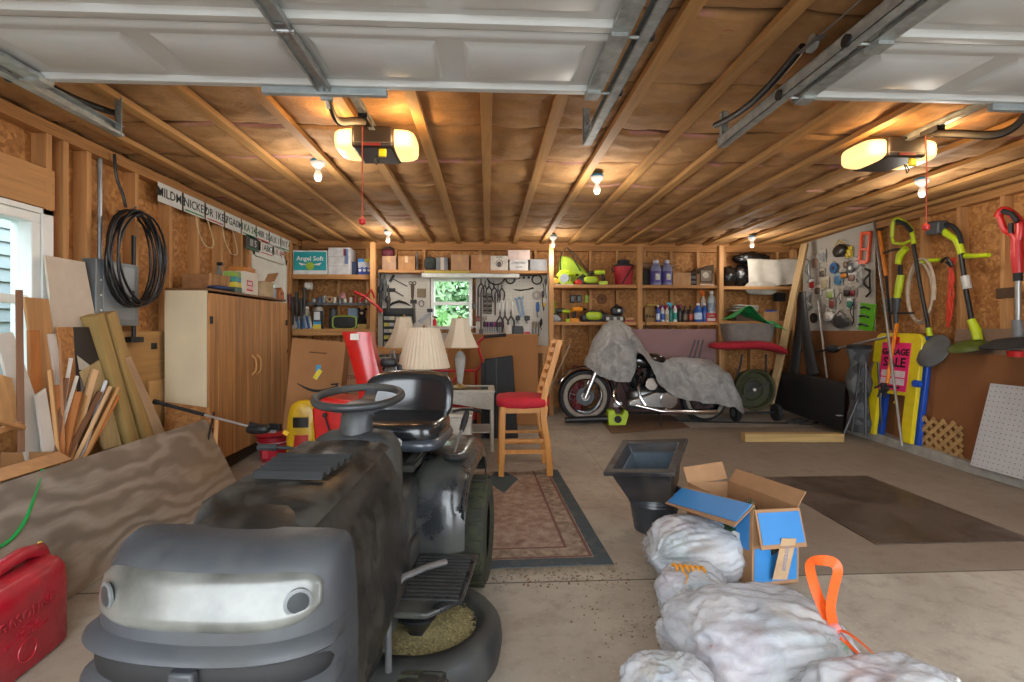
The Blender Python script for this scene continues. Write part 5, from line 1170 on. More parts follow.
t=wt('socket_rack','flat rack of sockets in rows on right pegboard','socket rack',487.5,303.5); MB().box((0,0,0),(.135,.012,.30)).build('rack',mat('#6f675a',.5),t)
for i in range(9):
    for j in range(2): MB().cyl((-.033+.066*j,-.012,.13-i*.033),.011,.05,8,'x').build('socket',mat('#3d3a38' if i%2 else '#8d8b86',.35,.6),t)
t=wt('steel_ruler','dark steel rule hanging right of the socket rack','ruler',495.2,304); MB().box((0,0,0),(.022,.003,.32)).build('rule',TG,t)
for i in range(11):
    px=484+i*1.75; c=('#1f1f22','#6a2a4a','#2a2a2c','#7a3a8a','#1b1b1d','#3a3a60','#8a2a5a','#222','#41302a','#2a2a2c','#55205a')[i]; c=c if len(c)>4 else '#222222'
    t=wt('screwdriver','screwdriver in the close row under the socket rack, '+('first','second','third','fourth','fifth','sixth','seventh','eighth','ninth','tenth','last')[i]+' from the left','screwdriver',px,322.5,'screwdrivers in the row under the socket rack',Y=PY-.03); MB().lathe([(.004,-.12),(.004,-.05)],(0,0,0),6).build('shank',TS,t); MB().lathe([(.006,-.05),(.010,-.04),(.010,.0),(.006,.01)],(0,0,0),8).build('handle',mat(c,.4),t)
t=thing('tool_jar','white cylindrical container on the bench below the long pliers','container',(P(508.5,300,7.0).x,7.03,zb)); hh=P(400,325,7.0).z-zb; MB().lathe([(.055,0),(.058,.01),(.058,hh),(.05,hh+.004)],(0,0,0),20).build('jar_body',mat('#c4beb4',.5),t)
carton(513,523,326,zb,6.98,.12,mat('#26272a',.5),'black box on the bench right of the white container',tape=False)
def redm(t,w,d,h): patch(t,-w*.4,w*.4,h*.3,h*.8,d,'#b02838')
carton(523.5,531,328,zb,6.98,.12,mat('#b8b4ae',.5),'small white box with red mark on the bench under right pegboard',tape=False,fn=redm)
for i,px in enumerate((533,535.8,538.6)):
    t=wt('screwdriver','chisel with pale handle at the right of the right pegboard, '+('left','middle','right')[i]+' one','chisel',px,325,'chisels at the right of the right pegboard',Y=PY-.03); MB().tube([(0,0,-.13),(0,0,-.03)],.006,6).build('shank',TS,t); MB().lathe([(.008,-.03),(.013,0),(.01,.04)],(0,0,0),8).build('handle',mat('#8a7a68',.5),t)
for i,(px,py,w,h,c,lab) in enumerate(((518,318,.05,.06,'#2a2a2a','small black hook block left of two on the right pegboard'),(527,318,.06,.06,'#2e2c2a','small black hook block right of two on the right pegboard'),(537.5,307,.04,.12,'#2e5f9c','blue handled tool near the right end of the pegboard'),(544,305,.035,.05,'#c8a020','yellow clip tool at the right end of the pegboard'),(485,318,.05,.05,'#8a8478','small grey dial above the screwdriver row'))):
    t=wt('wall_tool',lab,'tool',px,py); B=MB(); B.M=Matrix.Translation((0,-.01,0)); sup(B,(0,0,0),(w/2,.012,h/2),3,14,8); B.build('tool_body',mat(c,.5),t); MB().tube([(-w*.2,-.01,-h*.4),(-w*.1,-.01,-h*.8),(w*.2,-.01,-h)],.006,6).build('tool_arm',TS,t)
for i,(px,y0,y1,c,lab) in enumerate(((543,283,312,'#3a3a3c','black cord hanging at the right end of the right pegboard'),(546,270,300,'#5a5c5e','grey strap hanging beside the bench post'),(541,318,330,'#1c1c1e','black handle lying against the bench post foot'))):
    t=wt('hanging_strap',lab,'strap',px,y0,Y=7.14); L=(y1-y0)*S1; MB().tube(smooth(V((0,0,0),(.015,0,-L*.3),(-.01,0,-L*.6),(.01,0,-L))),.012,6,flat=.5).build('strap',mat(c,.6),t); MB().blob((0,0,-L*.4),(.022,.015,.05)).build('buckle',mat(c,.6),t)
for o in list(COL.objects):
    if o.type=='EMPTY' and o.parent is None and o.location.y>6.95 and o.name.split('.')[0] in ('pliers','wrench','screwdriver','claw_hammer','small_hatchet','square_tool','drawknife','caliper','coil_ring','wall_tool','hanging_tool','ring'): o.scale=(1.35,1.0,1.25)
# ================= CENTRE =================
# large cardboard sheet standing before the bench
x0,x1=P(470,300,6.15).x,P(538,300,6.15).x; zc=P(400,334,6.15).z; zf=fz(6.2)
t=thing('cardboard_sheet','large flat brown cardboard sheet standing in front of the bench','cardboard',((x0+x1)/2,6.15,zf),0)
MB().bb(-(x1-x0)/2,(x1-x0)/2,-.004,.004,0,zc-zf).build('sheet',mat('#946437',.85,var=.05,ns=4),t); MB().bb(-(x1-x0)/2+.01,(x1-x0)/2-.01,-.006,-.004,zc-zf-.012,zc-zf-.004).build('corrugated_edge',CARD,t)
o=MB().bb(P(448,300,6.3).x,P(476,300,6.3).x,6.3,6.31,fz(6.3),P(400,349,6.3).z); tag(o.build('cardboard_sheet',mat('#a06c3c',.85,var=.05)),'smaller cardboard piece standing behind the crystal lamp','cardboard')
# black portfolio and red dolly
t=thing('black_case','black folding portfolio case leaning upright beside the wicker table','case',P(500,392,5.55)); 
zf=fz(5.55); t.location.z=zf; RM[t]=Matrix.Translation(t.location); H=P(400,354,5.5).z-zf
B=MB(); B.prism([(-.17,0),(.20,0),(.14,H-.02),(-.17,H-.06)],-.03,.03,'xz'); B.build('case_body',mat('#101113',.65,var=.1),t,bev=.01); MB().prism([(-.045,.0),(-.035,.0),(-.035,H-.05),(-.045,H-.055)],-.034,-.03,'xz').build('case_seam',mat('#2c2e33',.4),t); MB().bb(-.21,-.17,-.03,.03,0,H-.1).build('side_gusset',BLKM,t)
t=thing('hand_truck','red tubular hand truck standing behind the wicker tables','hand truck',P(452,400,5.75)); t.location.z=fz(5.75); RM[t]=Matrix.Translation(t.location); RT=mat('#b01524',.35,coat=.3)
zt=P(400,371,5.75).z-t.location.z
for q in (((-.22,0,.1),(-.22,0,zt)),((.28,0,.1),(.28,0,zt)),((-.22,0,zt),(.28,0,zt)),((-.22,0,zt*.5),(.28,0,zt*.5)),((-.1,0,zt*.62),(.05,0,zt*.9))): MB().tube(q,.015,8).build('frame_tube',RT,t)
MB().tube(smooth(V((.28,0,zt),(.34,0,zt+.1),(.30,0,zt+.30),(.36,0,zt+.38),(.44,.0,zt+.40))),.014,8).build('curved_handle',RT,t); MB().tube([(.36,0,zt+.39),(.62,-.02,zt+.41)],.018,8).build('rubber_grip',BLKM,t)
MB().bb(-.2,.26,-.02,.0,.12,.42).build('back_plate',RT,t); MB().bb(-.22,.28,-.2,0,.03,.04).build('toe_plate',RT,t)
for s in (-.2,.26): MB().cyl((s,.06,.10),.10,.05,18,'x').build('wheel',BLKM,t)
# wicker tables
WK=mat('#b9b5aa',.7,var=.1,ns=60,bmp=.5)
def wicker(x,y,w,d,h,lab):
    t=thing('wicker_table',lab,'table',(x,y,fz(y)))
    B=MB(); B.bb(-w/2,w/2,-d/2,-d/2+.07,h-.03,h); B.bb(-w/2,w/2,d/2-.07,d/2,h-.03,h); B.bb(-w/2,-w/2+.07,-d/2+.07,d/2-.07,h-.03,h); B.bb(w/2-.07,w/2,-d/2+.07,d/2-.07,h-.03,h); B.build('top_frame',WK,t,bev=.012)
    MB().bb(-w/2+.06,w/2-.06,-d/2+.06,d/2-.06,h-.014,h-.006).build('glass_top',mat('#5f6a62',.08,var=0),t)
    for yy in (-d/2+.01,d/2-.02):
        B=MB(); n=int(w/.02)
        B.grid(lambda u,v,o:((u-.5)*(w-.04),yy+.003*math.sin(u*n*PI)*math.cos(v*14*PI),h-.03-v*(.13+.03*math.cos(u*2*PI))),n*2,14); B.build('woven_apron',WK,t,solid=.01)
    for s in (-1,1): MB().bb(s*(w/2-.015)-.006,s*(w/2-.015)+.006,-d/2+.03,d/2-.03,h-.15,h-.03).build('side_apron',WK,t)
    for sx in (-1,1):
        for sy in (-1,1): MB().lathe([(.018,0),(.022,h-.03)],(sx*(w/2-.03),sy*(d/2-.03),0),10).build('leg',WK,t)
    MB().bb(-w/2+.03,w/2-.03,-d/2+.04,d/2-.04,.18,.195).build('lower_shelf',WK,t)
    return t
xa,xb=P(398,300,4.95).x,P(495,300,4.95).x
wicker((xa+xb)/2,5.2,xb-xa,.5,.61,'white wicker table with glass top holding the crystal lamps')
xa2,xb2=P(395,300,4.30).x,P(472,300,4.30).x
wicker((xa2+xb2)/2,4.53,xb2-xa2,.42,.50,'smaller white wicker table directly behind the tractor seat')
tag(MB().tube(smooth(V((-.05,4.45,.52),(-.12,4.42,.545),(-.22,4.42,.55),(-.30,4.44,.53))),.012,8).build('black_hose_piece',BLKM),'short black curved hose piece lying on the smaller wicker table','hose piece')
# lamps
def lamp(x,y,z,sh0,sh1,r0,r1,basem,lab,kind,pleat=0):
    t=thing('table_lamp',lab,'lamp',(x,y,z)); H=sh0-z
    if kind=='crystal':
        MB().lathe([(.075,0),(.078,.012),(.05,.022),(.03,.04),(.022,.05)],(0,0,0),24).build('lamp_foot',mat('#a08a58',.3,.7),t)
        MB().lathe([(.022,.05),(.028,.08),(.04,.16),(.055,.26),(.058,.32),(.04,.36),(.02,.38)],(0,0,0),10).build('crystal_column',mat('#c4c6c2',.12,var=.1,trans=.35,ns=20),t,ang=20)
    else: 
        MB().lathe([(.07,0),(.07,.015),(.018,.03),(.014,.1),(.03,H*.4),(.03,H*.5),(.012,H*.6),(.012,H)],(0,0,0),18).build('lamp_stem',basem,t)
    MB().cyl((0,0,(.36+H)/2 if kind=='crystal' else H*.9),.008,max(.05,H-.3) if kind=='crystal' else H*.2,8).build('neck',mat('#b09050',.3,.8),t)
    B=MB(); n=72 if pleat else (8 if kind=='crystal' else 40); rs=[]
    def ring(r,zz,w): return [((r+(w*.006 if k%2 else 0))*math.cos(2*PI*(k+.5)/n),(r+(w*.006 if k%2 else 0))*math.sin(2*PI*(k+.5)/n),zz-z) for k in range(n)]
    b=[]
    for i in range(7):
        u=i/6; r=r0+(r1-r0)*u-(.02*math.sin(PI*u) if not pleat else 0); rs.append(ring(r,sh0+(sh1-sh0)*u,1 if pleat else 0))
    B.rings(rs,cap=False); B.build('lamp_shade',mat('#d3c6b0',.75,var=.03,sub=0),t,solid=.004,ang=20 if not pleat else 10)
    MB().lathe([(.004,0),(.012,.01),(.006,.03)],(0,0,sh1-z),8).build('finial',mat('#b09050',.3,.8),t)
    for zz,r in ((sh0,r0),(sh1,r1)): MB().tube([(r*math.cos(2*PI*(k+.5)/n),r*math.sin(2*PI*(k+.5)/n),zz-z) for k in range(n)],.004,5,close=True).build('shade_trim',mat('#c8b89c',.7),t)
lx=P(460,300,5.15).x; lamp(lx,5.15,fz(5.2)+.61,P(0,348,5.15).z,P(0,318,5.15).z,.20,.09,None,'table lamp with cream shade and glass base, right one of three','crystal')
lx=P(404,300,5.15).x; lamp(lx,5.15,fz(5.2)+.61,P(0,348,5.15).z,P(0,317,5.15).z,.20,.075,None,'table lamp with cream shade, left one of three behind the seat','crystal')
lx=P(424,300,4.5).x; lamp(lx,4.5,.50+fz(4.5),P(0,369,4.5).z,P(0,328,4.5).z,.225,.13,mat('#b8b2a4',.3),'table lamp with wide pleated cream shade, nearest of three','stem',1)
# floor lamp style tripod legs left of the lamps
for i,(px0,px1) in enumerate(((391,386),(394,398))): tag(MB().tube([P(px0,350,5.6),P(px0,350,5.6)+(P(px1,392,5.6)-P(px0,350,5.6))*((P(px0,350,5.6).z-fz(5.6))/(P(px0,350,5.6).z-P(px1,392,5.6).z))],.010,8).build('lamp_pole',mat('#8f9295',.3,.6)),('left' if i==0 else 'right')+' slanting thin metal rod standing below the left lamp shade','rod')
# counter stool with red cushion
ST=wood('#cb8a3e','z',dark=.78,rough=.4); t=thing('counter_stool','golden wood ladder-back counter stool with red seat cushion on the rug','chair',(.31,4.42,0),R(0)); zf=.0
X0,X1,Y0_,Y1_=-.205,.205,-.20,.20
for yy in (-.185,.185):
    MB().bar((X0+.015,yy,zf),(X0+.03,yy,.60),.048,.045).build('leg',ST,t,bev=.004)
    B=MB(); rs=[]
    for u in range(15):
        z=.0+1.165*u/14+zf; x=X1+.02-.06*math.exp(-((z-.58)/.3)**2)+ (.085*max(0,(z-.62)/.55)**1.6); w=.027; rs.append([(x-w,yy-.019,z),(x+w,yy-.019,z),(x+w,yy+.019,z),(x-w,yy+.019,z)])
    B.rings(rs).build('back_post',ST,t,bev=.004,ang=30)
    MB().bb(X0+.03,X1,yy-.012,yy+.012,.545,.605).build('seat_rail',ST,t); MB().bb(X0+.03,X1-.0,yy-.011,yy+.011,.20,.235).build('side_rung',ST,t)
    MB().bb(X0+.03,X1-.0,yy-.009,yy+.009,.30,.325).build('side_rung',ST,t)
MB().bb(X0+.01,X0+.035,-.17,.17,.545,.605).build('seat_rail',ST,t); MB().bb(X1-.035,X1-.01,-.17,.17,.545,.605).build('seat_rail',ST,t)
MB().bb(X0+.015,X0+.035,-.17,.17,.26,.30).build('foot_rung',ST,t); MB().bb(X1-.04,X1-.02,-.17,.17,.28,.32).build('foot_rung',ST,t)
for k in range(6):
    z=.72+k*.078; x=X1+.02-.06*math.exp(-((z-.58)/.3)**2)+(.085*max(0,(z-.62)/.55)**1.6)
    B=MB(); B.grid(lambda u,v,o:(x+.012*math.sin(PI*u),-.175+.35*u,z-.017+.034*v+(0 if k<5 else .0)),8,1); B.build('ladder_slat',ST,t,solid=.012)
B=MB(); sup(B,(0,0,.63),(.232,.235,.052),4.2,36,10,lambda q:q+Vector((0,0,.006*noise.noise(q*14)))); B.build('seat_cushion',mat('#b2182a',.8,var=.1,ns=14,bmp=.3),t,ang=80)
MB().bb(-.19,.19,-.18,.18,.585,.60).build('seat_board',ST,t)
# rug
def rugm():
    m,nt,b=base('rug_pile'); v=coords(nt); sp=nt.nodes.new('ShaderNodeSeparateXYZ'); nt.links.new(v,sp.inputs[0])
    n1=noi(nt,v,14,6,.7); n2=noi(nt,v,3.5,4); o=ramp(nt,n1,[(.3,'#6e5248'),(.5,'#8d7768'),(.7,'#a39584')])
    vo=nd(nt,'ShaderNodeTexVoronoi'); vo.inputs['Scale'].default_value=11; nt.links.new(v,vo.inputs['Vector']); o=mix(nt,ramp(nt,vo.outputs['Distance'],[(.2,.5),(.35,0.0)]),o,'#74564c')
    def mx(op,a,bb):
        n=nd(nt,'ShaderNodeMath',operation=op)
        for i,q in enumerate((a,bb)):
            if hasattr(q,'links'): nt.links.new(q,n.inputs[i])
            else: n.inputs[i].default_value=q
        return n.outputs[0]
    ax=mx('ABSOLUTE',sp.outputs[0],0); ay=mx('ABSOLUTE',sp.outputs[1],0)
    ex=mx('SUBTRACT',RW/2,ax); ey=mx('SUBTRACT',RL/2,ay); e=mx('MINIMUM',ex,ey)
    o=mix(nt,mx('LESS_THAN',e,.215),o,ramp(nt,noi(nt,v,22,5),[(.35,'#6d5a4e'),(.65,'#9a8a78')]))
    for a in (.22,.10): o=mix(nt,mx('LESS_THAN',mx('ABSOLUTE',mx('SUBTRACT',e,a),0),.009),o,'#6b4a44')
    # dark medallion
    d=mx('ADD',mx('MULTIPLY',ax,2.2),mx('ABSOLUTE',mx('SUBTRACT',sp.outputs[1],.35),0)); d=mx('ADD',d,mx('MULTIPLY',n2,.2)); o=mix(nt,mx('LESS_THAN',d,.42),o,'#3c4a50')
    o=mix(nt,mx('LESS_THAN',e,.085),o,'#3f4a50'); o=mix(nt,mx('MULTIPLY',mx('LESS_THAN',e,.085),ramp(nt,n1,[(.5,0.0),(.7,.5)])),o,'#6f6a62')
    nt.links.new(o,b.inputs['Base Color']); b.inputs['Roughness'].default_value=.95; bump(nt,b,noi(nt,v,160,2),.5,.003); return m
RW,RL=1.02,2.35
t=thing('area_rug','worn red beige patterned rug with blue grey border under the stool','rug',(.13,3.78,.0),R(1.5))
B=MB(); B.grid(lambda u,v,o:((u-.5)*RW,(v-.5)*RL,.010+.003*noise.noise(Vector((u*5,v*9,0)))),20,44); B.build('rug_pile',rugm(),t,solid=.007)
B=MB(); rn=random.Random(4)
for i in range(170):
    x=-RW/2+RW*i/170; B.tube([(x,-RL/2,.008),(x+rn.uniform(-.01,.01),-RL/2-.03,.006),(x+rn.uniform(-.02,.02),-RL/2-.06,.004)],.0018,4)
B.build('fringe',mat('#a0937e',.95,var=.2),t); t.children[-1]['kind']='stuff'
# ================= BACK RIGHT SHELVES =================
zE=shelf(552,637,284,6.74,7.18,'upper wooden shelf with lime bag and red bucket, right of pegboard',lip=.04)
zF=shelf(553,637,322,6.74,7.18,'lower wooden shelf of lime power tools, right of pegboard',lip=.04)
zG=shelf(642,719,284,6.74,7.18,'upper wooden shelf with purple jugs and long carton',lip=.04)
zH=shelf(642,719,322,6.74,7.18,'lower wooden shelf of spray bottles and cleaners',lip=.04)
zI=shelf(722,792,285,6.80,7.18,'upper wooden shelf under the black bags at the right end',lip=.04)
zJ=shelf(722,792,321,6.80,7.18,'lower wooden shelf with paint tray at the right end',lip=.04)
upright(793,0,0,7.0,'wooden shelf post in the back right corner')
LG=mat('#a3bc22',.5,var=.1)
def sx(px,Y): return P(px,300,Y).x
# lime bag
t=thing('tool_bag','lime green slouching tool bag with black straps on the upper shelf','bag',(sx(574,6.92),6.95,zE))
B=MB(); B.prism([(-.20,.0),(.28,.0),(.27,.10),(.10,.27),(-.06,.40),(-.19,.42),(-.22,.20)],-.09,.09,'xz'); B.build('bag_body',mat('#8fa62a',.8,var=.12,bmp=.3),t,bev=.03)
for q in (((-.19,-.1,.12),(-.20,-.1,.38),(-.10,-.09,.52),(.02,-.1,.30),(.08,-.1,.2)),((-.10,-.1,.50),(-.0,-.1,.44),(.12,-.1,.28),(.24,-.1,.14))): MB().tube(smooth(V(*q)),.012,6,flat=.5).build('strap',BLKM,t)
def ptool(px,z,Y,kind,c,lab,s=1,rz=0,flip=1):
    t=thing({'drill':'cordless_drill','saw':'circular_saw','sander':'power_sander','charger':'battery_charger','box':'black_tool','battery':'battery_pack'}[kind],lab,'power tool',(sx(px,Y),Y,z),rz); m=mat(c,.45,var=.08); f=flip
    if kind=='drill':
        MB().tube([(-.06*s*f,0,.16*s),(.04*s*f,0,.16*s),(.07*s*f,0,.16*s)],[.028*s,.032*s,.022*s],12).build('motor_body',m,t); MB().tube([(.07*s*f,0,.16*s),(.11*s*f,0,.16*s),(.13*s*f,0,.16*s)],[.02*s,.018*s,.008*s],12).build('chuck',BLK,t)
        MB().tube([(-.03*s*f,0,.14*s),(-.045*s*f,0,.05*s)],[.02*s,.018*s],10).build('grip',BLKM,t); MB().box((-.04*s*f,0,.025*s),(.11*s,.06*s,.05*s)).build('battery',m,t,bev=.006)
    elif kind=='saw':
        MB().cyl((0,-.02,.09*s),.085*s,.03,24,'y').build('blade_guard',m,t); MB().cyl((0,-.04,.09*s),.06*s,.004,20,'y').build('blade',STEEL,t); MB().tube([(-.1*s,0,.12*s),(-.04*s,0,.19*s),(.06*s,0,.19*s),(.09*s,0,.12*s)],.02*s,10).build('handle',m,t); MB().bb(-.13*s,.13*s,-.06,.05,0,.008).build('base_plate',STEEL,t); MB().box((.02,.04,.10*s),(.1*s,.07,.1*s)).build('motor_body',BLKM,t,bev=.01)
    elif kind=='sander':
        B=MB(); sup(B,(0,0,.075*s),(.10*s,.05,.05*s),3,20,10); B.build('motor_body',m,t); MB().bb(-.09*s,.09*s,-.05,.05,0,.022*s).build('base_plate',BLKM,t,bev=.004); MB().tube([(-.08*s,0,.09*s),(-.03*s,0,.135*s),(.05*s,0,.12*s)],.016*s,8).build('handle',BLKM,t)
    elif kind=='box':
        B=MB(); sup(B,(0,0,.06*s),(.08*s,.05,.06*s),3,18,10); B.build('motor_body',m,t); MB().cyl((.06*s,-.03,.06*s),.03*s,.03,14,'y').build('knob',m,t); MB().tube([(-.06*s,0,.09*s),(0,0,.14*s),(.05*s,0,.1*s)],.01*s,8).build('handle',m,t)
    return t
ptool(553.5+0,zE,6.8,'box','#c8a030','small yellow tape measure shaped tool at the left of upper shelf',.8) 
ptool(564,zE,6.80,'saw','#a3bc22','lime circular saw at the left on the upper shelf',1.0)
ptool(571,zE,6.79,'drill','#a3bc22','lime drill second from left on the upper shelf',.9,.3)
ptool(578,zE,6.80,'box','#b0261c','small red tool between lime tools on the upper shelf',.6)
ptool(583,zE,6.86,'box','#1d1d1f','black rounded tool behind the lime drill on upper shelf',1.1)
ptool(591,zE,6.80,'sander','#a3bc22','lime sander before the black tool on the upper shelf',1.0)
ptool(600,zE,6.80,'drill','#a3bc22','lime tool with loop handle left of the red bucket',1.1,-.2,-1)
# red insulated bucket with black lid
t=thing('red_pail','red round pail with black lid and diagonal strap on the upper shelf','pail',(sx(624,6.92),6.94,zE))
MB().lathe([(.105,0),(.115,.02),(.138,.26),(.142,.27)],(0,0,0),30).build('pail_body',mat('#a82430',.6,var=.1),t); MB().lathe([(.142,.27),(.146,.29),(.09,.31),(.085,.36),(.06,.37),(.001,.37)],(0,0,0),26).build('lid',BLKM,t)
B=MB(); B.tube([(-.06,-.125,.02),(-.0,-.140,.12),(.07,-.13,.22),(.12,-.08,.27)],.016,8,flat=.5); B.build('strap',BLKM,t)
MB().tube([(-.13,0,.2),(-.17,0,.22),(-.16,0,.26)],.012,8).build('side_latch',BLK,t)
# hanging trio and round disc
for i,(px,c,lab) in enumerate(((572.5,'#2c2a28','black battery charger hanging leftmost on the strand board'),(579,'#2a2c2e','black and grey charger hanging second on the strand board'),(588,'#a3bc22','lime battery charger hanging third on the strand board'))):
    t=thing('battery_charger',lab,'charger',P(px,299,7.265),0,'chargers hanging over the lime power tools'); w=.036*(1 if i<2 else 1.4); MB().bb(-w,w,-.03,.02,-.055,.055).build('case',mat(c,.5),t,bev=.008); MB().bb(-w*.6,w*.6,-.034,-.03,-.03,.035).build('contacts',mat('#55575a',.4) if i<2 else mat('#7f961a',.4),t)
t=thing('sanding_disc','round brown sanding disc hung between the two shelves','disc',P(602,299,7.28)); MB().cyl((0,0,0),.078,.012,28,'y').build('disc',mat('#7a5132',.9),t); MB().cyl((0,-.008,0),.012,.004,12,'y').build('hub',BLKM,t)
o=tag(MB().box(P(583,289.5,7.275),(.4,.02,.03)).build('hanging_rail',wood('#8a5a34','x')),'thin brown rail above the hanging chargers','rail')
ptool(555,zF,6.8,'box','#8a8c8e','grey small tool at the left end of lime tools shelf',.8)
ptool(560,zF,6.82,'drill','#1e1e20','black drill with lime trim at left on the lower shelf',1.0)
ptool(566,zF,6.79,'drill','#9ab020','lime black drill second on the lower shelf',.9,.3,-1)
ptool(577,zF,6.80,'drill','#d88a1c','orange upright drill on the lower shelf',1.1,.2)
ptool(586,zF,6.83,'box','#19191b','black bulky tool on the lower shelf left of lime sander',1.0)
ptool(594,zF,6.80,'sander','#a3bc22','lime sander in the middle of the lower shelf',1.15)
ptool(601,zF,6.86,'box','#232527','dark tool right of lime sander on the lower shelf',1.2)
t=thing('tool_case','dark tool case with pale lettering block on the lower shelf','tool case',(sx(614.5,6.8),6.84,zF)); MB().bb(-.125,.125,-.07,.07,0,.09).build('case',mat('#3d4038',.5),t,bev=.008)
for dx in (-.10,.0,.09): MB().bb(dx-.02,dx+.02,-.0735,-.07,.025,.07).build('latch',mat('#b4b2a8',.4),t)
t=ptool(617,zF+.09,6.84,'box','#151618','black router with white dial on top of the dark case',1.1); MB().cyl((.012,-.06,.07),.022,.004,16,'y').build('dial',WHT,t)
carton(625,634,317,zF,6.80,.16,mat('#b88a5a',.7),'low tan box with red base on the lime tools shelf',tape=False,fn=lambda t,w,d,h: patch(t,-w/2,w/2,0,h*.5,d,'#8a2c24'))
t=thing('green_torch','slim lime torch standing against the left shelf post','torch',(sx(554.5,6.9),6.92,zF+.13)); MB().lathe([(.018,0),(.018,.12),(.026,.14),(.026,.16)],(0,0,0),12).build('torch_body',mat('#9ab020',.5),t); MB().lathe([(.02,-.13),(.02,0)],(0,0,0),12).build('torch_base',BLKM,t)
# --- bay 2, upper
t=thing('rolled_bag','brown paper roll with printed letters lying on the upper jug shelf','paper roll',(sx(658,7.0),7.06,zG+.30)); 
B=MB(); B.lathe([(.04,-.24),(.062,-.22),(.07,0),(.062,.20),(.03,.26)],(0,0,0),18,'x',sx=.75); B.build('roll',mat('#8a6d50',.85,bmp=.3),t); text('lettering','WOOL',.045,mat('#b8a890',.7,var=0),t,Matrix.Translation((.06,-.073,.01))@FR((0,0,0),(1,0,0),(0,0,1)),ext=.001,world=False,bold=.001)
t['label']='brown paper roll with pale letters above the purple jugs'
tag(MB().bb(sx(643,7),sx(660,7),7.0,7.14,zG,zG+.24).build('dark_carton',mat('#3f3a36',.8),bev=.004),'dark carton behind the purple jugs on the upper shelf','box')
for i,px in enumerate((656,667)):
    t=thing('purple_jug','clear jug with purple label on the upper shelf, '+('left' if i==0 else 'right')+' of two','jug',(sx(px,6.85),6.86,zG),0,'purple labelled jugs'); t.scale=(1.12,1.12,1.35); MB().lathe([(.062,0),(.068,.01),(.068,.17),(.05,.21),(.028,.225),(.028,.235)],(0,0,0),20).build('jug_body',mat('#8f93b8',.25,trans=.2),t); MB().lathe([(.0695,.03),(.0695,.15)],(0,0,0),20,cap=False).build('label_band',mat('#4a3f86',.4,var=.3,ns=25),t); MB().lathe([(.034,.235),(.034,.262),(.03,.265)],(0,0,0),14).build('cap',mat('#b8b8c8',.4),t); B=MB(); B.box((0,-.069,.09),(.05,.004,.06)); B.build('label_panel',mat('#c8c8b8',.4,var=.3,ns=30),t)
t=carton(673,691,271,zG,6.80,.22,mat('#a98058',.8),'long tan carton right of the purple jugs',tape=False)
carton(697,715,272,zG,6.80,.22,mat('#9c7650',.8),'tan carton holding the printed book on the upper shelf',tape=False,fn=lambda t,w,d,h: patch(t,-w*.3,w*.45,h*.0,h*.16,d,'#c8c0b4'))
for i in range(5): tag(MB().bb(sx(691.3,6.82),sx(696.3,6.82),6.82,7.0,zG+.002+i*.034,zG+.032+i*.034).build('black_cassette',BLK if i%2==0 else mat('#6e6a64',.5)),'flat '+('black' if i%2==0 else 'grey')+' cassette in the stack between tan cartons, '+nth[i]+' from the bottom','cassette','cassettes stacked between tan cartons')
t=thing('framed_print','small framed dark picture with a pale head leaning on the tan carton','picture',(sx(706,6.79),6.785,zG+.02)); MB().bb(-.085,.085,-.006,0,.03,.20).build('frame',BLK,t); MB().bb(-.075,.075,-.008,-.006,.04,.19).build('picture',mat('#7a6a58',.5,var=.2),t); MB().cyl((-.01,-.009,.125),.042,.003,18,'y').build('pale_face',mat('#b9ae9e',.6,var=.2),t)
t=thing('brown_tarp','folded dark brown tarp lying behind the cartons on the upper shelf','tarp',(sx(700,7.05),7.06,zG)); B=MB(); B.prism([(-.35,.0),(.18,.0),(.20,.33),(.06,.30),(-.15,.22),(-.35,.18)],-.05,.05,'xz'); B.build('tarp',mat('#4a3826',.85,bmp=.5),t,bev=.02)
# --- bay 2, lower : cleaners
def bottle(px,z,Y,r,h,c,lab,cap='#dddddd',trig=None,label=None,group='cleaner bottles on the lower shelf'):
    t=thing('spray_bottle' if trig else 'cleaner_bottle',lab,'bottle',(sx(px,Y),Y,z),0,group); t.scale=(1.1,1.1,1.4); MB().lathe([(r*.9,0),(r,.008),(r,h*.62),(r*.8,h*.74),(r*.35,h*.84),(r*.35,h*.88)],(0,0,0),14).build('bottle_body',mat(c,.3),t)
    MB().lathe([(r*.45,h*.88),(r*.45,h*.98),(r*.38,h)],(0,0,0),10).build('cap',mat(trig or cap,.4),t)
    if trig: MB().tube([(.01,0,h),(-.03,0,h+.015),(-.055,0,h+.012)],[.016,.014,.008],8).build('trigger_head',mat(trig,.4),t); MB().tube([(-.02,0,h+.005),(-.035,0,h-.03)],.005,6).build('trigger',mat(trig,.4),t)
    if label: MB().lathe([(r*1.015,h*.15),(r*1.015,h*.5)],(0,0,0),14,cap=False).build('label_band',mat(label,.4,var=.2,ns=40),t)
    return t
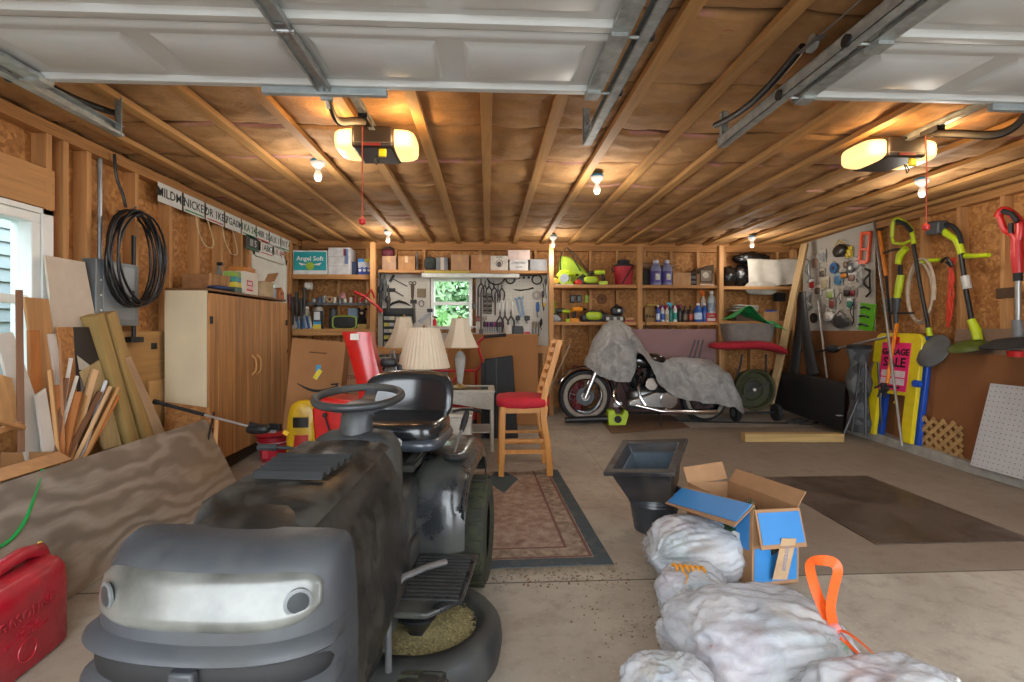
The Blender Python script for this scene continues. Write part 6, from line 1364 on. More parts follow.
for i,a in enumerate(((658,.026,.18,'#2f4f9a','#d8d8e0',None,'#c8ccd8','blue and white aerosol can, first of the bottle row'),(662.5,.026,.18,'#c4c8d0','#2b56a8',None,'#2b56a8','white and blue aerosol can, second of the bottle row'),(667,.024,.17,'#c8c0b4','#b8302a',None,'#b09a80','cream bottle with red cap in the bottle row'),(671,.026,.18,'#1f7a76','#d0d0d0','#4aa0c0',None,'teal bottle with light blue trigger in the bottle row'),(675,.025,.2,'#d0d4d0','#2a6a5a',None,'#2f9080','white and green bottle in the bottle row'),(680,.03,.18,'#1d1a1c','#7a2a8a',None,'#3a3236','black bottle with purple cap in the bottle row'),(685,.034,.17,'#2a1d18','#1a1a1a',None,'#6a5a44','dark brown jug with tan label in the bottle row'),(690.5,.036,.17,'#3a2018','#101010',None,'#a8442c','dark jug with red label in the bottle row'),(698,.05,.2,'#2458a8','#e0e0e0',None,'#b8c8e0','large blue jug with white drop label in the bottle row'),(704.5,.038,.2,'#1f4f9c','#f0f0f0',None,None,'plain blue bottle right of the large blue jug'))):
    px,r,h,c,cap,tg,lb,lab=a; bottle(px,zH,6.82+.02*(i%2),r,h*.95,c,lab,cap,tg,lb)
bottle(703.5,zH,6.95,.035,.30,'#c8c4bc','spray bottle with big orange trigger behind the blue bottle',trig='#e2701c')
bottle(711.5,zH+.10,6.84,.05,.24,'#a8b2b4','clear jug of fluid standing on the red carton',cap='#e8e8e8',label='#8898a8')
carton(706.5,716.5,312.5,zH,6.78,.16,mat('#a8242c',.5),'small red and white carton under the clear jug',tape=False,fn=lambda t,w,d,h:(patch(t,-w*.4,w*.4,h*.15,h*.45,d,'#c8c0b8'),ptxt('COLA',0,h*.7,.03,'#e8e0d8',d,t))[0])
t=thing('red_dustpan','dark red shallow tray lying behind the cleaner bottles','tray',(sx(669,6.98),7.02,zH+.14)); B=MB(); B.rings([[(-.12,-.06,0),(.12,-.06,.0),(.12,.08,0),(-.12,.08,0)],[(-.17,-.08,.09),(.14,-.08,.11),(.14,.1,.11),(-.17,.1,.09)]]); B.build('tray',mat('#8c1424',.5),t); MB().bb(-.1,.1,-.04,.06,-.14,0).build('tray_stand',mat('#6a5236',.8),t)
carton(645,655,307,zH,7.0,.12,mat('#9a7a4c',.8),'tan box with dark circles at left end of the cleaner shelf',tape=False,fn=lambda t,w,d,h:[MB().cyl((-w*.3+k*w*.3,-d/2-.002,h*.4),.014,.003,12,'y').build('dark_circle',BLKM,t) for k in range(3)] and None)
tag(MB().tube([P(645,317,6.72),P(647,314,6.71),P(645.5,328,6.71),P(644,336,6.71)],.006,6).build('black_hook',BLK),'thin black rod hanging from the cleaner shelf at its left','hook')
tag(MB().box(P(651,305,6.95),(.15,.1,.015),ry=-.06).build('yellow_pad',mat('#a8983c',.7)),'flat yellow pad on the tan box of circles','pad')
# --- bay 3
PB=mat('#101112',.22,var=.1,bmp=.9,ns=9)
for i,(px,r,z,lab) in enumerate(((729,(.13,.13,.16),zI+.15,'black plastic bag at the left of the upper right shelf'),(742,(.13,.12,.17),zI+.16,'black plastic bag half behind the hanging white cloth'),(752,(.26,.13,.09),zI+.42,'long black plastic bag lying on top near the ceiling'))):
    B=MB(); B.blob((sx(px,6.98),7.02,z),r,26,18,.25,4.5,i,low=-.9); tag(B.build('garbage_bag',PB,ang=70),lab,'bag')
def hangcloth(u,v,o):
    x=sx(747,6.9)+(sx(797,6.9)-sx(747,6.9))*u; zt=zI+.40; 
    if v<.25: y=7.12-.9*v*1.0; z=zt+.01*math.sin(u*9)
    else:
        y=6.885-.03*math.sin(u*13)*(v); z=zt-(v-.25)*.55*(1-.15*u); 
    x+=.04*(v-.3)*(1-2*u); return (x,y+.02*noise.noise(Vector((u*5,v*3,1))),z)
B=MB(); B.grid(hangcloth,30,18); tag(B.build('white_cloth',mat('#b9b3a8',.9,var=.05,bmp=.2),solid=.006,ang=80),'off-white cloth draped over the bags at the right back corner','cloth')
B=MB(); sup(B,(sx(763,6.83),6.88,zI-.02),(.24,.06,.10),2.4,28,12,lambda q:q+Vector(noise.noise_vector(q*9))*.02); tag(B.build('grey_cloth_bundle',mat('#a19d94',.9,bmp=.3),ang=80),'grey cloth bundle hanging just under the off-white cloth','cloth')
carton(757,777,268,zI,6.95,.2,mat('#5a4636',.8),'dark carton beneath the off-white cloth',tape=False)
t=thing('paint_tray','white paint tray with liners stacked on the lower right shelf','tray',(sx(743,6.95),6.97,zJ+.16))
for k in range(3): MB().box((.02*k,0,.03*k),(.38-.04*k,.2,.022),ry=.06*(k-1)).build('tray_liner',mat(('#a8a49a','#8c8a82','#b4b0a6')[k],.5),t,bev=.008)
MB().bb(-.12,.14,-.06,.06,-.16,-.012).build('tray_riser',mat('#4a3e34',.8),t)
carton(764,779,311,zJ,6.86,.2,mat('#a07a52',.8),'tan open carton with blue item on the lower right shelf',tape=False)
tag(MB().box((sx(772,6.9),6.92,P(0,311,6.86).z+.018),(.12,.1,.035),rz=.3).build('blue_case',mat('#24428c',.4),bev=.006),'small blue case lying on the tan open carton','case')
tag(MB().box((sx(781,6.95),7.0,zI-.12),(.09,.05,.14)).build('black_box',BLKM,bev=.004) if False else MB().bb(sx(776,7.1),sx(786,7.1),7.1,7.17,zJ+.30,zJ+.42).build('black_wall_box',BLKM,bev=.004),'black box fixed on the wall under the grey bundle','box')
# leaning 2x4
t=stick('leaning_post',P(770,405,6.35)*1,P(805,244,6.62),.09,.04,wood('#b99a6c','z'),'long pale timber leaning diagonally at the back right corner','board'); 
# mauve board behind the motorcycle
x0,x1=sx(608,6.66),sx(716,6.66); o=MB().bb(x0,x1,6.66,6.68,fz(6.66),P(0,329,6.66).z).build('mauve_board',mat('#8a6a68',.75,var=.05,ns=2)); tag(o,'large flat mauve board standing behind the covered motorcycle','board')
# red fuel can low at left of motorcycle
t=thing('red_can','small dark red can on the floor behind the motorcycle front wheel','can',(sx(577,6.75),6.78,fz(6.78))); MB().lathe([(.09,0),(.1,.02),(.1,.6),(.06,.66),(.03,.68)],(0,0,0),18).build('can_body',mat('#7a1a24',.5),t)
tag(MB().tube([Vector((P(536,300,6.3).x,6.35,fz(6.35))),P(570,345,6.72)],.012,8).build('broken_handle',mat('#9a8468',.7)),'short tan stick leaning behind the stool back','stick')
# ================= MOTORCYCLE =================
MY=6.28; fzm=fz(MY)
t=thing('motorcycle','black and chrome motorcycle under a crumpled silver cover, side on','motorcycle',(sx(650,MY),MY,fzm)); M0=t.location.copy()
def mp(px,py,dy=0): return P(px,py,MY+dy)-M0
def mwheel(px,r,w,full=True):
    x=(P(px,300,MY)-M0).x; c=(x,0,r)
    ty=MB().lathe([(r*.80,-w*.3),(r*.86,-w*.5),(r*.95,-w*.45),(r,-w*.15),(r,w*.15),(r*.95,w*.45),(r*.86,w*.5),(r*.80,w*.3)],c,40,'y',cap=False).build('tyre',mat('#151516',.7),t,ang=50)
    MB().lathe([(r*.68,-w*.53),(r*.72,-w*.56),(r*.83,-w*.52),(r*.83,-w*.5),(r*.68,-w*.5)],c,40,'y',cap=False).build('whitewall',mat('#857c70',.6,var=.1),ty)
    MB().lathe([(r*.60,-w*.3),(r*.64,-w*.45),(r*.66,-w*.3),(r*.66,w*.3),(r*.64,w*.45),(r*.60,w*.3)],c,40,'y',cap=False).build('rim',CHROME,ty)
    MB().cyl(c,r*.16,w*1.1,18,'y').build('hub',CHROME,ty); MB().cyl((c[0],-w*.35,c[2]),r*.34,.008,24,'y').build('brake_disc',mat('#3a3b3c',.4,.7),ty)
    B=MB()
    for k in range(30):
        a=2*PI*k/30; s=(-1)**k; B.tube([(c[0]+r*.14*math.cos(a+s*.5),s*w*.25,c[2]+r*.14*math.sin(a+s*.5)),(c[0]+r*.62*math.cos(a),0,c[2]+r*.62*math.sin(a))],.0022,4)
    B.build('spokes',CHROME,ty); return x
r1=.335; xw=mwheel(584.5,r1,.11); xr=mwheel(703,.30,.14)
# front fender with trim
B=MB()
def fend(x,r,a0,a1,w,B):
    B.grid(lambda u,v,o:(x+(r+.02*math.sin(PI*v)-.02)*math.cos(a0+(a1-a0)*u),(v-.5)*w,r1+(r+.02*math.sin(PI*v)-.02)*math.sin(a0+(a1-a0)*u)),24,8)
fend(xw,r1+.05,R(-5),R(155),.17,B); B.build('front_fender',mat('#0f1012',.15,coat=1),t,solid=.006,ang=80)
MB().tube([(xw+(r1+.03)*math.cos(a),-.088,r1+(r1+.03)*math.sin(a)) for a in [R(60+95*k/14) for k in range(15)]],.008,6).build('fender_trim',CHROME,t)
MB().tube([(xw-.01,-.09,r1-.02),(xw+.12,-.09,r1+.30),(xw+.24,-.08,r1+.62)],[.03,.032,.03],12).build('fork_leg',CHROME,t); MB().tube([(xw-.01,.09,r1-.02),(xw+.12,.09,r1+.30),(xw+.24,.08,r1+.62)],[.03,.032,.03],12).build('fork_leg',CHROME,t)
# frame, engine, pipes
FRM=mat('#141517',.3,coat=.5)
MB().tube(smooth(V((xw+.24,-.05,r1+.5),(xw+.36,-.08,.42),(xw+.46,-.1,.16),(xw+.8,-.1,.13),(xr-.1,-.1,.16))),.02,8).build('down_tube',FRM,t)
MB().tube(smooth(V((xw+.38,-.2,.55),(xw+.30,-.3,.36),(xw+.40,-.32,.24),(xw+.50,-.2,.18))),.014,8).build('crash_bar',CHROME,t)
B=MB(); sup(B,(xw+.80,0,.33),(.26,.15,.13),3.4,24,12); B.build('crankcase',mat('#6c6d6e',.3,.8,var=.2),t)
for s,a in ((-1,-.38),(1,.38)):
    B=MB(); 
    for k in range(8): B.lathe([(.085-.002*k,-.006),(.088-.002*k,0),(.085-.002*k,.006)],(0,0,.04+k*.022),18)
    B.lathe([(.06,0),(.06,.22),(.09,.23),(.085,.27),(.04,.29)],(0,0,0),18); B.b.transform(Matrix.Translation((xw+.74+s*.05,0,.40))@Matrix.Rotation(a,4,'Y')); B.build('cylinder',mat('#35383a',.35,.8),t)
MB().cyl((xw+1.02,-.17,.30),.10,.05,28,'y').build('clutch_cover',CHROME,t); B=MB(); B.prism([(xw+.50,.20),(xw+1.04,.18),(xw+1.04,.40),(xw+.86,.42),(xw+.52,.30)],-.17,-.10,'xz'); B.build('primary_cover',mat('#a8a8a6',.2,.95,var=.1),t,bev=.03)
MB().cyl((xw+.80,-.16,.50),.075,.06,24,'y').build('air_cleaner',CHROME,t)
MB().tube([(xw+.60,-.18,.24),(xw+.9,-.21,.17),(xw+1.4,-.22,.155),(xr+.08,-.22,.16)],[.025,.028,.035,.038],12).build('exhaust_pipe',CHROME,t)
MB().tube(smooth(V((xw+.74,.0,.62),(xw+.66,-.12,.5),(xw+.66,-.17,.35),(xw+.72,-.19,.24))),.02,8).build('header_pipe',CHROME,t)
MB().box((xw+.52,-.24,.22),(.24,.10,.02)).build('footboard',BLKM,t,bev=.005); MB().box((xw+.36,-.24,.26),(.10,.03,.06)).build('shift_peg',CHROME,t)
B=MB(); sup(B,(xw+.78,0,.78),(.26,.12,.10),2.6); B.build('fuel_tank',mat('#101113',.15,coat=1),t)
for i,(a,b,c) in enumerate((((.45,-.10,.75),(.50,-.17,.5),(.60,-.12,.42)),((.40,-.09,.8),(.42,-.15,.55),(.50,-.13,.38)),((.50,-.1,.70),(.62,-.17,.62),(.70,-.12,.5)))): MB().tube(smooth([Vector((xw+q[0],q[1],q[2])) for q in (a,b,c)]),.007,6).build('cable',BLKM,t)
B=MB(); sup(B,(xr-.25,0,.62),(.38,.14,.09),3); B.build('seat',BLK,t); fend_=MB(); fend_.grid(lambda u,v,o:(xr+.37*math.cos(R(10)+R(150)*u),(v-.5)*.2,.30+.37*math.sin(R(10)+R(150)*u)),18,4); fend_.build('rear_fender',mat('#0f1012',.15,coat=1),t,solid=.006)
MB().tube([(xw+.9,-.15,.2),(xw+.88,-.3,.0)],.012,6).build('side_stand',BLKM,t)
# cover: silver tarp
CV=bpy.data.materials.new('silver_tarp'); CV.use_nodes=True; nt=CV.node_tree; b=nt.nodes['Principled BSDF']; v=coords(nt); f=noi(nt,v,7,6,.7,1.2); o_=ramp(nt,f,[(.3,'#9c9d9c'),(.6,'#c6c7c5'),(.75,'#e0e0de')]); nt.links.new(o_,b.inputs['Base Color']); b.inputs['Metallic'].default_value=.5; b.inputs['Roughness'].default_value=.28; bump(nt,b,noi(nt,v,6,7,.75,2.0),1.0,.06)
CP=[(585,364,368,.10),(589,352,371,.16),(594,341,375,.22),(601,330,379,.30),(609,321,382,.34),(616,319,382,.36),(622,321,381,.36),(627,325,372,.34),(631,331,352,.32),(637,339,357,.28),(644,349,366,.26),(652,357,382,.27),(660,360,393,.28),(670,359,398,.30),(682,357,401,.31),(695,357,403,.31),(708,359,405,.30),(718,364,407,.29),(727,374,409,.26),(735,389,412,.20),(741,405,413,.10)]
def cpi(u):
    k=u*(len(CP)-1); i=min(int(k),len(CP)-2); f=k-i; return [CP[i][j]*(1-f)+CP[i+1][j]*f for j in range(4)]
def cov(u,v,o):
    px,ty,by,hw=cpi(u); top=P(px,ty,MY)-M0; bz=(P(px,by,MY-hw)-M0).z; tz=top.z
    a=abs(2*v-1); s=1 if v>.5 else -1; rw=hw*(.30*a/.25 if a<.25 else .30+.70*((a-.25)/.75)**.8); z=tz-(tz-bz)*(0 if a<.12 else ((a-.12)/.88)**1.25)
    if s>0: pass
    q=Vector((top.x,s*rw,z)); n=noise.noise_vector(Vector((top.x*6,s*rw*6,z*5)))*.04+noise.noise_vector(Vector((top.x*15+z*5,rw*12,z*10)))*.022; fold=.028*math.sin(top.x*34+z*9)*a
    q+=Vector((n.x*.5,n.y+fold*s,n.z*.6)); return q
B=MB(); B.grid(cov,160,60); B.b.transform(Matrix.Translation(M0)); tag(B.build('motorcycle_cover',CV,solid=.004,ang=80),'crumpled silver tarpaulin cover draped over the motorcycle','cover')
# leaf blower, cardboard, floor bits
p=FF(615,425); t=thing('leaf_blower','lime and black leaf blower lying before the motorcycle front wheel','leaf blower',(p.x,p.y,fz(p.y)))
MB().tube([(-.02,0,.08),(-.25,.02,.075),(-.62,.03,.06)],[.045,.04,.035],12).build('blower_tube',BLK,t); B=MB(); B.prism([(-.09,.0),(.12,.0),(.16,.13),(.13,.24),(.08,.13),(-.0,.14),(-.02,.20),(-.1,.19),(-.1,.1)],-.06,.06,'xz'); B.build('motor_housing',LG,t,bev=.014); MB().cyl((.02,-.065,.08),.045,.01,18,'y').build('intake_grille',BLKM,t)
q=[FF(598,418),FF(665,412),FF(690,428),FF(612,434)]; B=MB(); A=[B.v((c.x,c.y,fz(c.y)+.004)) for c in q]; C=[B.v((c.x,c.y,fz(c.y)+.010)) for c in q]; B.face(A[::-1]); B.face(C)
for i in range(4): B.face([A[i],A[(i+1)%4],C[(i+1)%4],C[i]])
tag(B.build('flattened_cardboard',mat('#6e5038',.9,var=.15)),'flattened brown cardboard under the motorcycle engine','cardboard')
a=FF(672,422)+Vector((0,0,.012)); b_=FF(786,424)+Vector((0,0,.012)); t=thing('pole_pruner','long black pole tool lying on the floor before the mower','pole tool',(a.x,a.y,a.z)); MB().tube([(0,0,0),b_-a],.011,8).build('pole',BLK,t)
B=MB(); B.M=Matrix.Translation(b_-a); B.tube([(0,0,.005),(.08,-.03,.03),(.2,-.02,.03),(.30,.03,.02)],.016,8); B.tube([(.1,-.12,.012),(.22,-.16,.02),(.34,-.1,.02)],.014,8); B.box((.14,-.03,.03),(.12,.05,.05)); B.build('tool_head',BLKM,t)
# push mower stored upright
gx,gy=sx(752,6.35),6.30; t=thing('push_mower','green push mower stored upright with its round deck facing out','lawn mower',(gx,gy,fz(gy)))
OL=mat('#33361f',.7,var=.2,ns=14,dirt='#474a2a')
B=MB(); B.lathe([(.255,.06),(.265,-.04),(.25,-.06),(.235,-.05),(.22,.03),(.10,.05),(.001,.055)],(0,0,.40),40,'y',cap=False); B.build('mower_deck',OL,t,solid=.006)
MB().tube([(.13*math.cos(a),.0,.4+.13*math.sin(a)) for a in [2*PI*k/28 for k in range(28)]],.016,8,close=True).build('deck_ring',mat('#3a3d28',.7),t)
MB().box((.03,-.005,.40),(.42,.008,.045),ry=-.45).build('mower_blade',mat('#3a3a38',.5,.4),t); MB().cyl((0,-.012,.40),.02,.02,8,'y').build('blade_bolt',WHT,t)
for s in (-1,1):
    w=MB().cyl((s*.27-.0,-.05,.11),.11,.06,26,'x').build('wheel',BLKM,t,bev=.01); MB().cyl((s*.27+s*.032,-.05,.11),.05,.01,18,'x').build('wheel_hub',mat('#5a5c5e',.5),w)
    MB().tube([(s*.2,.08,.5),(s*.17,.02,.72),(s*.16,.0,.86)],.014,8).build('handle_tube',mat('#2a2b2d',.4),t)
MB().tube([(-.27,-.05,.11),(.27,-.05,.11)],.015,8).build('axle',BLKM,t)
B=MB(); sup(B,(0,.14,.45),(.17,.10,.17),3); B.build('engine',mat('#2d2e2c',.6),t)
for k in range(3): tag(MB().tube([P(688+k*5,362,6.4),P(695+k*4,340,6.4)],.010,8).build('folding_frame',mat('#2a2b2d',.4)),'dark tube of the folded frame left of the mower, '+nth[k]+' from left','tube','folded frame tubes left of the mower')
# red cushion
B=MB(); 
def cu(q):
    return Vector((q.x,q.y,q.z-.06*(q.x/.45)-.05*(q.x/.45)**2+ .03*math.sin(q.x*5)))
sup(B,(sx(748,6.3),6.30,P(0,345,6.3).z-.01),(.50,.20,.055),3,44,12,cu); o=B.build('seat_pad',mat('#9c1426',.85,var=.08,bmp=.2),ang=80); tag(o,'long dark red seat cushion lying across the upright mower','cushion')
# grey tub with green sheet
t=thing('grey_tub','grey fabric tub resting on the red cushion under green plastic','tub',(sx(748,6.42),6.44,P(0,343,6.35).z)); zt_=P(0,323,6.35).z-t.location.z
B=MB(); rs=[]
for z,w_,d_ in ((0,.27,.15),(.06,.30,.17),(zt_,.33,.19),(zt_,.31,.17),(.05,.27,.14)): rs.append(rr(w_,d_,z,4,36))
B.rings(rs).build('tub_body',mat('#77716a',.85,var=.12,bmp=.3),t,ang=50)
B=MB(); B.grid(lambda u,v,o:(-.28+.72*u,-.19+.34*v-.02*math.sin(u*12)*(1-v),zt_+.04+.20*math.exp(-((u-.30)/.22)**2)*(1-.5*v)-.14*(1-v)*(u>.2)*u**2+.02*noise.noise(Vector((u*6,v*6,3)))),40,20); B.b.transform(Matrix.Translation(t.location)); tag(B.build('green_sheet',mat('#14904a',.4,var=.12,bmp=.4),solid=.006,ang=70),'crumpled green plastic sheet spilling over the grey tub','plastic sheet')
# ================= RIGHT WALL =================
def RP(px,py,X=4.44): return XP(px,py,X)
def RY(px,X=4.44): return XP(px,300,X).y
RZ=-PI/2
def rbox(px0,px1,py0,py1,X,th,m,name,lab,cat,group=None,bev=.002,lean_=0):
    y0,y1=RY(px1,X),RY(px0,X); zt=(RP(px0,py0,X).z+RP(px1,py0,X).z)/2; zb_=RP((px0+px1)/2,py1,X).z
    return tag(MB().bb(X,X+th,y0,y1,zb_,zt).build(name,m,bev=bev),lab,cat,group)
def rpanel(q,th,m,name,lab,cat,group=None):
    pts=[RP(*a) for a in q]; n=(pts[1]-pts[0]).cross(pts[3]-pts[0]).normalized()
    if n.x<0: n=-n
    B=MB(); A=[B.v(p) for p in pts]; C=[B.v(p+n*th) for p in pts]; B.face(A); B.face(C[::-1])
    for i in range(4): B.face([A[i],A[(i+1)%4],C[(i+1)%4],C[i]])
    return tag(B.build(name,m),lab,cat,group)
PGX=4.475
pb=rpanel(((803,244,PGX),(875,221,PGX),(875,333,PGX),(803,331,PGX)),.008,mat('#a8a298',.6,var=.05,ns=3),'pegboard','large grey pegboard of packaged parts on the right wall','pegboard')
B=MB(); 
y=RY(874,PGX)+.03
while y<RY(805,PGX):
    z=1.27
    while z<2.32: B.face([B.v((PGX-.0008,y+.004*math.cos(a),z+.004*math.sin(a))) for a in (0,1.05,2.09,3.14,4.19,5.24)]); z+=.055
    y+=.055
o=B.build('peg_hole',mat('#4e4a44',.9,var=0),pb,world=True); o['kind']='stuff'
def pk(px,py,w,h,c,lab,kind='card',c2='#d0d0cc'):
    w*=1.4; h*=1.35
    p=RP(px,py,PGX-.02); t=thing({'card':'hanging_packet','disc':'hanging_disc','hook':'hanging_hook','clump':'hanging_tool'}[kind],lab,{'card':'packet','disc':'disc','hook':'hook','clump':'tool'}[kind],p,RZ,'packets and parts on the right pegboard'); m=mat(c,.35,var=.15,ns=30)
    MB().tube([(0,.018,h/2+.01),(0,-.02,h/2+.012)],.003,5).build('peg_hook',STEEL,t)
    if kind=='card':
        MB().bb(-w/2,w/2,0,.004,-h/2,h/2).build('card',mat(c2,.5),t); B=MB(); sup(B,(0,-.006,-h*.1),(w*.4,.012,h*.34),4,14,8); B.build('contents',m,t)
    elif kind=='disc':
        MB().cyl((0,-.006,0),w/2,.014,20,'y').build('disc',m,t); MB().cyl((0,-.014,0),w*.2,.006,14,'y').build('hub',mat(c2,.4),t)
    elif kind=='hook':
        MB().tube(smooth(V((-w*.3,0,h*.45),(w*.3,-.01,h*.3),(-w*.3,-.02,0),(w*.35,-.01,-h*.3),(-w*.2,0,-h*.48))),w*.09,6).build('bent_part',m,t); MB().tube([(w*.2,-.005,h*.4),(w*.25,-.005,-h*.4)],w*.07,6).build('straight_part',mat(c2,.4,.4),t)
    else:
        B=MB(); B.blob((0,-.02,-h*.1),(w*.45,.03,h*.35),14,9,.25,5,px); B.build('body',m,t); MB().tube([(-w*.3,-.02,h*.2),(0,-.03,h*.5),(w*.3,-.02,h*.25)],.007,6).build('handle',mat(c2,.4),t)
for a in ((841,249,.20,.17,'#1e1c18','yellow boxed tool with black body at the top of right pegboard','clump','#c8a81c'),
 (849,252,.08,.10,'#c8b01e','yellow package beside the black tool at the pegboard top','card','#c8b01e'),
 (851,268,.09,.11,'#3a3c3e','dark round gauge packet in the upper middle of right pegboard','disc'),
 (834,268,.10,.10,'#1f5a94','blue round disc at the middle of the right pegboard','disc','#2a2a30'),(838,279,.11,.11,'#3f6f94','pale blue clear packet below the blue disc','card','#7a98a8'),
 (844,275,.09,.06,'#c87a1c','small orange and black packet right of pale blue packet','card','#2a2420'),(852,277,.09,.09,'#7a5a4c','brown and white packet in the middle right of the pegboard','card'),
 (815,262,.11,.14,'#8a6a58','clear packet of brown parts at the upper left of pegboard','card','#a8a49c'),(822,256,.10,.12,'#8a8c8e','clear packet with metal part high on the pegboard left','card','#b0aca4'),
 (812,284,.09,.10,'#9a2a24','red and white packet at the left of right pegboard','card'),(818,290,.09,.10,'#5a4c44','dark packet below the red and white packet','card','#c8c0b0'),
 (825,283,.10,.12,'#a89a7c','tan packet at the left middle of right pegboard','card','#b8ae9a'),(830,294,.09,.10,'#8a9c5a','olive packet under the tan packet on right pegboard','card','#c8c8b8'),
 (832,303,.08,.10,'#7a4038','reddish hanging packet above the white cluster','card','#8a8078'),(840,297,.05,.13,'#5c5e60','oval steel carabiner in the lower middle of the pegboard','hook'),
 (847,292,.09,.09,'#2c2422','dark packet with red print at the lower middle right','card','#8a8680'),(853,292,.07,.08,'#7a2430','red striped packet right of the dark packet','card','#8c8880'),
 (860,275,.09,.22,'#a8aaa8','white twisted bracket beside the black bracket','hook','#c0c0bc'),(868,282,.10,.26,'#1c1c1e','black twisted bracket at the right of the pegboard','hook','#26262a'),
 (830,315,.16,.14,'#c4c0b8','cluster of white plastic bits at the bottom of pegboard','clump','#b8b4ac'),(842,320,.24,.17,'#39393b','large dark grey funnel shape at the bottom of pegboard','clump','#2c2c2e'),
 (853,311,.05,.26,'#1c1c1e','long black strap tool at the bottom of the pegboard','hook','#222226'),(850,303,.08,.10,'#3e7a70','teal and white packet above the long black strap','card'),
 (814,318,.10,.12,'#1e1c1c','black round handle at the bottom left of right pegboard','disc','#3a3a3c'),(809,300,.10,.20,'#8c8e90','steel bracket cluster at the left edge of the pegboard','hook','#5a5a5c'),
 (808,270,.08,.26,'#707274','hanging steel shears at the upper left edge of the pegboard','hook','#8a8c8e'),(822,273,.07,.09,'#4a3c34','small brown packet between tan packets on the pegboard','card','#a8a090'),
 (846,264,.06,.08,'#6a4a3c','small brown clip packet above orange one','card','#98948c'),(857,263,.08,.09,'#9c9ea0','small clear packet below the orange frame','card','#b8b4ae')):
    pk(*a)
t=thing('orange_level','bright orange plastic frame tool at the top right of the pegboard','tool',RP(865,247,PGX-.02),RZ,rot=(0,R(8),RZ)); OF=mat('#e8541c',.4,var=.05)
for q in ((-.08,-.05,-.18,.18),(.05,.08,-.18,.18),(-.05,.05,.14,.18),(-.05,.05,-.04,-.01),(-.12,.05,-.2,-.15)): MB().bb(q[0],q[1],-.015,.01,q[2],q[3]).build('frame_bar',OF,t,bev=.004)
t=thing('hanging_packet','bright green packaged tool with black clips at the pegboard corner','packet',RP(867,317,PGX-.02),RZ,rot=(0,R(8),RZ)); MB().bb(-.12,.12,-.012,.01,-.16,.16).build('card',mat('#5aa61e',.4,var=.06),t,bev=.006)
for z in (-.1,0,.1): MB().tube([(-.09,-.02,z),(-.02,-.03,z+.02),(.05,-.02,z)],.012,6).build('black_clip',BLK,t)
MB().bb(-.14,-.10,-.014,.0,-.14,.15).build('clear_edge',mat('#a8b0a8',.3),t)
# lower wall sheets of cardboard
CD1,CD2=mat('#7d4f2a',.85,var=.06,ns=3),mat('#8a5a32',.85,var=.06,ns=3)
def leansheet(px0,px1,zt,name,lab,m,X=4.40,xb=4.33,z0=None,th=.008,cat='cardboard'):
    y0,y1=RY(px1,X),RY(px0,X); zb0=(.09+fz((y0+y1)/2)) if z0 is None else z0; X1=xb+(.06 if zt>.4 else .03)
    return tag(MB().grid(lambda u,v,o:(xb+(X1-xb)*v+.006*math.sin(u*4),y0+(y1-y0)*u,zb0+(zt-zb0)*v),8,4).build(name,m,solid=th,ang=70),lab,cat)
leansheet(795,882,1.24,'cardboard_sheet','wide brown cardboard sheet under the large pegboard',CD1,4.42,4.38)
leansheet(878,940,1.22,'cardboard_sheet','brown cardboard sheet behind the yellow and blue stand',CD1,4.40,4.345)
leansheet(900,952,1.10,'cardboard_sheet','brown cardboard sheet with folded seam behind the lattice',CD2,4.36,4.30)
leansheet(938,1060,1.04,'cardboard_sheet','large brown cardboard sheet behind the white perforated board',CD1,4.34,4.275)
leansheet(955,1060,1.26,'grey_board','grey brown board high behind the cardboard at the right edge',mat('#7c6452',.8,var=.05),4.42,4.38,cat='board',z0=.9)
# ledge rail carrying tools
# lattice
t=thing('lattice_piece','small tan diagonal wooden lattice piece leaning by the cardboard','lattice',RP(938,437,4.26),RZ); LA=wood('#b8935f','x'); 
for s in (1,-1):
    for k in range(-4,5):
        cx=k*.10; t0,t1=-.17,.17
        lo,hi=sorted(((-.24-cx)/s,(.24-cx)/s)); t0=max(t0,lo); t1=min(t1,hi)
        if t1-t0<.05: continue
        yy=0 if s>0 else .008
        MB().bar((cx+s*t0,yy,t0),(cx+s*t1,yy,t1),.032,.007,(0,1,0)).build('lattice_strip',LA,t)
# white perforated board
y0,y1=RY(1075,4.2),RY(976,4.2); zt=RP(986,383,4.24).z
wb=tag(MB().grid(lambda u,v,o:(4.15+.11*v,y0+(y1-y0)*u-.07*v,.09+(zt-.09)*v),4,4).build('perforated_board',mat('#b4b3b2',.55,var=.03),solid=.006),'white perforated board leaning at the right edge of the frame','board')
B=MB(); 
nu=int((y1-y0)/.04)
for i in range(nu):
    for j in range(17):
        u=(i+.5)/nu; v=(j+.5)/17; c=Vector((4.15+.11*v-.0045,y0+(y1-y0)*u-.07*v,.09+(zt-.09)*v)); B.face([B.v(c+Vector((0,.0045*math.cos(a),.0045*math.sin(a)))) for a in (0,1.05,2.09,3.14,4.19,5.24)])
o=B.build('perforation',mat('#4a4a4a',.9,var=0),wb,world=True); o['kind']='stuff'
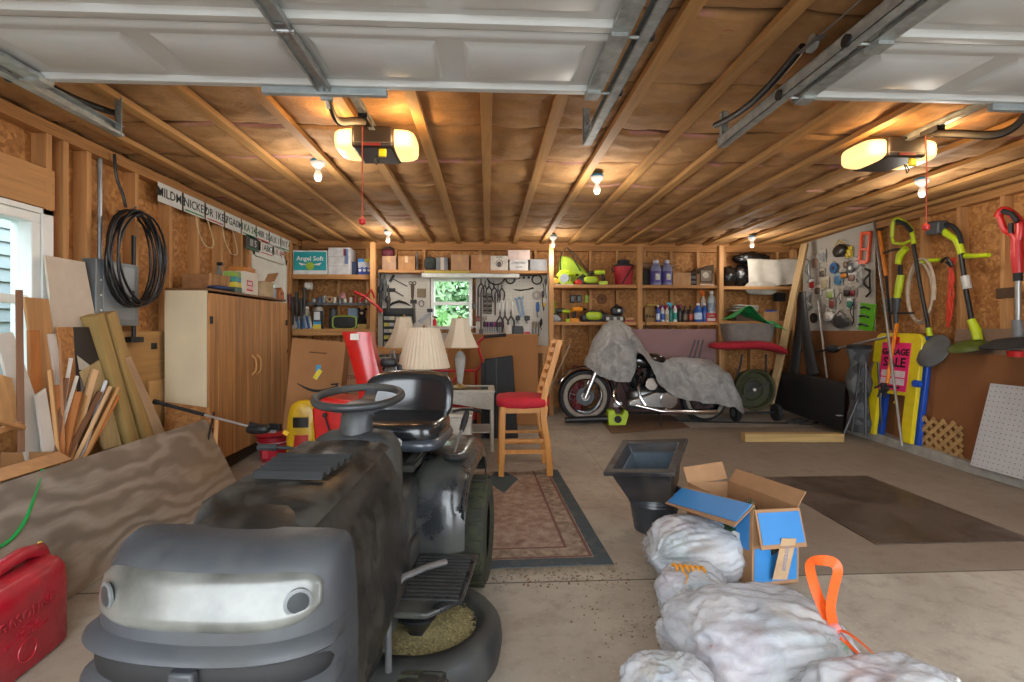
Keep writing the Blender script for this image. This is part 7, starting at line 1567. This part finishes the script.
# yellow and blue sign stand
YB=mat('#d8c41a',.4,var=.06,coat=.2); BB_=mat('#1a48a8',.4,var=.06)
zs=.09+fz(5.0); t=thing('sign_stand','folded yellow and blue plastic sign stand holding a garage sale sign','sign stand',(4.16,5.02,zs),rot=(R(-7),0,RZ))
def frame_prism(B,w,h,leg,top,y0,y1,r=.09):
    # outer arch with a window below the sign board
    out=[(-w,0),(-w,h-r)]+[(-w+r-r*math.cos(a),h-r+r*math.sin(a)) for a in [PI/2*k/6 for k in range(7)]]+[(w-r+r*math.sin(a),h-r+r*math.cos(a)) for a in [PI/2*k/6 for k in range(7)]]+[(w,0),(w-leg,0),(w-leg,top),(-w+leg,top),(-w+leg,0)]
    B.prism(out,y0,y1,'xz'); return B
H_=1.10
frame_prism(MB(),.30,H_,.13,.46,.0,.045).build('yellow_frame',YB,t,bev=.008); frame_prism(MB(),.29,H_-.03,.125,.46,.07,.11).b.free() if False else None
o=frame_prism(MB(),.295,H_-.02,.13,.46,.055,.10); o.b.transform(Matrix.Translation((.035,0,0))); o.build('blue_frame',BB_,t,bev=.008)
MB().cyl((.30,.0,.60),.035,.06,16,'y').build('blue_hub',BB_,t)
MB().bb(-.18,.18,-.006,.0,.50,1.0).build('sign_card',mat('#e0246c',.5,var=.04),t); MB().bb(-.09,.03,-.012,.0,.98,1.06).build('red_clip',mat('#b01a2a',.4),t)
for s,z,sz in (('GARAGE',.90,.088),('SALE',.79,.135)): text('lettering',s,sz,mat('#16110f',.5,var=0),t,Matrix.Translation((.0,-.007,z))@FR((0,0,0),(1,0,0),(0,0,1)),ext=.001,world=False,bold=.0035)
for z in (.675,.595): MB().bb(-.15,.15,-.0075,-.006,z-.033,z+.033).build('write_in_panel',mat('#d8c8cc',.5),t)
MB().bb(-.16,.10,-.0075,-.006,.525,.545).build('small_print',mat('#3a1424',.6),t); MB().blob((.08,-.01,.38),.018).build('yellow_plug',YEL,t)
# poles and yard tools
def pole(name,lab,a,b,r,m,cat='pole'): return tag(MB().tube([a,(a+b)/2,b],r,10).build(name,m),lab,cat)
ALU=mat('#9c9c9a',.35,.7,var=.08)
pole('aluminium_pole','long thin aluminium pole leaning in front of the garage sale sign',RP(902,446,3.98),RP(872,206,4.42),.012,ALU)
pole('grey_rod','short thin grey pole with clamp leaning below the pegboard left',RP(827,378,4.15),RP(818,300,4.38),.012,mat('#a8a6a2',.4,.5))
a,b=RP(836,349,4.2),RP(886,337,4.25); t=thing('pole_saw','grey pole tool with black head hanging level below the pegboard','pole tool',a); MB().tube([(0,0,0),b-a],.014,8).build('pole',ALU,t); B=MB(); B.blob((0,.06,0),(.05,.11,.05),12,8,.1); B.build('tool_head',BLKM,t); MB().tube(smooth(V((0,.12,0),(.0,.3,-.04),(.02,.6,-.06),(.02,.9,-.02))),.012,6).build('cord',BLKM,t)
def yard(name,lab,cat,p,rot=(0,0,RZ)): return thing(name,lab,cat,p,rot=rot)
def rel(t,px,py,X): return RM[t].inverted()@RP(px,py,X)
LM=mat('#b2c61c',.4,var=.06,coat=.2)
# lime trimmer A with grey guard
t=yard('string_trimmer','lime string trimmer with black shaft and round grey guard, left of two','trimmer',RP(912,245,4.38)); r=lambda px,py,X=4.36: rel(t,px,py,X)
B=MB(); B.ytube(smooth([r(892,237),r(893,224),r(896,219),r(904,222),r(911,230),r(914,244)],4),[.022]*20+[.03],10); B.build('handle',LM,t); MB().ytube([r(897,221,4.33),r(905,224,4.33),r(911,231,4.33)],.024,8).build('black_grip',BLKM,t)
MB().ytube([r(892,238),r(894,243),r(903,244),r(912,240)],.016,8).build('guard_bar',LM,t)
MB().ytube([r(913,243),r(921,290),r(929,330)],.017,10).build('shaft',BLK,t); MB().ytube([r(928.5,328),r(930,336)],.03,10).build('collar',LM,t)
B=MB(); c=r(931,350,4.30); B.lathe([(.001,.03),(.10,.02),(.17,-.01),(.175,-.02),(.10,-.0),(.001,.0)],c,26,M=Matrix.Rotation(R(65),4,'X')); B.build('grey_guard',mat('#55585a',.5,var=.1),t); B=MB(); B.lathe([(.001,-.05),(.05,-.05),(.06,-.01),(.06,0)],c,18,M=Matrix.Rotation(R(65),4,'X')); B.build('line_spool',mat('#a8a8a6',.4),t)
# lime trimmer B with battery
t=yard('string_trimmer','lime string trimmer with grey battery and green guard, right of two','trimmer',RP(960,254,4.38)); r=lambda px,py,X=4.36: rel(t,px,py,X)
B=MB(); B.box(r(937,228,4.34),(.14,.11,.13),ry=.1); B.build('battery',mat('#3c3f42',.45),t,bev=.015)
MB().ytube(smooth([r(943,231),r(950,236),r(957,241),r(962,254)],4),[.04]*4+[.035]*4+[.04]*5,10).build('handle',LM,t); MB().ytube(smooth([r(942,224),r(952,226),r(959,234),r(961,244)],4),.022,8).build('black_grip',BLKM,t)
MB().ytube([r(961,254),r(966,290),r(972,322)],.022,10).build('shaft',BLK,t); MB().ytube([r(965,276),r(967.5,289)],.045,14).build('white_collar',mat('#b8b8b4',.4),t)
MB().ytube([r(971,320),r(976,330),r(978,340)],[.04,.055,.05],12).build('head_housing',LM,t); B=MB(); B.lathe([(.001,.03),(.10,.02),(.15,-.01),(.155,-.02),(.001,-.0)],r(968,345,4.30),22,M=Matrix.Rotation(R(20),4,'X')); B.build('green_guard',mat('#4c5a1c',.5),t); MB().ytube([r(966,256),r(976,256,4.30),r(989,255,4.28)],[.03,.022,.02],8).build('side_handle',LM,t)
# lime pole tool with orange shaft
t=yard('pole_cultivator','lime and black powered tool with orange shaft and black tine head','cultivator',RP(900,262,4.36)); r=lambda px,py,X=4.34: rel(t,px,py,X)
MB().ytube([r(898,264),r(900,255),r(906,248)],[.035,.05,.045],10).build('upper_housing',LM,t); MB().ytube([r(884,253),r(892,250),r(900,249)],.012,8).build('loop_handle',BLKM,t); MB().ytube([r(900,265),r(900,276)],.025,8).build('black_joint',BLKM,t); MB().ytube([r(901,275),r(899,286),r(897,298)],[.045,.05,.04],10).build('lower_housing',LM,t)
MB().ytube([r(897,298),r(896,314),r(896,324)],[.05,.03,.02],10).build('gear_head',mat('#3a3e42',.5),t); MB().ytube([r(889,313),r(913,313)],.012,6).build('cross_bar',BLKM,t)
MB().ytube([r(897,324),r(892,352,4.18),r(887,384,4.05)],.017,10).build('orange_shaft',mat('#d87a1c',.4),t)
B=MB(); c=r(884,391,4.02)
for k in range(5): a=k*2*PI/5; B.ytube([c,c+Vector((.05*math.cos(a),0,.03+.05*math.sin(a))),c+Vector((.09*math.cos(a+.4),-.03,.08*math.sin(a+.4)))],[.03,.018,.008],6)
B.build('tine_head',BLKM,t)
t=yard('orange_tool','long orange handled pole tool hanging at the right pegboard edge','pole tool',RP(882,250,4.42)); r=lambda px,py,X=4.40: rel(t,px,py,X); MB().ytube([r(879,231),r(886,276)],.02,10).build('orange_handle',mat('#d87a1c',.4),t); MB().ytube([r(886,275),r(891,330)],.012,8).build('lower_rod',BLKM,t); MB().ytube([r(875,232),r(883,229)],.014,6).build('top_clip',BLKM,t)
# red trimmer
t=yard('string_trimmer','red and black string trimmer with grey shaft at the right frame edge','trimmer',RP(1012,240,4.34)); r=lambda px,py,X=4.30: rel(t,px,py,X); RDT=mat('#b81c1e',.4,var=.08,coat=.2)
MB().ytube(smooth([r(998,217),r(1003,210),r(1012,214),r(1020,224),r(1019,240)],4),[.04]*17,10).build('rear_handle',RDT,t); MB().ytube(smooth([r(1000,217),r(1005,230),r(1012,234),r(1017,240)],4),.028,8).build('trigger_guard',RDT,t); MB().ytube([r(1003,211,4.27),r(1012,214,4.27),r(1018,222,4.27)],.022,8).build('black_grip',BLKM,t)
MB().ytube([r(1017,238),r(1017,255),r(1018,273)],[.055,.06,.045],12).build('motor_tube',RDT,t); MB().ytube([r(1018,272),r(1018,281)],.04,10).build('black_collar',BLKM,t); MB().ytube([r(1018,280),r(1018,340)],.022,10).build('shaft',ALU,t); MB().ytube([r(1017,320),r(1018,338)],.045,12).build('motor_housing',mat('#6a6d70',.5),t); MB().box(r(1011,228,4.26),(.03,.02,.08)).build('black_switch',BLK,t)
B=MB(); B.lathe([(.001,.03),(.12,.02),(.20,-.02),(.20,-.03),(.001,0)],r(1012,342,4.16),24,M=Matrix.Rotation(R(10),4,'X')); B.build('guard',BLKM,t); MB().lathe([(.001,-.05),(.05,-.045),(.06,0),(.001,.01)],r(1016,351,4.12),18).build('red_spool',RDT,t)
# hose, cord, hooks
B=MB(); c=RP(922,290,4.40); pts=[]
for k in range(3*24+10):
    a=2*PI*k/24+1.2; rr_=.9+.1*math.sin(k*.21); pts.append(Vector((4.40-.02*math.sin(k*.11),c.y+.16*rr_*math.cos(a)+.04*math.sin(k*.05),c.z+.34*rr_*math.sin(a))))
B.tube(pts,.0125,7); tag(B.build('hose_coil',mat('#b3a28c',.5)),'looped pale beige hose hanging between the lime trimmers','hose')
for i,(px,py,px2,lab) in enumerate(((922,261,940,'lime arm hook on the wall between the two lime trimmers'),)): tag(MB().tube([RP(px,py,4.40),RP(px2,py-1,4.44)],[.025,.02],8).build('lime_arm',LM),lab,'arm')
B=MB(); rn=random.Random(8)
for k in range(7):
    pts=[RP(951+rn.uniform(-3,3)-(s-3)*.7,258+s*11.5,4.40+.02*rn.random()) for s in range(7)]; B.tube(smooth(pts,3),.009,6)
tag(B.build('extension_cord',mat('#c83a20',.5,var=.1)),'bunched orange red extension cord hanging on the wall stud','cord')
tag(MB().tube(smooth([RP(941,262,4.38),RP(947,258,4.36),RP(952,266,4.38),RP(946,262,4.38)],4),.014,6).build('black_clamp',BLK),'black clamp holding the orange cord to the stud','clamp')
t=thing('wall_plate','grey steel bracket plate on the wall behind the lime tool','bracket',RP(888,305,4.46),RZ); MB().bb(-.06,.06,-.01,.01,-.08,.08).build('plate',mat('#77787a',.4,.5),t,bev=.003); MB().tube([(0,-.01,-.03),(0,-.06,-.03),(0,-.07,.0)],.008,6).build('hook',STEEL,t)
tag(MB().box(RP(1007,293,4.5)+Vector((.0,0,0)),(.04,.16,.09)).build('junction_box',mat('#4a3422',.7),bev=.004),'small brown junction box on the strand board at the right','junction box')
# back right corner: curved black flats, black roll, camp chair
for i,(a,b,lab) in enumerate((((801,292),(793,374),'curved flat black plastic strip standing at the back right, left one'),((803,292),(813,376),'curved flat black plastic strip standing at the back right, right one'))):
    s=-1 if i==0 else 1; pts=[]
    for u in range(9):
        v=u/8; px=a[0]+(b[0]-a[0])*v**1.6; pts.append(RP(px,a[1]+(b[1]-a[1])*v,4.22-.1*v))
    tag(MB().tube(pts,[.05-.0*k+.008*k for k in range(9)],10,flat=.35).build('plastic_strip',mat('#2e2f31',.4,var=.08)),lab,'plastic strip')
a=P(770,404,6.62); b=P(843,432,5.42)+Vector((0,0,0)); at=P(770,370,6.62); bt=P(846,384,5.42)
t=thing('rolled_cover','long black vinyl folded cover panel standing at the right corner','cover',a); B=MB(); A_,B_,AT,BT=[q-a for q in (a,b,at,bt)]; n=Vector((.12,.10,0))
rs=[]
for u in range(13):
    v=u/12; lo=A_.lerp(B_,v); hi=AT.lerp(BT,v); h=hi-lo; rs.append([lo,lo+h*.25+n*-.15,lo+h*.5+n*-.05,lo+h*.8-n*.2,hi,hi+n*.6+h*.02,hi+n-h*.05,lo+n])
B.rings(rs); B.build('vinyl_body',mat('#141414',.5,var=.15,bmp=.2,ns=30),t,ang=60)
o=MB(); o.bar(B_*.955+Vector((-.03,-.03,.18)),B_*.985+Vector((-.03,-.03,.18)),.08,.004,(0,0,1)); o.build('white_tag',mat('#8e9494',.5),t)
ca=F(859,431,.09+fz(5.3)); t=thing('camp_chair','folded grey camouflage camp chair standing against the right wall','folding chair',ca); hh=P(860,349,ca.y).z-ca.z
B=MB(); rs=[]
for u in range(11):
    z=hh*u/10; rr_=.10+.02*math.sin(u*1.3)+.01*(u>8); rs.append([(rr_*math.cos(2*PI*k/18)*(1+.12*math.sin(k*2.1+u)),rr_*math.sin(2*PI*k/18)*(1+.12*math.cos(k*1.7+u)),z) for k in range(18)])
cm,nt,bb=base('camouflage'); vo=nd(nt,'ShaderNodeTexVoronoi'); vo.inputs['Scale'].default_value=13; nt.links.new(coords(nt),vo.inputs['Vector']); sp=nt.nodes.new('ShaderNodeSeparateColor'); nt.links.new(vo.outputs['Color'],sp.inputs[0]); nt.links.new(ramp(nt,sp.outputs[0],[(0,'#2e3032'),(.5,'#46484a'),(1,'#5f6264')]),bb.inputs['Base Color']); bb.inputs['Roughness'].default_value=.85
B.rings(rs).build('fabric',cm,t,ang=70); MB().lathe([(.11,0),(.12,.04),(.08,.05)],(0,0,hh),16).build('black_top',BLKM,t)
for dx0,dy0,dx1,dy1 in ((-.26,-.02,.10,.02),(-.12,.05,-.06,.0),(.14,-.05,.12,-.02),(-.10,-.12,-.08,-.1)): MB().tube([(dx0,dy0-.1,.0),(dx1,dy1-.1,hh*.85)],.011,8).build('chair_leg',mat('#4a4a4c',.4,.6),t)
# timber and mat on the floor
a=F(744,446,.0);b=F(843,446,0); t=tag(MB().bar(Vector((a.x,a.y+.02,.047+fz(a.y))),Vector((b.x,b.y+.02,.047+fz(b.y))),.09,.09).build('timber_post',wood('#c0a066','x'),bev=.004),'pale square timber lying on the floor in the right bay','post')
q=[(2.26,2.80),(3.24,2.80),(3.24,4.12),(2.30,4.12)]
tag(MB().prism(q,.0005,.006).build('floor_mat',mat('#463a31',.35,var=.25,ns=5,dirt='#5c4c3e')),'dark brown shiny square mat lying on the floor in the right bay','mat')
# ================= FOREGROUND RIGHT =================
# round pot and square planter
pc=(1.05,3.10); t=thing('round_planter','round dark ribbed plastic planter on the floor under the square planter','planter',(pc[0],pc[1],0))
PB2=mat('#34393f',.35,var=.12,coat=.2,dirt='#4c4f50')
B=MB(); B.lathe([(.115,.0),(.12,.0),(.135,.08),(.15,.17),(.157,.172),(.152,.185),(.159,.19),(.154,.205),(.162,.21),(.157,.225),(.168,.235),(.168,.26),(.155,.262),(.145,.18),(.11,.02),(.001,.02)],(0,0,0),44,cap=False); B.build('pot_body',PB2,t,ang=40)
MB().lathe([(.001,.18),(.142,.18)],(0,0,0),24,cap=False).build('potting_liner',mat('#1b1c1d',.8),t)
t=thing('square_planter','tapered square black plastic planter tilted on top of the round planter','planter',(1.04,3.06,.25),rot=(R(16),R(-8),R(-34)))
S1_,S0_,H1=.20,.125,.24; B=MB()
def sqr(s,z,y=1): return [(-s,-s*y,z),(s,-s*y,z),(s,s*y,z),(-s,s*y,z)]
B.rings([sqr(S0_,0),sqr(S1_-.02,H1-.02),sqr(S1_+.012,H1-.02),sqr(S1_+.012,H1+.006),sqr(S1_-.035,H1+.006),sqr(S1_-.045,H1-.02),sqr(S1_-.05,H1-.03),sqr(S0_-.01,.03)])
B.build('planter_body',mat('#24262a',.35,var=.12,coat=.2,dirt='#4a4038'),t,bev=.004,ang=30)
B=MB(); B.rings([sqr(S0_-.005,.05),sqr(S1_-.052,H1-.05),sqr(S1_-.065,H1-.05),sqr(S0_-.02,.06)]); B.build('inner_liner',mat('#4e5a64',.4,var=.1),t)
# white bags
def bagmat():
    m,nt,b=base('bag_film'); v=coords(nt); n=noi(nt,v,5,5,.7,.8)
    o=ramp(nt,n,[(.3,'#b2b8c1'),(.5,'#cdd1d7'),(.7,'#e2e4e6')]); n2=noi(nt,v,4.2,2); o=mix(nt,ramp(nt,n2,[(.56,0.0),(.7,.35)]),o,'#a98a88'); o=mix(nt,ramp(nt,n2,[(.25,.3),(.38,0.0)]),o,'#7d93a3')
    nt.links.new(o,b.inputs['Base Color']); b.inputs['Roughness'].default_value=.22; b.inputs['Alpha'].default_value=.62; b.inputs['Coat Weight'].default_value=.3
    vm=nd(nt,'ShaderNodeVectorMath',operation='ADD'); nt.links.new(v,vm.inputs[0]); sc=nd(nt,'ShaderNodeVectorMath',operation='SCALE'); sc.inputs['Scale'].default_value=.12
    nz=nd(nt,'ShaderNodeTexNoise'); nz.inputs['Scale'].default_value=5; nz.inputs['Detail'].default_value=4; nt.links.new(v,nz.inputs['Vector']); nt.links.new(nz.outputs[1],sc.inputs[0]); nt.links.new(sc.outputs[0],vm.inputs[1])
    h=None
    for s_ in (7,17):
        vo=nd(nt,'ShaderNodeTexVoronoi'); vo.inputs['Scale'].default_value=s_; nt.links.new(vm.outputs[0],vo.inputs['Vector']); q=nd(nt,'ShaderNodeMath',operation='MULTIPLY'); nt.links.new(vo.outputs['Distance'],q.inputs[0]); q.inputs[1].default_value=1.0 if s_==7 else .5
        if h: ad=nd(nt,'ShaderNodeMath',operation='ADD'); nt.links.new(h,ad.inputs[0]); nt.links.new(q.outputs[0],ad.inputs[1]); h=ad.outputs[0]
        else: h=q.outputs[0]
    ad=nd(nt,'ShaderNodeMath',operation='ADD'); nt.links.new(h,ad.inputs[0]); nt.links.new(noi(nt,coords(nt,(1,1.6,1)),6,7,.7,2.6),ad.inputs[1]); bump(nt,b,ad.outputs[0],.38,.035); return m
BF=bagmat()
def bag(name,lab,c,r,knot=None,seed=0,low=-.72,nk=22,parent_only=False,extra=None):
    t=thing(name,lab,'trash bag',(c[0],c[1],0)); B=MB(); C=Vector((0,0,c[2])); r=Vector(r); K=Vector(knot)-Vector((c[0],c[1],0)) if knot else None
    kd=(K-C).normalized() if K else None
    if K: ux=kd.orthogonal().normalized(); uy=kd.cross(ux)
    rs=[]; NG,NR_=110,64
    for i in range(1,NR_):
        th=PI*i/NR_; row=[]
        for k in range(NG):
            ph=2*PI*k/NG; d=Vector((math.sin(th)*math.cos(ph),math.sin(th)*math.sin(ph),-math.cos(th)))
            q=Vector((math.copysign(abs(d.x)**.85,d.x)*r.x,math.copysign(abs(d.y)**.85,d.y)*r.y,d.z*r.z))
            s=Vector((seed*3.7,seed*1.9,seed)); m=1+.16*noise.noise(d*1.8+s)+.04*noise.noise(d*5+s)+.035*(1-abs(noise.noise(d*6+s))*2.5)
            q*=m
            if K:
                cosk=d.dot(kd); 
                if cosk>-.1:
                    a=math.atan2(d.dot(uy),d.dot(ux)); f=(cosk+.1)/1.1; q*=1+.05*math.sin(a*nk+3*math.sin(a*3))*f*(1-f*.4)
                    if cosk>.80: g=((cosk-.80)/.20)**1.5; q=q.lerp(K-C,g*.92)
            if q.z<low*r.z: q.z=low*r.z
            if c[2]+q.z<.004: q.z=.004-c[2]
            row.append(C+q)
        rs.append(row)
    B.rings(rs); B.build('bag_film',BF,t,ang=89)
    
    for i,c_ in enumerate(('#7f93a4','#b3827c','#d8d2c4','#6f8a70','#c8b48a','#9a9fa8','#e4e2de')):
        a=i*2*PI/7+seed; k=.50 if i else 0; B=MB(); B.blob((k*r.x*math.cos(a),k*r.y*math.sin(a),c[2]+r.z*(.12*math.sin(i*2.3))),(r.x*.40,r.y*.40,r.z*.66),14,10,.35,3,i+seed); B.build('bag_contents',mat(c_,.7,var=.2),t)
    return t,K
bag('trash_bag','white plastic trash bag lying behind the blue printed carton',(1.06,2.50,.13),(.25,.22,.15),(.80,2.40,.14),1)
t,K=bag('trash_bag','small white trash bag with yellow twisted rope on it',(.89,2.13,.11),(.155,.14,.115),(1.02,2.05,.16),2,nk=16)
YR=mat('#c8841c',.6,var=.1); base_=Vector((.89,2.15,-.045))
pts=[Vector((-.085+.0*k,.0,.262))+Vector((k*.0042,.012*math.cos(k*1.1)-.01,.012*math.sin(k*1.1)-k*.0005)) for k in range(34)]
tr_=tag(MB().tube([base_+p+Vector((-.01,-.04,.02)) for p in pts],.006,6).build('twisted_rope',YR),'yellow orange twisted rope resting on the small white bag','rope')
B=MB(); B.tube(smooth([base_+Vector(p) for p in ((-.06,-.06,.27),(-.05,-.09,.255),(-.065,-.11,.225),(-.04,-.13,.20),(-.07,-.13,.205))]),.004,6); B.build('rope_end',YR,tr_,world=True)
t,K=bag('trash_bag','large white trash bag tied with orange drawstring, nearest the carton',(.97,1.74,.125),(.33,.26,.155),(1.20,1.66,.225),3,nk=26)
OD=mat('#e2591c',.4,var=.05); knot=Vector((1.19,1.66,.225))
def ribbon(B,pts,w,side):
    pts=smooth([Vector(p) for p in pts],6); n=len(pts); L=[];Rr=[]
    for i,p in enumerate(pts):
        tt=(pts[min(i+1,n-1)]-pts[max(i-1,0)]).normalized(); s=Vector(side).cross(tt).normalized()*w/2; L.append(B.v(p+s)); Rr.append(B.v(p-s))
    for i in range(n-1): B.face([L[i],Rr[i],Rr[i+1],L[i+1]])
ds=thing('drawstring','bright orange drawstring loops standing up from the large bag','drawstring',knot)
B=MB(); ribbon(B,[(0,0,-.01),(-.03,.02,.07),(-.055,.03,.15),(-.07,.02,.215),(-.04,.0,.235),(.0,.0,.225),(.01,-.005,.20),(.0,0,.14),(-.012,0,.07),(0,0,0)],.036,(0,1,0)); B.build('upper_loop',OD,ds,solid=.0015)
B=MB(); ribbon(B,[(0,0,0),(.03,-.03,.0),(.07,-.07,-.03),(.10,-.10,-.07),(.06,-.09,-.06),(.02,-.05,-.03),(0,0,0)],.03,(0,.3,1)); B.build('lower_loop',OD,ds,solid=.0015)
B=MB(); B.blob((0,0,.0),(.022,.02,.02),12,8,.2,5); B.build('pink_knot',mat('#d8807a',.5),ds)
bag('trash_bag','white trash bag with clear creased film at the frame bottom centre',(.56,1.50,.11),(.14,.15,.13),None,5)
bag('trash_bag','white trash bag at the bottom right edge of the photo',(1.12,1.33,.15),(.26,.18,.155),(.92,1.22,.2),7)
# blue printed carton
t=thing('open_carton','open blue and brown printed carton with flaps standing on the bags','box',(1.225,2.26,.055),rot=(R(-2),R(3),R(13))); W3,D3,H3=.27,.50,.355
BC=mat('#2f7ab8',.45,var=.07,ns=5); BRN=mat('#9a7350',.8,var=.06)
B=MB(); T3=.005
for q in ((0,W3,0,T3,0,H3),(0,W3,D3-T3,D3,0,H3),(0,T3,T3,D3-T3,0,H3),(W3-T3,W3,T3,D3-T3,0,H3),(0,W3,0,D3,0,T3)): B.bb(*q)
cb=B.build('carton_walls',BRN,t)
MB().bb(.012,W3-.012,-.002,0,.02,.175).build('blue_front_panel',BC,cb); MB().bb(-.002,0,.02,.30,.16,H3-.01).build('blue_side_panel',BC,cb)
MB().bb(-.004,-.002,.08,.34,.06,.22).build('white_label',mat('#d8d8d8',.5),cb)
for k in range(16): MB().bb(-.005,-.004,.11+k*.013,.113+k*.013+.004*(k%3),.10,.17).build('barcode_line',mat('#22242a',.6,var=0),cb) 
MB().bb(-.005,-.004,.10,.31,.185,.20).build('label_text',mat('#3a3c44',.6,var=0),cb)
# flaps: front hangs down over the front, left hangs over the left side, back and right stand
B=MB(); B.bar((W3/2,-.004,H3),(W3/2,-.05,H3-.165),.005,W3-.01,(1,0,0)); ff=B.build('front_flap',BRN,t)
B=MB(); B.bar((W3/2,-.0115,H3-.012),(W3/2,-.050,H3-.145),.002,W3-.03,(1,0,0)); B.build('blue_print',BC,ff)
B=MB(); B.bar((W3*.58,-.055,H3-.12),(W3*.52,-.020,H3-.32),.002,.085,(1,0,0)); tp=B.build('packing_tape',mat('#c0a07c',.35),t)
text('lettering','amazon',.042,mat('#7a84a8',.5,var=0),t,Matrix.Translation((W3*.55,-.042,H3-.215))@Matrix.Rotation(R(10),4,'X')@FR((0,0,0),(0,0,1),(-1,0,0)),ext=.0004,world=False)
text('lettering','BOXED WATER',.026,mat('#7a6a6a',.5,var=0),t,Matrix.Translation((W3*.5,-.024,H3-.06))@Matrix.Rotation(R(-15),4,'X')@FR((0,0,0),(1,0,0),(0,0,1)),ext=.0004,world=False)
B=MB(); B.bar((-.004,D3/2,H3),(-.135,D3/2-.02,H3-.085),.005,D3-.02,(0,1,0)); fl=B.build('side_flap',BRN,t)
B=MB(); B.bar((-.018,D3/2,H3-.004),(-.120,D3/2-.02,H3-.070),.0085,D3-.04,(0,1,0)); o=B.build('blue_print',BC,fl)
B=MB(); B.bar((W3/2,D3,H3),(W3/2-.01,D3+.035,H3+.09),.005,W3,(1,0,0)); B.build('back_flap',BRN,t)
B=MB(); B.bar((W3,D3/2,H3),(W3+.05,D3/2,H3+.07),.005,D3-.02,(0,1,0)); B.build('right_flap',BRN,t)
B=MB(); B.blob((W3*.4,D3*.35,H3*.55),(.11,.18,.13),24,16,.35,4,3); B.b.transform(RM[t]); tag(B.build('green_wrapping',mat('#123c24',.15,var=.3,ns=20,bmp=.8,coat=.6),ang=60),'shiny dark green plastic wrapping inside the open carton','plastic wrap')
# leaf litter
rn=random.Random(9)
B=MB(); c=F(668,634); leafy(B,(c.x,c.y,.018),(.035,.035,.015),60,.012,rn); tag(B.build('green_moss',mat('#3f5a2a',.9,var=.3)),'small clump of green moss on the floor beside the small bag','moss',kind='stuff')
B=MB()
for i in range(260):
    c=F(rn.gauss(560,45),rn.gauss(578,6)); z=.002; s=rn.uniform(.003,.009); a=rn.random()*6; B.face([B.v((c.x+s*math.cos(a+k*2.1),c.y+s*math.sin(a+k*2.1),z+(.004 if k==1 else 0))) for k in range(3)])
for i in range(220):
    c=F(rn.gauss(640,40),rn.gauss(620,22)); z=.002; s=rn.uniform(.002,.007); a=rn.random()*6; B.face([B.v((c.x+s*math.cos(a+k*2.1),c.y+s*math.sin(a+k*2.1),z+(.003 if k==1 else 0))) for k in range(3)])
tag(B.build('leaf_litter',mat('#6e5136',.9,var=.3),keep=True),'dry leaf crumbs scattered on the concrete before the rug','leaf litter',kind='stuff')
